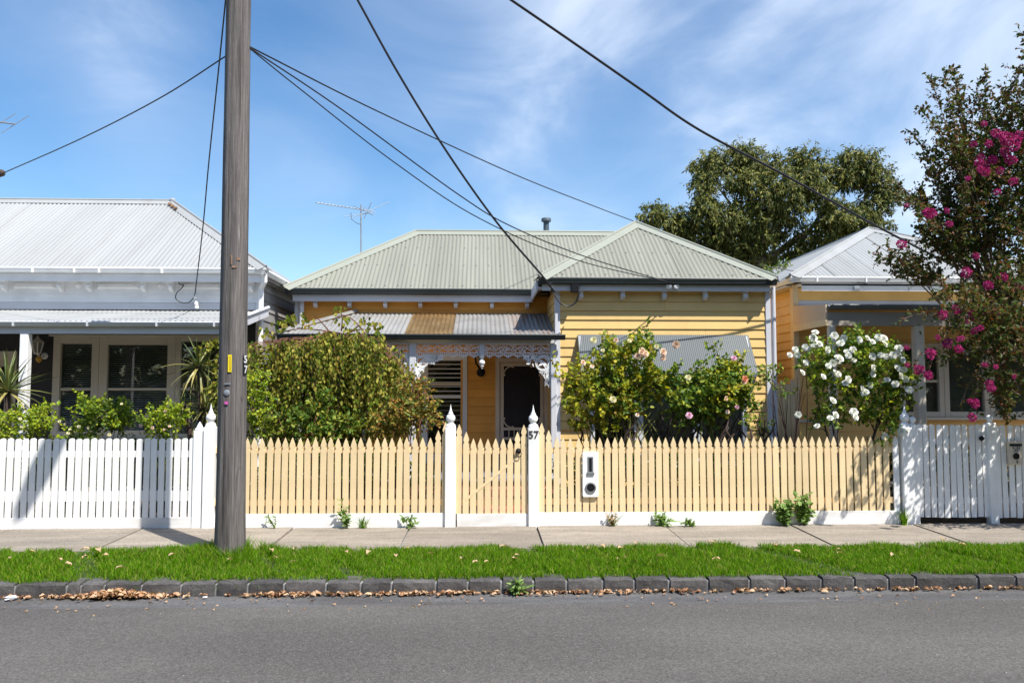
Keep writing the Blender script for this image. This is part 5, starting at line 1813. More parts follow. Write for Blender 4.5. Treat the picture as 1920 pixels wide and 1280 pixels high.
# ------------------------------------------------------------------ plants
G_ROSE = leafmat('rose_leaf', [(0.035, 0.080, 0.014), (0.06, 0.12, 0.018), (0.13, 0.17, 0.02), (0.22, 0.23, 0.025), (0.05, 0.10, 0.02), (0.09, 0.14, 0.018)], gain=1.6)
G_YEL = leafmat('yellowing_rose_leaf', [(0.07, 0.13, 0.015), (0.18, 0.22, 0.02), (0.34, 0.32, 0.02), (0.42, 0.36, 0.03), (0.12, 0.17, 0.02), (0.28, 0.16, 0.03)], gain=1.35)
G_WEEP = leafmat('weeping_leaf', [(0.05, 0.10, 0.012), (0.13, 0.18, 0.02), (0.30, 0.31, 0.045), (0.48, 0.42, 0.09), (0.07, 0.12, 0.014), (0.25, 0.17, 0.028), (0.11, 0.17, 0.02)], spec=0.12)
G_RED = leafmat('reddish_leaf', [(0.05, 0.09, 0.018), (0.11, 0.15, 0.025), (0.20, 0.20, 0.04), (0.26, 0.10, 0.03), (0.32, 0.24, 0.04)], gain=1.4)
G_LIME = leafmat('lime_leaf', [(0.08, 0.16, 0.015), (0.20, 0.27, 0.02), (0.34, 0.36, 0.02), (0.12, 0.20, 0.02)], gain=1.3)
G_GUM = leafmat('gum_leaf', [(0.026, 0.048, 0.014), (0.055, 0.082, 0.018), (0.15, 0.165, 0.034), (0.28, 0.255, 0.055), (0.035, 0.065, 0.02), (0.13, 0.10, 0.03)], transl=0.15, spec=0.3, rough=0.5)
G_MYR = leafmat('myrtle_leaf', [(0.030, 0.058, 0.012), (0.050, 0.085, 0.014), (0.085, 0.125, 0.02), (0.17, 0.05, 0.025), (0.035, 0.065, 0.014), (0.13, 0.075, 0.022), (0.04, 0.07, 0.014)], transl=0.3, gain=1.1)
G_DRY = leafmat('dry_leaf', [(0.34, 0.17, 0.085), (0.50, 0.30, 0.17), (0.66, 0.47, 0.31), (0.22, 0.09, 0.05), (0.58, 0.38, 0.23)], transl=0.2)
G_TAN = leafmat('tan_leaf', [(0.50, 0.33, 0.18), (0.58, 0.42, 0.26), (0.42, 0.25, 0.14)], transl=0.2)
G_GRASS = leafmat('grass_blade', [(0.070, 0.190, 0.004), (0.105, 0.26, 0.005), (0.16, 0.32, 0.008), (0.26, 0.35, 0.03), (0.080, 0.205, 0.004), (0.10, 0.24, 0.005), (0.30, 0.29, 0.08), (0.05, 0.14, 0.004), (0.09, 0.22, 0.004)], gain=1, transl=0.4, spec=0.15, rough=0.45)
G_WEED = leafmat('weed_leaf', [(0.07, 0.13, 0.03), (0.13, 0.20, 0.05), (0.20, 0.27, 0.09)], gain=1.6)
G_YUC = leafmat('yucca_leaf', [(0.06, 0.10, 0.025), (0.10, 0.14, 0.035), (0.17, 0.19, 0.05), (0.30, 0.27, 0.07)], transl=0.2)
G_HEDGE = leafmat('low_hedge_leaf', [(0.03, 0.06, 0.012), (0.06, 0.10, 0.015), (0.13, 0.16, 0.02), (0.07, 0.05, 0.02)], gain=1)
PETAL = {
    'white': leafmat('white_petal', [(0.82, 0.82, 0.78), (0.86, 0.86, 0.84)], 0.25, tcol=0.8),
    'peach': leafmat('peach_petal', [(0.80, 0.56, 0.42), (0.84, 0.66, 0.52), (0.78, 0.48, 0.36)], 0.25, tcol=0.9),
    'coral': leafmat('coral_petal', [(0.75, 0.26, 0.14), (0.80, 0.36, 0.22)], 0.25, tcol=0.9),
    'pink': leafmat('pink_petal', [(0.72, 0.36, 0.52), (0.78, 0.48, 0.62)], 0.25, tcol=0.9),
    'lemon': leafmat('lemon_petal', [(0.80, 0.72, 0.40), (0.82, 0.78, 0.52)], 0.25, tcol=0.9),
    'orange': leafmat('orange_petal', [(0.80, 0.38, 0.06)], 0.25, tcol=0.9),
}
MAGENTA = leafmat('magenta_petal', [(0.30, 0.012, 0.13), (0.45, 0.028, 0.20), (0.62, 0.075, 0.31)], 0.3, tcol=1.0)


def petal_flower(r, m, seed, n_rings=4):
    """double flower: rings of cupped petals"""
    q = random.Random(seed)
    vs, fs = [], []
    for ring in range(n_rings):
        k = 6 if ring < n_rings - 1 else 4
        tilt = 0.25 + 0.38 * ring
        L = r * (1.0 - 0.17 * ring)
        for i in range(k):
            a = 2 * math.pi * (i + 0.5 * ring) / k + q.uniform(-0.15, 0.15)
            tt = tilt + q.uniform(-0.12, 0.12)
            d = Vector((math.cos(a), math.sin(a), 0))
            s = Vector((-math.sin(a), math.cos(a), 0))
            c1, c2 = math.cos(tt), math.sin(tt)
            base = d * 0.05 * r
            mid = d * L * 0.55 * c1 + Vector((0, 0, L * 0.55 * c2))
            tip = d * L * (c1 * 0.98) + Vector((0, 0, L * c2 * 0.90))
            w = L * 0.52
            n0 = len(vs)
            vs += [base, mid + s * w + Vector((0, 0, 0.08 * r)), tip + s * w * 0.45, tip - s * w * 0.45, mid - s * w + Vector((0, 0, 0.08 * r)), mid]
            fs += [(n0, n0 + 5, n0 + 1), (n0 + 1, n0 + 5, n0 + 3, n0 + 2), (n0 + 5, n0 + 4, n0 + 3), (n0, n0 + 4, n0 + 5)]
    me = bpy.data.meshes.new('rose_flower')
    me.from_pydata([tuple(v) for v in vs], [], fs)
    me.materials.append(m)
    return me


FL = {k: [petal_flower(1.0, m, 3 + i) for i in range(2)] for k, m in PETAL.items()}


def flower(parent, p, r, kind, rnd, name='rose_flower'):
    n = Vector((rnd.uniform(-0.5, 0.5), rnd.uniform(-1.0, -0.45), rnd.uniform(0.0, 0.6))).normalized()
    e = n.to_track_quat('Z', 'Y').to_euler()
    r *= 0.86 if kind != 'white' else 1.0
    return link(name, rnd.choice(FL[kind]), parent, p, e, (r, r, r))


def stems(parent, base, ells, n, r0, m, rnd, name='stem', spread=0.12, top=0.5, seg=6, fork=2):
    """woody canes from the base into the crown, forking once"""
    for i in range(n):
        c, R = ells[rnd.randrange(len(ells))]
        tgt = Vector(c) + Vector((rnd.uniform(-0.7, 0.7) * R[0], rnd.uniform(-0.6, 0.6) * R[1], rnd.uniform(-0.2, top) * R[2]))
        b0 = Vector(base) + Vector((rnd.uniform(-spread, spread), rnd.uniform(-spread, spread) * 0.6, 0))
        md = b0 * 0.5 + tgt * 0.5 + Vector((rnd.uniform(-0.15, 0.15), rnd.uniform(-0.1, 0.1), 0.12))
        pts = bez(b0, md, tgt, seg)
        mb = MB().tube(pts, [r0 * (1 - 0.75 * k / seg) for k in range(seg + 1)], 6)
        for f in range(fork):
            k = rnd.randint(seg // 2, seg - 1)
            t2 = pts[k] + Vector((rnd.uniform(-1, 1) * R[0] * 0.6, rnd.uniform(-1, 1) * R[1] * 0.5, rnd.uniform(0.1, 0.8) * R[2]))
            p2 = bez(pts[k], (pts[k] + t2) / 2 + Vector((0, 0, 0.06)), t2, 4)
            mb.tube(p2, [r0 * 0.45 * (1 - 0.7 * j / 4) for j in range(5)], 5)
        mb.build(name, m, parent, smooth=True)


def shrub(name, label, cat, base, ells, n_tw, tl, per, L, Wd, m, stem_m, seed, n_st=7, r0=0.014, group=None, out=0.6, up=0.3, rnd=0.6, droop=0.0, shell=0.4, weights=None, twig_r=0.003, shape='oval', spread=0.12, fork=2):
    rng = np.random.default_rng(seed)
    t = thing(name, label, cat, base, group)
    pos, ax, nr, p0, p1 = twigs(rng, [(c_, np.maximum(r_ - tl * 0.45, r_ * 0.45)) for c_, r_ in ells], n_tw, tl, per, out, up, rnd, droop, shell, weights)
    keep = pos[:, 2] > 0.03
    pos, ax, nr = pos[keep], ax[keep], nr[keep]
    s = rng.uniform(0.65, 1.25, len(pos))
    o = leaves('foliage', pos, ax, nr, L * s, Wd * s, m, shape, t)
    o['kind'] = 'stuff'
    o2 = twig_mesh('twig', p0, p1, twig_r, stem_m, t)
    o2['kind'] = 'stuff'
    stems(t, base, ells, n_st, r0, stem_m, random.Random(seed), spread=spread, fork=fork)
    return t


def base_at(px, Y):
    return Vector((X(px, Y, 900), Y, 0.0))


fl = random.Random(4)

# roses in front of the awning ------------------------------------------------
Y1 = 11.15
e1 = [ell(1092, 745, 48, 75, Y1, 0.42), ell(1140, 735, 62, 88, Y1, 0.48), ell(1190, 690, 52, 66, Y1, 0.42), ell(1165, 762, 58, 30, Y1, 0.35), ell(1228, 715, 30, 45, Y1, 0.32),
      ell(1082, 690, 18, 40, Y1, 0.18), ell(1145, 660, 36, 32, Y1, 0.3), ell(1207, 638, 16, 34, Y1, 0.16), ell(1040, 700, 16, 22, Y1, 0.15), ell(1066, 720, 26, 40, Y1, 0.25)]
r1 = shrub('rose_bush', 'tall rose bush with yellowing leaves and pale peach blooms, left of the awning', 'rose bush', base_at(1150, Y1), e1, 400, 0.17, 11, 0.062, 0.042, G_YEL, M['greenstem'], 31,
           n_st=12, r0=0.014, spread=0.35, group=None, fork=3)
rg = np.random.default_rng(77)
eg = [ell(1195, 682, 48, 56, Y1, 0.4), ell(1150, 668, 42, 38, Y1, 0.3), ell(1207, 640, 16, 36, Y1, 0.16), ell(1228, 725, 34, 42, Y1, 0.3), ell(1150, 745, 70, 60, Y1, 0.4)]
eg = [(c_, r_ * 0.8) for c_, r_ in eg]
pos, ax, nr, p0, p1 = twigs(rg, eg, 200, 0.15, 12, 0.6, 0.3, 0.6, 0, 0.4)
o = leaves('foliage', pos, ax, nr, 0.060 * rg.uniform(0.65, 1.25, len(pos)), 0.041 * rg.uniform(0.7, 1.2, len(pos)), G_ROSE, 'oval', r1)
o['kind'] = 'stuff'
for (px_, py_, r, k) in ((1113, 638, 8, 'lemon'), (1155, 638, 6, 'peach'), (1203, 660, 11, 'peach'), (1196, 668, 8, 'peach'), (1210, 663, 8, 'peach'), (1243, 660, 9, 'peach'), (1244, 672, 7, 'peach'),
                         (1268, 646, 9, 'peach'), (1231, 650, 6, 'lemon'), (1093, 680, 7, 'peach'), (1149, 749, 8, 'lemon'), (1130, 657, 5, 'lemon'), (1180, 639, 5, 'lemon'), (1110, 687, 5, 'orange'), (1195, 778, 5, 'orange')):
    flower(r1, P(px_, py_, Y1 - 0.42), r * S(Y1), k, fl)
rd = random.Random(41)
for i in range(26):
    a = base_at(rd.uniform(1150, 1290), Y1 + rd.uniform(-0.2, 0.2))
    a.z = rd.uniform(0.3, 0.9)
    b_ = P(rd.uniform(1160, 1320), rd.uniform(690, 760), Y1 + rd.uniform(-0.3, 0.3))
    MB().tube(bez(a, (a + b_) / 2 + Vector((rd.uniform(-0.2, 0.2), 0, 0.1)), b_, 6), [0.008 - 0.0008 * k for k in range(7)], 5).build('cane', M['greenstem'], r1, smooth=True)

Y2 = 11.0
e2 = [ell(1330, 745, 60, 56, Y2, 0.45), ell(1290, 765, 45, 44, Y2, 0.4), ell(1376, 730, 40, 52, Y2, 0.38), ell(1330, 672, 20, 24, Y2, 0.2), ell(1362, 698, 32, 30, Y2, 0.28), ell(1302, 690, 18, 26, Y2, 0.2),
      ell(1395, 765, 26, 26, Y2, 0.28), ell(1272, 710, 22, 30, Y2, 0.2)]
r2 = shrub('rose_bush', 'green rose bush with a coral bloom, below the right end of the awning', 'rose bush', base_at(1335, Y2), e2, 380, 0.16, 11, 0.060, 0.040, G_ROSE, M['greenstem'], 32, n_st=10, r0=0.013, spread=0.3, fork=3)
pos, ax, nr, p0, p1 = twigs(rg, [ell(1350, 732, 50, 46, Y2, 0.4), ell(1378, 690, 20, 24, Y2, 0.25)], 130, 0.14, 11, 0.6, 0.3, 0.6, 0, 0.4)
o = leaves('foliage', pos, ax, nr, 0.06, 0.04, G_YEL, 'oval', r2)
o['kind'] = 'stuff'
for (px_, py_, r, k) in ((1396, 711, 9, 'coral'), (1376, 672, 7, 'pink'), (1290, 708, 7, 'lemon'), (1292, 779, 8, 'pink'), (1361, 747, 6, 'peach'), (1364, 772, 5, 'orange'), (1395, 716, 6, 'peach'), (1382, 763, 5, 'pink')):
    flower(r2, P(px_, py_, Y2 - 0.42), r * S(Y2), k, fl)
for i in range(22):
    a = base_at(rd.uniform(1285, 1405), Y2 + rd.uniform(-0.1, 0.1))
    a.z = 0.5
    pts = [a]
    for k in range(5):
        pts.append(pts[-1] + Vector((rd.uniform(-0.13, 0.13), rd.uniform(-0.08, 0.08), rd.uniform(0.09, 0.20))))
    MB().tube(pts, [0.026, 0.024, 0.02, 0.017, 0.013, 0.008], 6).build('old_wood', M['bark'], r2, smooth=True)
for i in range(18):
    a = base_at(rd.uniform(1085, 1250), Y1 + rd.uniform(-0.1, 0.1))
    a.z = 0.5
    pts = [a]
    for k in range(5):
        pts.append(pts[-1] + Vector((rd.uniform(-0.13, 0.13), rd.uniform(-0.08, 0.08), rd.uniform(0.09, 0.20))))
    MB().tube(pts, [0.026, 0.024, 0.02, 0.017, 0.013, 0.008], 6).build('old_wood', M['bark'], r1, smooth=True)

Y3 = 11.2
e3 = [ell(1440, 705, 22, 24, Y3, 0.2), ell(1462, 735, 16, 22, Y3, 0.18), ell(1425, 775, 24, 18, Y3, 0.2), ell(1452, 690, 18, 14, Y3, 0.15), ell(1436, 800, 26, 14, Y3, 0.2)]
shrub('thin_shrub', 'spindly shrub with sparse dark leaves before the cottage corner', 'shrub', base_at(1455, Y3), e3, 34, 0.16, 8, 0.062, 0.03, G_ROSE, M['bark'], 33, n_st=8, r0=0.011, spread=0.3)

# white rose --------------------------------------------------------------------
Y4 = 10.45
e4 = [ell(1530, 680, 40, 40, Y4, 0.38), ell(1590, 690, 62, 60, Y4, 0.45), ell(1650, 690, 46, 55, Y4, 0.42), ell(1615, 645, 40, 26, Y4, 0.28), ell(1690, 720, 22, 40, Y4, 0.3), ell(1620, 750, 58, 40, Y4, 0.42),
      ell(1545, 740, 36, 45, Y4, 0.3), ell(1660, 775, 44, 26, Y4, 0.35), ell(1555, 785, 36, 18, Y4, 0.25)]
r4 = shrub('rose_bush', 'rose bush covered in white blooms, overhanging the right end of the cream fence', 'rose bush', base_at(1580, Y4), e4, 470, 0.15, 11, 0.054, 0.035, G_ROSE, M['bark'], 34, n_st=9, r0=0.018, spread=0.1,
           weights=[1, 1.5, 1.2, 0.8, 0.8, 1.1, 0.35, 0.7, 0.3], fork=3)
pos, ax, nr, p0, p1 = twigs(rg, e4, 140, 0.14, 11, 0.6, 0.3, 0.6, 0, 0.5)
o = leaves('foliage', pos, ax, nr, 0.046, 0.03, G_LIME, 'oval', r4)
o['kind'] = 'stuff'
WB = [(365, 125), (320, 185), (345, 180), (110, 350), (163, 295), (183, 348), (265, 270), (285, 290), (345, 255), (405, 240), (380, 262), (270, 425), (235, 525), (485, 300), (620, 235), (555, 160), (650, 180), (680, 320),
      (700, 360), (590, 370), (610, 385), (545, 430), (598, 410), (495, 460), (750, 400), (740, 298), (805, 200), (560, 530), (595, 540), (445, 565), (690, 595), (670, 630), (840, 690), (865, 730), (540, 805), (565, 950),
      (515, 980), (750, 920), (765, 970), (385, 1060), (195, 945), (1000, 175), (1050, 180), (935, 218), (885, 180), (1055, 240), (935, 365), (1015, 350), (1070, 365), (1145, 350), (1200, 285), (1200, 350), (1240, 400),
      (940, 480), (1190, 480), (1255, 495), (1215, 555), (1265, 590), (1165, 640), (1085, 600), (1305, 700), (915, 650), (940, 545), (1060, 1165), (1135, 1110), (1225, 1110)]
for (a, c) in WB:
    px_, py_ = 1460 + a / 5.333, 600 + c / 5.333
    Yf = Y4 - 0.40 if py_ < 790 else YF - 0.06
    if py_ > 790 and px_ < 1600:
        Yf = Y4 - 0.4
    flower(r4, P(px_, py_, Yf + fl.uniform(-0.05, 0.12)), fl.uniform(6.0, 9.0) * S(Yf), 'white', fl)
a = P(1640, 805, Y4)
for px_, py_ in ((1658, 815), (1672, 806), (1688, 806)):
    b_ = P(px_, py_, YF - 0.05)
    MB().tube(bez(a, (a + b_) / 2 + Vector((0, 0, 0.1)), b_, 5), 0.004, 5).build('cane', M['greenstem'], r4, smooth=True)
rk = np.random.default_rng(5)
pos, ax, nr, p0, p1 = twigs(rk, [ell(1665, 812, 26, 12, YF - 0.02, 0.08), ell(1675, 800, 22, 10, YF + 0.1, 0.2)], 16, 0.12, 8, 0.3, 0.0, 0.7, 0.2, 0.3)
leaves('foliage', pos, ax, nr, 0.045, 0.03, G_ROSE, 'oval', r4)['kind'] = 'stuff'
# thin whippy canes at its left
for i in range(9):
    a = base_at(rd.uniform(1470, 1500), 10.9)
    a.z = 0.2
    b_ = P(rd.uniform(1455, 1560), rd.uniform(690, 770), Y4 + rd.uniform(0, 0.4))
    MB().tube(bez(a, (a + b_) / 2 + Vector((rd.uniform(-0.15, 0.15), 0, 0.05)), b_, 6), 0.005, 5).build('cane', M['redstem'], r4, smooth=True)

# weeping tree -------------------------------------------------------------------
YWp = 11.5
wt = thing('weeping_tree', 'low weeping tree with hanging olive leaves in front of the verandah', 'tree', base_at(640, YWp))
wr = np.random.default_rng(12)
wrr = random.Random(12)
b0 = base_at(640, YWp)
head = P(630, 640, YWp)
MB().tube([b0, b0 * 0.5 + head * 0.5 + Vector((0.05, 0, 0)), head], [0.07, 0.06, 0.05], 8).build('trunk', M['bark'], wt, smooth=True)
hp, hx, hn = [], [], []
bm2 = MB()
lines = MB()
for i in range(54):
    ang = 2 * math.pi * i / 54 + wrr.uniform(-0.1, 0.1)
    reach_x = wrr.uniform(0.30, 1.0) ** 0.8 * (1.32 if math.cos(ang) > 0 else 1.62)
    e = head + Vector((math.cos(ang) * reach_x, math.sin(ang) * wrr.uniform(0.3, 0.95), 0))
    frac = abs(math.cos(ang) * reach_x) / (1.32 if math.cos(ang) > 0 else 1.62)
    e.z = head.z + wrr.uniform(-0.12, 0.2) - (0.55 if math.cos(ang) > 0 else 0.16) * frac ** 2.0 + wrr.uniform(-0.24, 0.04)
    top = head + (e - head) * 0.45
    top.z = max(head.z, e.z) + wrr.uniform(0.05, 0.26) * (1 - 0.5 * frac)
    arc = bez(head, top, e, 10)
    bm2.tube(arc, [0.018 * (1 - 0.08 * k) for k in range(11)], 5)
    for k in range(1, 11):
        for s in range(4):
            st_ = Vector(arc[k]) + Vector((wrr.uniform(-0.12, 0.12), wrr.uniform(-0.12, 0.12), wrr.uniform(-0.05, 0.02)))
            ln_h = min(st_.z - 0.35, wrr.choice((wrr.uniform(0.25, 0.7), wrr.uniform(0.6, 1.6))))
            if ln_h < 0.15:
                continue
            dx, dyy = wrr.uniform(-0.12, 0.12) + 0.05 * math.cos(ang), wrr.uniform(-0.12, 0.12)
            n = int(ln_h / 0.06)
            for q in range(n):
                t = q / n
                p = (st_.x + dx * t + wrr.gauss(0, 0.018), st_.y + dyy * t + wrr.gauss(0, 0.018), st_.z - ln_h * t)
                hp.append(p)
                hx.append((wrr.gauss(0, 0.35), wrr.gauss(0, 0.35) - 0.1, -1.0))
                hn.append((wrr.gauss(0, 0.9), -0.7 + wrr.gauss(0, 0.7), wrr.gauss(0.4, 0.4)))
            if s < 2:
                lines.tube([st_, st_ + Vector((dx, dyy, -ln_h))], 0.0016, 3, cap=False)
bm2.build('branch', M['redstem'], wt, smooth=True)
o = lines.build('hanging_twig', M['bark'], wt)
o['kind'] = 'stuff'
hp, hx, hn = np.array(hp), np.array(hx), np.array(hn)
s = wr.uniform(0.6, 1.25, len(hp))
o = leaves('foliage', hp, hx, hn, 0.055 * s, 0.037 * s, G_WEEP, 'oval', wt)
o['kind'] = 'stuff'
# arching bare shoots at the top
for a, m_, e in (((690, 632), (640, 560), (620, 612)), ((620, 625), (600, 598), (586, 590)), ((660, 620), (700, 585), (712, 640)), ((640, 625), (560, 610), (535, 622)), ((640, 620), (645, 590), (635, 577)), ((690, 640), (740, 650), (760, 700))):
    MB().tube(bez(P(*a, YWp), P(*m_, YWp - 0.2), P(*e, YWp - 0.3), 8), [0.011 - 0.001 * k for k in range(9)], 5).build('shoot', M['redstem'], wt, smooth=True)
pp, pa, pn = [], [], []
for px_, py_, n in ((635, 580, 12), (640, 592, 10), (540, 597, 20), (560, 592, 12), (525, 605, 16), (690, 600, 14), (705, 610, 16), (712, 628, 16), (655, 605, 8), (580, 600, 8), (500, 618, 18)):
    for _ in range(n):
        pp.append(P(px_ + wrr.uniform(-14, 14), py_ + wrr.uniform(-8, 14), YWp - 0.3 + wrr.uniform(-0.15, 0.15)))
        pa.append((wrr.gauss(0, 0.4), wrr.gauss(0, 0.3), -1))
        pn.append((wrr.gauss(0, 0.6), -1, wrr.gauss(0.4, 0.3)))
leaves('foliage', np.array(pp), np.array(pa), np.array(pn), 0.062, 0.042, G_WEEP, 'oval', wt)['kind'] = 'stuff'

Y5 = 10.9
e5 = [ell(765, 765, 44, 45, Y5, 0.35), ell(805, 775, 28, 36, Y5, 0.28), ell(735, 795, 45, 30, Y5, 0.3), ell(780, 728, 26, 24, Y5, 0.2)]
shrub('shrub', 'rounded shrub with reddish and yellow leaves, left of the gate behind the cream fence', 'shrub', base_at(770, Y5), e5, 230, 0.14, 12, 0.045, 0.03, G_RED, M['redstem'], 35, n_st=7, r0=0.012)
e6 = [ell(485, 720, 22, 34, 10.7, 0.2), ell(490, 772, 26, 34, 10.7, 0.25), ell(480, 800, 30, 20, 10.7, 0.25)]
shrub('shrub', 'small lime yellow shrub just right of the tall pole', 'shrub', base_at(485, 10.7), e6, 120, 0.12, 12, 0.04, 0.026, G_LIME, M['greenstem'], 36, n_st=5, r0=0.01)
e7 = [ell(560, 790, 60, 36, 10.75, 0.3), ell(640, 800, 50, 26, 10.75, 0.3), ell(610, 760, 40, 26, 10.85, 0.25)]
shrub('shrub', 'low green shrub under the weeping tree behind the cream pickets', 'shrub', base_at(590, 10.75), e7, 150, 0.15, 11, 0.055, 0.036, G_ROSE, M['redstem'], 37, n_st=7, r0=0.01)

# left garden: roses and yuccas ----------------------------------------------------
YB = 10.6
for lab, bx, es, n, sd_, fls in (
        ('dense yellow-green rose bush at the left edge, under the spiky plant', 40, [ell(30, 795, 60, 34, YB, 0.35), ell(80, 785, 32, 28, YB, 0.3), ell(-30, 795, 40, 34, YB, 0.3)], 200, 51, [(38, 785), (40, 800), (112, 790)]),
        ('rose bush with tiny buds before the middle of the white house window', 195, [ell(195, 780, 46, 26, YB, 0.3), ell(170, 762, 26, 18, YB, 0.22), ell(150, 812, 36, 12, YB, 0.25), ell(225, 785, 24, 26, YB, 0.22)], 170, 52,
         [(122, 795), (131, 805), (128, 812), (148, 800), (228, 757), (166, 802), (205, 815)]),
        ('small rose bush with pale apricot blooms left of the fence posts', 300, [ell(300, 795, 36, 26, YB, 0.28), ell(296, 772, 18, 14, YB, 0.2), ell(330, 785, 24, 26, YB, 0.2)], 120, 53,
         [(275, 780), (286, 802), (318, 799), (308, 805), (264, 798), (310, 771), (262, 810)])):
    t = shrub('rose_bush', lab, 'rose bush', base_at(bx, YB), es, n, 0.13, 12, 0.042, 0.028, G_LIME if sd_ != 52 else G_ROSE, M['greenstem'], sd_, n_st=7, r0=0.01)
    for px_, py_ in fls:
        flower(t, P(px_, py_, YB - 0.32), fl.uniform(2.6, 4.2) * S(YB), 'peach' if sd_ == 53 else 'lemon', fl)
    if sd_ == 52:
        pos, ax, nr, p0, p1 = twigs(rg, es, 90, 0.13, 12, 0.6, 0.3, 0.6, 0, 0.4)
        leaves('foliage', pos, ax, nr, 0.042, 0.028, G_LIME, 'oval', t)['kind'] = 'stuff'


def blade_mesh(L, w, m, bend, seed):
    vs, fs = [], []
    n = 5
    for i in range(n + 1):
        t = i / n
        ww = w * (0.55 + 0.9 * t) * (1 - t) ** 0.6 if t < 1 else 0.0
        ww = w * min(1, 0.5 + 2.2 * t) * (1 - t ** 2.2)
        x = L * t
        z = -bend * L * t * t
        vs += [(x, -ww / 2, z + ww * 0.25), (x, 0, z), (x, ww / 2, z + ww * 0.25)]
    for i in range(n):
        for j in range(2):
            fs.append((i * 3 + j, i * 3 + j + 1, i * 3 + j + 4, i * 3 + j + 3))
    me = bpy.data.meshes.new('blade')
    me.from_pydata(vs, [], fs)
    me.materials.append(m)
    return me


def fixed(name, c):
    return mat(name, c, 0.45, 0.18, 6, spec=0.4)


BL = [blade_mesh(1.0, 0.075, fixed('yucca_blade_%s' % k, c), b_, 1) for k, (c, b_) in enumerate((((0.07, 0.11, 0.03), 0.10), ((0.12, 0.155, 0.04), 0.20), ((0.20, 0.21, 0.06), 0.32), ((0.30, 0.26, 0.08), 0.5)))]


def yucca(label, heads, base, Y):
    t = thing('yucca_plant', label, 'plant', base)
    q = random.Random(hash(label) % 1000 if False else len(label))
    for (px_, py_, Lp, n, lowest) in heads:
        c = P(px_, py_, Y)
        MB().tube([Vector(base), Vector(base) * 0.5 + c * 0.5 + Vector((0.03, 0, 0)), c + Vector((0, 0, 0.04))], [0.045, 0.04, 0.035], 8).build('stem', M['bark'], t, smooth=True)
        for i in range(n):
            el = math.radians(lowest + (88 - lowest) * ((i + 0.5) / n) ** 1.1)
            az = i * 2.39996 + q.uniform(-0.2, 0.2)
            L = Lp * S(Y) * q.uniform(0.8, 1.1)
            link('leaf', BL[min(3, int(q.random() * 3.2)) if el > 0 else q.choice((2, 3))], t, c, (q.uniform(-0.3, 0.3), -el, az), (L, L * q.uniform(0.8, 1.2), L))
    return t


yucca('spiky green yucca at the left edge before the white verandah post', [(14, 735, 84, 46, -25)], base_at(14, 11.1), 11.1)
yucca('tall yucca with two spiky heads beside the pole, in front of the white house window', [(372, 690, 66, 54, -70), (385, 768, 62, 44, -50), (345, 760, 40, 20, -60)], base_at(378, 10.9), 10.9)
e8 = [ell(395, 650, 22, 14, 10.8, 0.15), ell(405, 690, 10, 30, 10.8, 0.15), ell(400, 740, 16, 30, 10.6, 0.15)]
shrub('climbing_rose', 'sprawling rose cane with pale buds above the tall yucca', 'rose bush', base_at(402, 10.7), e8, 32, 0.12, 8, 0.05, 0.034, G_WEEP, M['greenstem'], 54, n_st=4, r0=0.009)

# low growth seen between the pickets: one mass of ground cover
gr = np.random.default_rng(8)
ge = [ell(px_, py_, rx * 1.2, ry * 1.15, 10.22 + (Y_ - 10.6) * 0.25, 0.16) for px_, py_, rx, ry, Y_ in ((890, 915, 16, 34, 14.4), (1060, 900, 40, 40, 11.2), (1180, 900, 60, 42, 10.9), (1290, 905, 50, 40, 11), (1390, 910, 60, 36, 11),
                                                                  (1500, 905, 50, 36, 10.8), (1600, 910, 50, 36, 10.8), (520, 900, 60, 45, 11), (640, 905, 60, 45, 11), (760, 910, 60, 36, 11), (60, 900, 90, 50, 11), (220, 900, 80, 50, 11), (330, 905, 40, 40, 11), (120, 880, 70, 60, 10.7), (280, 885, 70, 55, 10.7), (580, 880, 70, 50, 10.6), (700, 890, 70, 45, 10.6), (1100, 895, 60, 40, 10.7), (1240, 895, 60, 45, 10.6), (1350, 895, 60, 45, 10.6), (1760, 885, 60, 60, 11), (1860, 885, 60, 60, 11), (1960, 885, 70, 60, 11), (1660, 895, 50, 50, 10.8))]
pos, ax, nr, p0, p1 = twigs(gr, ge, 2300, 0.12, 10, 0.5, 0.3, 0.6, 0, 0.3)
k = pos[:, 2] > 0
tag(leaves('ground_cover', pos[k], ax[k], nr[k], 0.05, 0.033, G_HEDGE, 'oval'), kind='stuff')
xa, xb = X(905, 11), X(1000, 11)
bp = tag(MB().box(xa, xb, 9.90, 12.30, -0.03, 0.004).build('garden_path', M['mortar'], None), kind='structure')
bme = MB().box(-0.11, 0.11, -0.052, 0.052, -0.02, 0.022).mesh('brick', M['brick'], bevel=0.004)
row = 0
y = 9.96
while y < 12.28:
    x = xa + 0.11 + (0.115 if row % 2 else 0)
    while x < xb - 0.1:
        link('brick', bme, bp, (x, y, 0.003 + random.uniform(-0.003, 0.003)), (0, 0, random.uniform(-0.02, 0.02)))
        x += 0.232
    y += 0.116
    row += 1

# the gum tree behind the houses -----------------------------------------------------
YG = 33.0
gum = thing('gum_tree', 'large olive green gum tree rising behind the roofs', 'tree', (X(1440, YG), YG, 0))


def GE(a, c, ra, rc, dd=0.0, k=1.0):
    return ell(1160 + a / 3.43, 240 + c / 3.43, ra / 3.43, rc / 3.43, YG + dd, k)


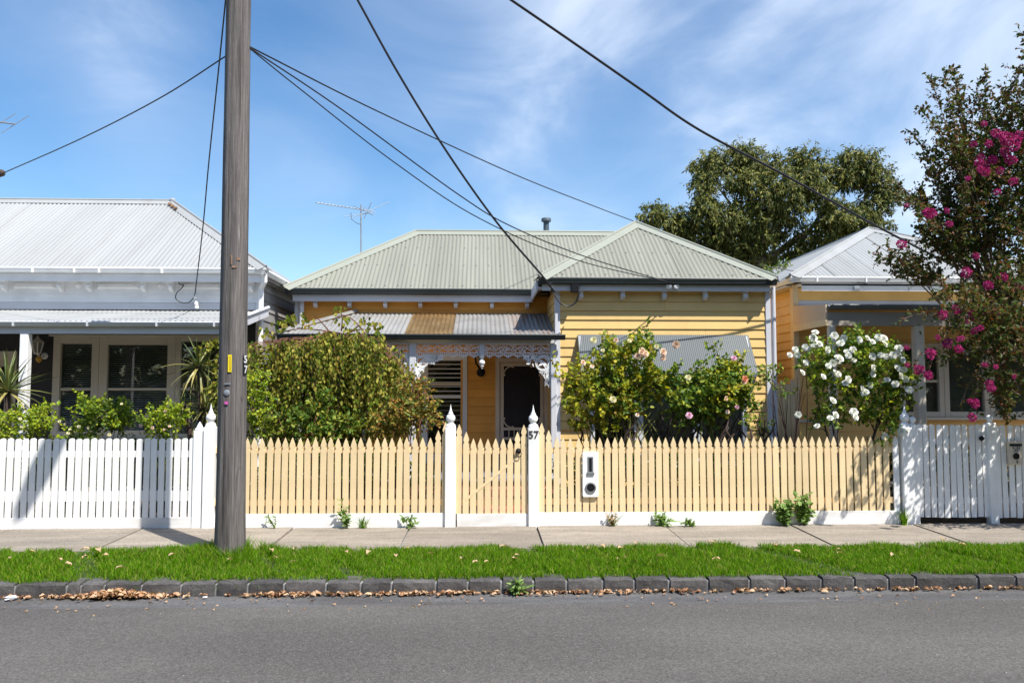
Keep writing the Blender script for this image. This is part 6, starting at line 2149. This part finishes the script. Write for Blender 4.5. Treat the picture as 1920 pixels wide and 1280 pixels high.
ge = [GE(215, 555, 80, 70), GE(300, 620, 90, 70), GE(410, 620, 80, 95), GE(540, 215, 55, 60), GE(580, 260, 70, 85), GE(540, 350, 55, 70, -0.5, .8), GE(700, 190, 90, 65), GE(830, 180, 80, 70), GE(830, 250, 100, 70),
      GE(760, 330, 80, 70, -1, .8), GE(820, 370, 70, 60, -1, .8), GE(960, 230, 80, 60), GE(1000, 330, 90, 80, -1), GE(960, 450, 90, 75, -1.2), GE(1080, 430, 110, 80, -1.2), GE(1090, 540, 100, 60, -1), GE(1170, 190, 90, 50), GE(1230, 260, 110, 80),
      GE(1200, 350, 120, 80, -1), GE(1270, 440, 100, 80, -.8), GE(1480, 210, 110, 55), GE(1570, 220, 100, 60), GE(1530, 300, 120, 75), GE(1650, 320, 90, 90), GE(1720, 400, 60, 70, -.4, .7), GE(1735, 450, 35, 50, -.4, .5),
      GE(1420, 300, 70, 80), GE(1620, 520, 70, 80), GE(1540, 600, 110, 90, -.5), GE(1400, 560, 100, 90, -1), GE(1330, 660, 90, 70, -.5), GE(1450, 680, 110, 70), GE(1250, 760, 100, 70), GE(1180, 840, 90, 60), GE(1580, 690, 70, 60),
      GE(560, 480, 70, 70, -.6), GE(560, 560, 90, 80, -.8), GE(690, 570, 100, 70, -.8), GE(620, 660, 90, 60, -.8), GE(500, 700, 80, 70), GE(600, 760, 60, 80, 0, .7), GE(800, 500, 70, 50, .5, .8), GE(860, 610, 110, 70, -.8), GE(900, 700, 100, 80, -.6),
      GE(760, 720, 90, 80, -.3), GE(700, 800, 100, 70), GE(850, 830, 90, 60), GE(980, 830, 50, 60, 0, .6), GE(950, 560, 80, 50, .3), GE(1040, 660, 45, 50, 0, .5), GE(1150, 620, 40, 50, 0, .5), GE(1740, 620, 40, 25, 1, .5), GE(1110, 780, 35, 60, 0, .5)]
gw = [e[1][0] * e[1][2] for e in ge]
grn = np.random.default_rng(99)
pos, ax, nr, p0, p1 = twigs(grn, [(c_, r_ * 0.88) for c_, r_ in ge], 5800, 0.40, 15, 0.5, 0.0, 0.5, 0.3, 0.55, gw)
ax = unit(ax * 0.8 + np.array((0, 0, -0.45)))
nr = unit(grn.normal(size=nr.shape) * 0.5 + np.array((0.2, -0.8, 0.5)))
s = grn.uniform(0.7, 1.3, len(pos))
leaves('crown', pos, ax, nr, 0.17 * s, 0.05 * s, G_GUM, 'kite', gum)['kind'] = 'stuff'
gb = base_at(1425, YG)
gtop = P(1424, 440, YG)
MB().tube([gb, gb * 0.5 + gtop * 0.5 + Vector((0.2, 0, 0)), gtop], [0.42, 0.34, 0.22], 10).build('trunk', M['gumbark'], gum, smooth=True)
fork_ = gb * 0.42 + gtop * 0.58
for tx, ty in ((1330, 330), (1390, 300), (1425, 290), (1500, 300), (1600, 315), (1650, 350), (1310, 395), (1240, 400), (1360, 370), (1560, 420), (1480, 400), (1300, 440), (1590, 400), (1460, 450)):
    e = P(tx, ty, YG + grn.uniform(0.4, 1.2))
    st_ = fork_ + (gtop - fork_) * grn.uniform(0, 1.0)
    MB().tube(bez(st_, (st_ * 0.55 + e * 0.45) + Vector((0, 0, 0.3)), st_ * 0.12 + e * 0.88, 7), [0.13 * (1 - 0.125 * k) for k in range(8)], 6).build('limb', M['gumbark'], gum, smooth=True)

# smaller trees and roofs far behind, seen between the houses
ft = thing('background_shrub', 'dark tangle of creeper in the gap between the two roofs', 'shrub', (X(1462, 17), 17, 0))
fe = [ell(1455, 508, 26, 8, 17, 0.3), ell(1440, 520, 20, 10, 17, 0.3), ell(1475, 500, 16, 6, 17, 0.3)]
pos, ax, nr, p0, p1 = twigs(grn, fe, 60, 0.16, 8, 0.6, 0.2, 0.7)
leaves('foliage', pos, ax, nr, 0.05, 0.03, G_ROSE, 'kite', ft)['kind'] = 'stuff'
twig_mesh('twig', p0, p1, 0.008, M['bark'], ft)['kind'] = 'stuff'
MB().tube([(X(1462, 17), 17, 0), P(1460, 600, 17), P(1458, 512, 17)], [0.05, 0.04, 0.02], 6).build('stem', M['bark'], ft, smooth=True)

# crepe myrtle at the right ------------------------------------------------------------
YC = 10.5
YO = 9.0            # low branches hang out over the fence
cm = thing('flowering_tree', 'crepe myrtle tree with magenta flowers and bronze leaves at the right edge', 'tree', (8.3, 10.6, 0.0))
mr = np.random.default_rng(61)
mrr = random.Random(61)
mb0 = Vector((8.3, 10.6, -0.02))
tips = [(1915, 65), (1850, 150), (1790, 140), (1745, 152), (1780, 205), (1716, 256), (1760, 240), (1840, 200), (1690, 350), (1725, 362), (1750, 330), (1800, 290), (1650, 482), (1690, 488), (1690, 372), (1730, 430), (1770, 560), (1690, 600),
        (1715, 672), (1740, 700), (1800, 640), (1850, 720), (1880, 650), (1900, 560), (1760, 620), (1830, 770), (1800, 760), (1880, 770), (1930, 110), (1990, 40), (2060, -20), (1960, -60)]
bpos, bax, bnr = [], [], []
bw = MB()
trunks = []
for k in range(4):
    e = Vector((8.3 + (-1.5, -0.6, 0.6, 1.7)[k], 10.6 + (0.2, -0.4, 0.4, 0.0)[k], 3.2))
    pts = bez(mb0 + Vector((0.06 * k - 0.09, 0, 0)), (mb0 + e) / 2 + Vector((0.1 * (k - 1.5), 0, 0.35)), e, 8)
    MB().tube(pts, [0.075 - 0.005 * j for j in range(9)], 8).build('trunk', M['pink_bark'], cm, smooth=True)
    trunks.append(pts)
FC = []


def sprig(a, e, r, nl, sub=4):
    """branch with side twigs and small leaves"""
    md = a * 0.45 + e * 0.55 + Vector((0, 0, 0.10 + 0.1 * mrr.random()))
    pts = bez(a, md, e, 10)
    bw.tube(pts, [r * (1 - 0.085 * j) for j in range(11)], 5)
    L = (e - a).length
    for j in range(3, 11):
        for q in range(sub):
            p = Vector(pts[j])
            d = (Vector(pts[min(10, j + 1)]) - Vector(pts[j - 1])).normalized()
            sd_ = (d * 0.8 + Vector((mrr.gauss(0, 0.6), mrr.gauss(0, 0.5), mrr.gauss(0.1, 0.6)))).normalized()
            ln_ = mrr.uniform(0.10, 0.32) * (1.2 - 0.06 * j)
            e2 = p + sd_ * ln_
            bw.tube([p, e2], [0.0035, 0.0015], 3, cap=False)
            for w in range(nl):
                t = (w + mrr.random()) / nl
                bpos.append(p + (e2 - p) * t + Vector((mrr.gauss(0, 0.012), mrr.gauss(0, 0.012), mrr.gauss(0, 0.012))))
                bax.append(sd_ * 0.6 + Vector((mrr.gauss(0, 0.7), mrr.gauss(0, 0.7), mrr.gauss(0, 0.6))))
                bnr.append((mrr.gauss(0, 0.6), mrr.gauss(-0.3, 0.6), mrr.gauss(0.7, 0.4)))


for (tx, ty) in tips:
    e = P(tx, ty, (YC if ty < 540 else YO + 0.45) + mrr.uniform(-0.4, 0.4))
    tr = min(trunks, key=lambda q: (q[-1] - e).length)
    a = tr[mrr.choice((5, 6, 7, 8))]
    hub = a * 0.5 + e * 0.5 + Vector((mrr.uniform(-0.1, 0.1), mrr.uniform(-0.2, 0.2), 0.0))
    bw.tube(bez(a, (a + hub) / 2 + Vector((0, 0, 0.08)), hub, 5), [0.022 - 0.002 * j for j in range(6)], 6)
    low = ty > 585 and tx < 1880
    sprig(hub, e, 0.011 if not low else 0.006, 8 if not low else 4, 4 if not low else 1)
    for q in range(0 if low else 2):
        e2 = e + Vector((mrr.uniform(-0.05, 0.45), mrr.uniform(-0.4, 0.4), mrr.uniform(-0.35, 0.1)))
        sprig(hub, e2, 0.008, 7, 3)
bw.build('branch', M['pink_bark'], cm, smooth=True)
ce = [ell(1905, 330, 70, 120, YC, 0.9), ell(1860, 380, 60, 90, YC, 0.8), ell(1890, 470, 90, 90, YC, 0.95), ell(1800, 440, 60, 46, YC, 0.6), ell(1760, 475, 50, 24, YC, 0.4), ell(1870, 560, 70, 70, YC - 0.5, 0.7), ell(1900, 650, 60, 80, YO + 0.3, 0.5),
      ell(1875, 620, 30, 40, YO + 0.4, 0.4), ell(1990, 300, 110, 180, YC, 1.2), ell(2080, 420, 150, 200, YC, 1.3), ell(2160, 260, 150, 190, YC, 1.3), ell(2240, 430, 120, 160, YC, 1.2), ell(2000, 640, 110, 100, YO + 0.1, 0.5), ell(1800, 660, 20, 12, YO + 0.3, 0.2),
      ell(1870, 720, 24, 30, YO + 0.2, 0.25), ell(1915, 200, 50, 70, YC, 0.6), ell(2010, 130, 80, 100, YC, 0.8), ell(1785, 300, 30, 40, YC, 0.4), ell(1830, 300, 40, 60, YC, 0.6), ell(2120, 650, 90, 90, YO, 0.45), ell(1815, 588, 46, 24, YO, 0.3), ell(1860, 600, 40, 36, YO + 0.1, 0.35), ell(1960, 700, 60, 60, YO, 0.35), ell(2060, 720, 70, 60, YO, 0.35)]
cwt = [1.5, .8, 1.3, .35, .25, .5, .32, .2, 1.0, 1.2, .9, .9, .75, .1, .1, .4, .6, .2, .3, .8, .14, .2, .34, .42]
pos, ax, nr, p0, p1 = twigs(mr, ce, 3500, 0.20, 12, 0.6, 0.15, 0.7, 0.05, 0.25, cwt)
pos = np.concatenate([pos, np.array([tuple(v) for v in bpos])])
ax = np.concatenate([ax, np.array([tuple(v) for v in bax])])
nr = np.concatenate([nr, np.array(bnr)])
s = mr.uniform(0.6, 1.25, len(pos))
leaves('crown', pos, ax, nr, 0.056 * s, 0.031 * s, G_MYR, 'oval', cm)['kind'] = 'stuff'
twig_mesh('twig', p0, p1, 0.003, M['bark'], cm)['kind'] = 'stuff'


def panicle(seed):
    q = np.random.default_rng(seed)
    n = 150
    d = unit(q.normal(size=(n, 3)))
    rad = (0.55 + 0.45 * q.random((n, 1)))
    pos_ = d * rad * np.array((0.85, 0.85, 1.0))
    a_ = unit(d + q.normal(size=(n, 3)) * 0.6)
    k = unit(q.normal(size=(n, 3)))
    T, F = OVAL, OVAL_F
    b_ = unit(np.cross(k, a_))
    c_ = np.cross(a_, b_)
    L, Wd_ = 0.34, 0.30
    V = pos_[:, None, :] + a_[:, None, :] * T[None, :, 0:1] * L + b_[:, None, :] * T[None, :, 1:2] * Wd_ + c_[:, None, :] * T[None, :, 2:3] * Wd_ * 2
    Fi = (F[None] + (np.arange(n) * 6)[:, None, None]).reshape(-1, 4)
    return np_mesh('flower_cluster', V.reshape(-1, 3), Fi, MAGENTA)


PAN = [panicle(i) for i in range(3)]
for (a, c, r) in ((355, 160, 58), (605, 40, 44), (660, 165, 46), (640, 130, 34), (600, 222, 25), (800, 160, 42), (940, 150, 58), (900, 180, 36), (960, 120, 36), (520, 150, 38), (310, 385, 28), (235, 550, 48), (265, 535, 34), (115, 710, 50), (215, 765, 48), (150, 690, 30), (520, 500, 48),
                  (540, 400, 34), (410, 430, 40), (410, 470, 34), (780, 660, 26), (890, 680, 28), (830, 850, 44), (850, 900, 36), (680, 1045, 52), (640, 1030, 30), (655, 1185, 46), (740, 290, 32), (1000, 50, 30), (1075, 780, 24), (495, 85, 32), (680, 320, 36), (0, 490, 26), (10, 660, 26), (860, 125, 28)):
    px_, py_ = 1700 + a / 5.333, 560 + c / 5.333
    Yq = (YO - 0.1 if py_ > 600 else YC - 1.0) + mrr.uniform(-0.15, 0.15)
    rr_ = r / 5.333 * S(Yq) * 0.95
    link('flower_cluster', mrr.choice(PAN), cm, P(px_, py_, Yq), (mrr.uniform(0, 3), mrr.uniform(0, 3), mrr.uniform(0, 6)), (rr_, rr_, rr_ * mrr.uniform(1, 1.3)))
for (px_, py_, r) in ((1890, 262, 11), (1902, 275, 9), (1880, 255, 8), (1910, 252, 7), (1840, 295, 7), (1848, 312, 8), (1838, 318, 6), (1855, 270, 7), (1745, 400, 10), (1738, 397, 7), (1690, 458, 8), (1812, 511, 9), (1853, 535, 8), (1825, 270, 6), (1875, 320, 7), (1900, 340, 7),
                      (1870, 360, 6), (1780, 420, 6), (1830, 480, 6), (1700, 385, 4), (1880, 520, 8), (1910, 540, 7), (1905, 610, 8), (1815, 335, 5), (1845, 232, 5), (1775, 395, 5), (1895, 300, 9), (1868, 250, 8), (1885, 285, 9), (1905, 262, 9), (1862, 300, 8), (1848, 322, 8), (1835, 305, 7)):
    rr_ = r * 1.15 * S(YC - 1.0)
    link('flower_cluster', mrr.choice(PAN), cm, P(px_, py_, YC - 1.0 + mrr.uniform(-0.15, 0.15)), (mrr.uniform(0, 3), mrr.uniform(0, 3), mrr.uniform(0, 6)), (rr_, rr_, rr_))

# unseen trees added behind the camera to cut sky fill; window panes reflect them
tb = np.random.default_rng(71)
te = [(np.array((x_, -11.0 + tb.uniform(-1, 1), hz_)), np.array((2.6, 1.6, 2.2))) for x_ in np.arange(-34, 35, 2.6) for hz_ in (1.8, 4.6, 6.6 + tb.uniform(-1, 1))]
pos, ax, nr, p0, p1 = twigs(tb, te, 5200, 0.9, 7, 0.5, 0.1, 0.6, 0.1, 0.3)
tag(leaves('added_tree_belt', pos, ax, nr, 0.62, 0.36, G_GUM, 'kite'), kind='stuff')

# ------------------------------------------------------------------ grass, weeds, leaf litter
gn = np.random.default_rng(2)


def blades(name, x, y, z, h, w, m, lean=0.35, parent=None, dirx=None):
    n = len(x)
    a = gn.random(n) * 2 * np.pi
    base = np.stack([x, y, z], 1)
    ld = np.stack([np.cos(a), np.sin(a), np.zeros(n)], 1) * (gn.random((n, 1)) * lean * h[:, None])
    if dirx is not None:
        ld = ld + dirx
    tip = base + ld + np.stack([np.zeros(n), np.zeros(n), h], 1)
    mid = base + ld * 0.35 + np.stack([np.zeros(n), np.zeros(n), h * 0.55], 1)
    b = gn.random(n) * np.pi
    sd_ = np.stack([np.cos(b), np.sin(b), np.zeros(n)], 1) * (w[:, None] / 2)
    V = np.stack([base - sd_ * 0.8, base + sd_ * 0.8, mid + sd_, tip, mid - sd_], 1).reshape(-1, 3)
    F = np.array([(0, 1, 2, 4)])
    F3 = np.array([(4, 2, 3)])
    o_ = np.arange(n) * 5
    me = bpy.data.meshes.new(name)
    me.vertices.add(len(V))
    me.vertices.foreach_set('co', V.astype(np.float32).ravel())
    q4 = (F[None] + o_[:, None, None]).reshape(-1, 4)
    q3 = (F3[None] + o_[:, None, None]).reshape(-1, 3)
    idx = np.concatenate([q4.ravel(), q3.ravel()]).astype(np.int32)
    me.loops.add(len(idx))
    me.loops.foreach_set('vertex_index', idx)
    me.polygons.add(2 * n)
    st_ = np.concatenate([np.arange(n) * 4, 4 * n + np.arange(n) * 3]).astype(np.int32)
    tt = np.concatenate([np.full(n, 4), np.full(n, 3)]).astype(np.int32)
    me.polygons.foreach_set('loop_start', st_)
    me.polygons.foreach_set('loop_total', tt)
    me.update(calc_edges=True)
    me.materials.append(m)
    return link(name, me, parent)


N = 210000
gx = gn.uniform(-11.5, 12.5, N)
edge_b = 8.56 + 0.035 * np.sin(gx * 3.1) + 0.03 * np.sin(gx * 7.7 + 1) + 0.02 * np.sin(gx * 17)
edge_f = 7.31 + 0.02 * np.sin(gx * 5.3) + 0.015 * np.sin(gx * 13)
gy = edge_f + (edge_b - edge_f) * gn.random(N)
patch = 0.5 + 0.5 * np.sin(gx * 1.9 + 1.3 * np.sin(gy * 4)) * np.sin(gy * 3.3 + gx * 0.7)
h = (0.036 + 0.042 * gn.random(N)) * (0.75 + 0.5 * patch)
bare = np.sin(gx * 2.3 + 0.7) * np.sin(gx * 5.1 + gy * 2.2) + 0.5 * np.sin(gx * 11 + gy * 7)
h *= np.where(bare > 0.75, 0.45, 1.0)
thin = (bare > 0.95) & (gn.random(N) < 0.6)
pd_ = np.hypot(gx - pb.x, (gy - pb.y) * 1.0)
h *= 1 + 1.5 * np.exp(-(pd_ / 0.38) ** 2)
gz = -0.072 + (gy - 7.35) / 1.2 * 0.03
ok = (pd_ > 0.15) & ~thin
gx, gy, gz, h = gx[ok], gy[ok], gz[ok], h[ok]
tag(blades('grass', gx, gy, gz, h, gn.uniform(0.0045, 0.009, len(h)), G_GRASS, 0.9), kind='stuff')
# long blades hanging over the kerb below the pole
n = 34
lx_ = gn.uniform(pb.x - 0.75, pb.x + 0.55, n)
tag(blades('long_grass', lx_, np.full(n, 7.38), np.full(n, -0.06), gn.uniform(-0.06, 0.05, n), gn.uniform(0.008, 0.013, n), G_GRASS, 0.2, dirx=np.stack([gn.normal(0, 0.12, n), -gn.uniform(0.12, 0.2, n), -gn.uniform(0.0, 0.1, n)], 1)), kind='stuff')


def curled(n, seed):
    """dry curled leaf"""
    q = random.Random(seed)
    vs, fs = [], []
    k = 5
    for i in range(k):
        t = i / (k - 1)
        w = 0.32 * math.sin(math.pi * min(0.97, 0.08 + 0.9 * t))
        z = 0.25 * math.sin(t * 3.0) * q.uniform(0.6, 1.2)
        vs += [(t - 0.5, -w, z + q.uniform(0.05, 0.28)), (t - 0.5, 0, z), (t - 0.5, w, z + q.uniform(0.05, 0.28))]
    for i in range(k - 1):
        for j in range(2):
            fs.append((i * 3 + j, i * 3 + j + 1, i * 3 + j + 4, i * 3 + j + 3))
    return np.array(vs), np.array(fs)


def litter(name, pts, size, m):
    V, Fs = [], []
    o_ = 0
    for p, sz in zip(pts, size):
        v, f = curled(5, int(gn.integers(1, 1000)))
        a = gn.uniform(0, 6.28)
        tilt = gn.normal(0, 0.4)
        R = (Matrix.Rotation(a, 3, 'Z') @ Matrix.Rotation(tilt, 3, 'X'))
        R = np.array(R)
        V.append((v * sz) @ R.T + np.array(p))
        Fs.append(f + o_)
        o_ += len(v)
    return link(name, np_mesh(name, np.concatenate(V), np.concatenate(Fs), m))


lp, lsz = [], []
for i in range(1500):
    x = gn.uniform(-6.2, 7.5)
    px_ = 905 + x * F_PX / 7.2
    dens = 1.0 if px_ < 1150 else (0.6 if px_ < 1400 else 0.4)
    if 330 < px_ < 470:
        dens = 0.12
    if gn.random() > dens:
        continue
    lp.append((x, 7.235 - abs(gn.normal(0, 0.035)), -0.168 + abs(gn.normal(0, 0.008))))
    lsz.append(gn.uniform(0.022, 0.06))
for i in range(230):                         # the heap against the kerb
    x = X(215, 7.2, 1105) + gn.normal(0, 0.20)
    hgt = 0.05 * math.exp(-((x - X(220, 7.2, 1105)) / 0.22) ** 2)
    lp.append((x, 7.235 - abs(gn.normal(0, 0.05)), -0.165 + gn.random() * hgt))
    lsz.append(gn.uniform(0.03, 0.075))
for i in range(190):
    lp.append((gn.uniform(-6, 7), 7.2 - abs(gn.normal(0, 0.28)) - 0.05, -0.166))
    lsz.append(gn.uniform(0.015, 0.035))
tag(litter('leaf_litter', lp, lsz, G_DRY), kind='stuff')

# dry leaves lying on the grass, one by one
LV = []
for k in range(4):
    v, f = curled(5, 100 + k)
    LV.append(np_mesh('fallen_leaf', v, f, G_TAN))
for (px_, py_) in ((18, 1053), (112, 1057), (127, 1068), (160, 1052), (197, 1049), (185, 1037), (224, 1076), (322, 1049), (160, 1035), (266, 1040), (508, 1040), (517, 1056), (552, 1036), (548, 1066), (650, 1045), (690, 1047), (763, 1037),
                   (742, 1055), (866, 1060), (892, 1070), (943, 1036), (968, 1055), (966, 1064), (912, 1069), (1130, 1036), (1156, 1064), (1174, 1062), (1163, 1041), (1105, 1040), (1192, 1029), (1336, 1029), (1454, 1037), (1572, 1049), (1576, 1056),
                   (1495, 1052), (1673, 1060), (1765, 1022), (1772, 1026), (1805, 1038), (1344, 1068), (1240, 1060), (805, 1050), (60, 1040), (430, 1060)):
    Yl = 8.5 - (py_ - 1026) / 60 * 1.15
    p = P(px_, py_, Yl)
    sz = random.uniform(0.045, 0.085)
    tag(link('fallen_leaf', random.choice(LV), None, (p.x, Yl, -0.075 + (Yl - 7.35) / 1.2 * 0.03 + 0.075), (random.uniform(-0.3, 0.3), random.uniform(-0.3, 0.3), random.uniform(0, 6.28)), (sz, sz, sz)),
        'dry tan leaf lying on the green grass verge', 'leaf', 'dry leaves on the grass verge')
for px_, py_, lab in ((14, 1114, 'crumpled scrap of clear plastic by the kerb at the left edge'), (380, 1122, 'tiny white scrap on the asphalt below the pole')):
    p = P(px_, py_, 7.1)
    s_ = 0.055 if px_ < 100 else 0.022
    me = bpy.data.meshes.new('plastic_scrap')
    bm = bmesh.new()
    bmesh.ops.create_icosphere(bm, subdivisions=2, radius=1)
    for v in bm.verts:
        v.co *= random.uniform(0.6, 1.1)
    bm.to_mesh(me)
    bm.free()
    me.materials.append(M['paper'])
    tag(link('plastic_scrap', me, None, (p.x, 7.16, -0.165 + s_ * 0.25), (0, 0, 0.4), (s_, s_ * 0.5, s_ * 0.4)), lab, 'litter')


def weed(name, label, px_, n_leaf, hgt, spread, L, Wd_, m, seed, y=None, z=-0.012, stalk=True, grassy=0):
    q = np.random.default_rng(seed)
    y = YF - 0.06 if y is None else y
    x = X(px_, y, 985)
    t = thing(name, label, 'weed', (x, y, z))
    pos_, ax_, nr_ = [], [], []
    mb = MB()
    n_st = max(3, n_leaf // 9)
    for i in range(n_st):
        a = q.uniform(0, 6.28)
        e = np.array((x + math.cos(a) * spread * q.random(), y - abs(math.sin(a)) * spread * 0.5 * q.random(), z + hgt * q.uniform(0.35, 1.0)))
        mb.tube([(x + q.uniform(-0.02, 0.02), y, z - 0.01), tuple((np.array((x, y, z)) + e) / 2 + np.array((0, 0, 0.02))), tuple(e)], [0.004, 0.003, 0.0018], 4)
        for w in range(n_leaf // n_st + 1):
            t_ = 0.15 + 0.85 * q.random()
            pos_.append(np.array((x, y, z)) * (1 - t_) + e * t_)
            ax_.append((q.normal(0, 0.8), q.normal(-0.3, 0.5), q.normal(0.35, 0.4)))
            nr_.append((q.normal(0, 0.3), -0.5, 1.0))
    mb.build('stem', M['greenstem'], t)
    leaves('foliage', np.array(pos_), np.array(ax_), np.array(nr_), L * q.uniform(0.6, 1.3, len(pos_)), Wd_ * q.uniform(0.6, 1.3, len(pos_)), m, 'oval', t)['kind'] = 'stuff'
    if grassy:
        n = grassy
        blades('grass_tuft', np.full(n, x) + q.normal(0, 0.02, n), np.full(n, y) + q.normal(0, 0.015, n), np.full(n, z), q.uniform(0.4, 1.0, n) * hgt * 1.1, np.full(n, 0.008), G_GRASS, 0.9, t)['kind'] = 'stuff'
    return t


weed('weed', 'small leafy weed against the white plinth, nearest the tall pole', 516, 34, 0.16, 0.10, 0.06, 0.02, G_WEED, 1)
weed('weed', 'taller weed with a thin stalk against the plinth, left of a grass tuft', 650, 70, 0.36, 0.13, 0.065, 0.028, G_WEED, 2)
weed('grass_tuft', 'grass tuft growing against the plinth left of the gate', 680, 6, 0.16, 0.08, 0.04, 0.01, G_WEED, 3, grassy=40)
weed('weed', 'low broad-leaved weed at the path joint left of the gate', 768, 34, 0.15, 0.15, 0.065, 0.035, G_WEED, 4)
weed('weed', 'dry straggly weed at the plinth below the letterbox', 1148, 46, 0.20, 0.11, 0.055, 0.018, G_DRY, 5, grassy=26)
weed('weed', 'jagged green weed at the plinth right of the letterbox', 1240, 60, 0.19, 0.16, 0.085, 0.028, G_WEED, 6)
weed('weed', 'flat sprawling weed at the plinth between two other weeds', 1300, 50, 0.10, 0.17, 0.06, 0.028, G_WEED, 7)
weed('weed', 'large leafy weed clump at the plinth under the white rose, left one', 1470, 190, 0.36, 0.19, 0.08, 0.048, G_WEED, 8)
weed('weed', 'large leafy weed clump at the plinth under the white rose, right one', 1507, 190, 0.46, 0.19, 0.075, 0.045, G_WEED, 9)
weed('grass_tuft', 'green grass tuft at the foot of the white post beside the shaded gate', 1695, 6, 0.24, 0.08, 0.04, 0.01, G_WEED, 10, grassy=60)
weed('weed', 'rosette weed growing out of the gutter against the kerb', 968, 60, 0.14, 0.10, 0.085, 0.022, G_WEED, 11, y=7.20, z=-0.17)
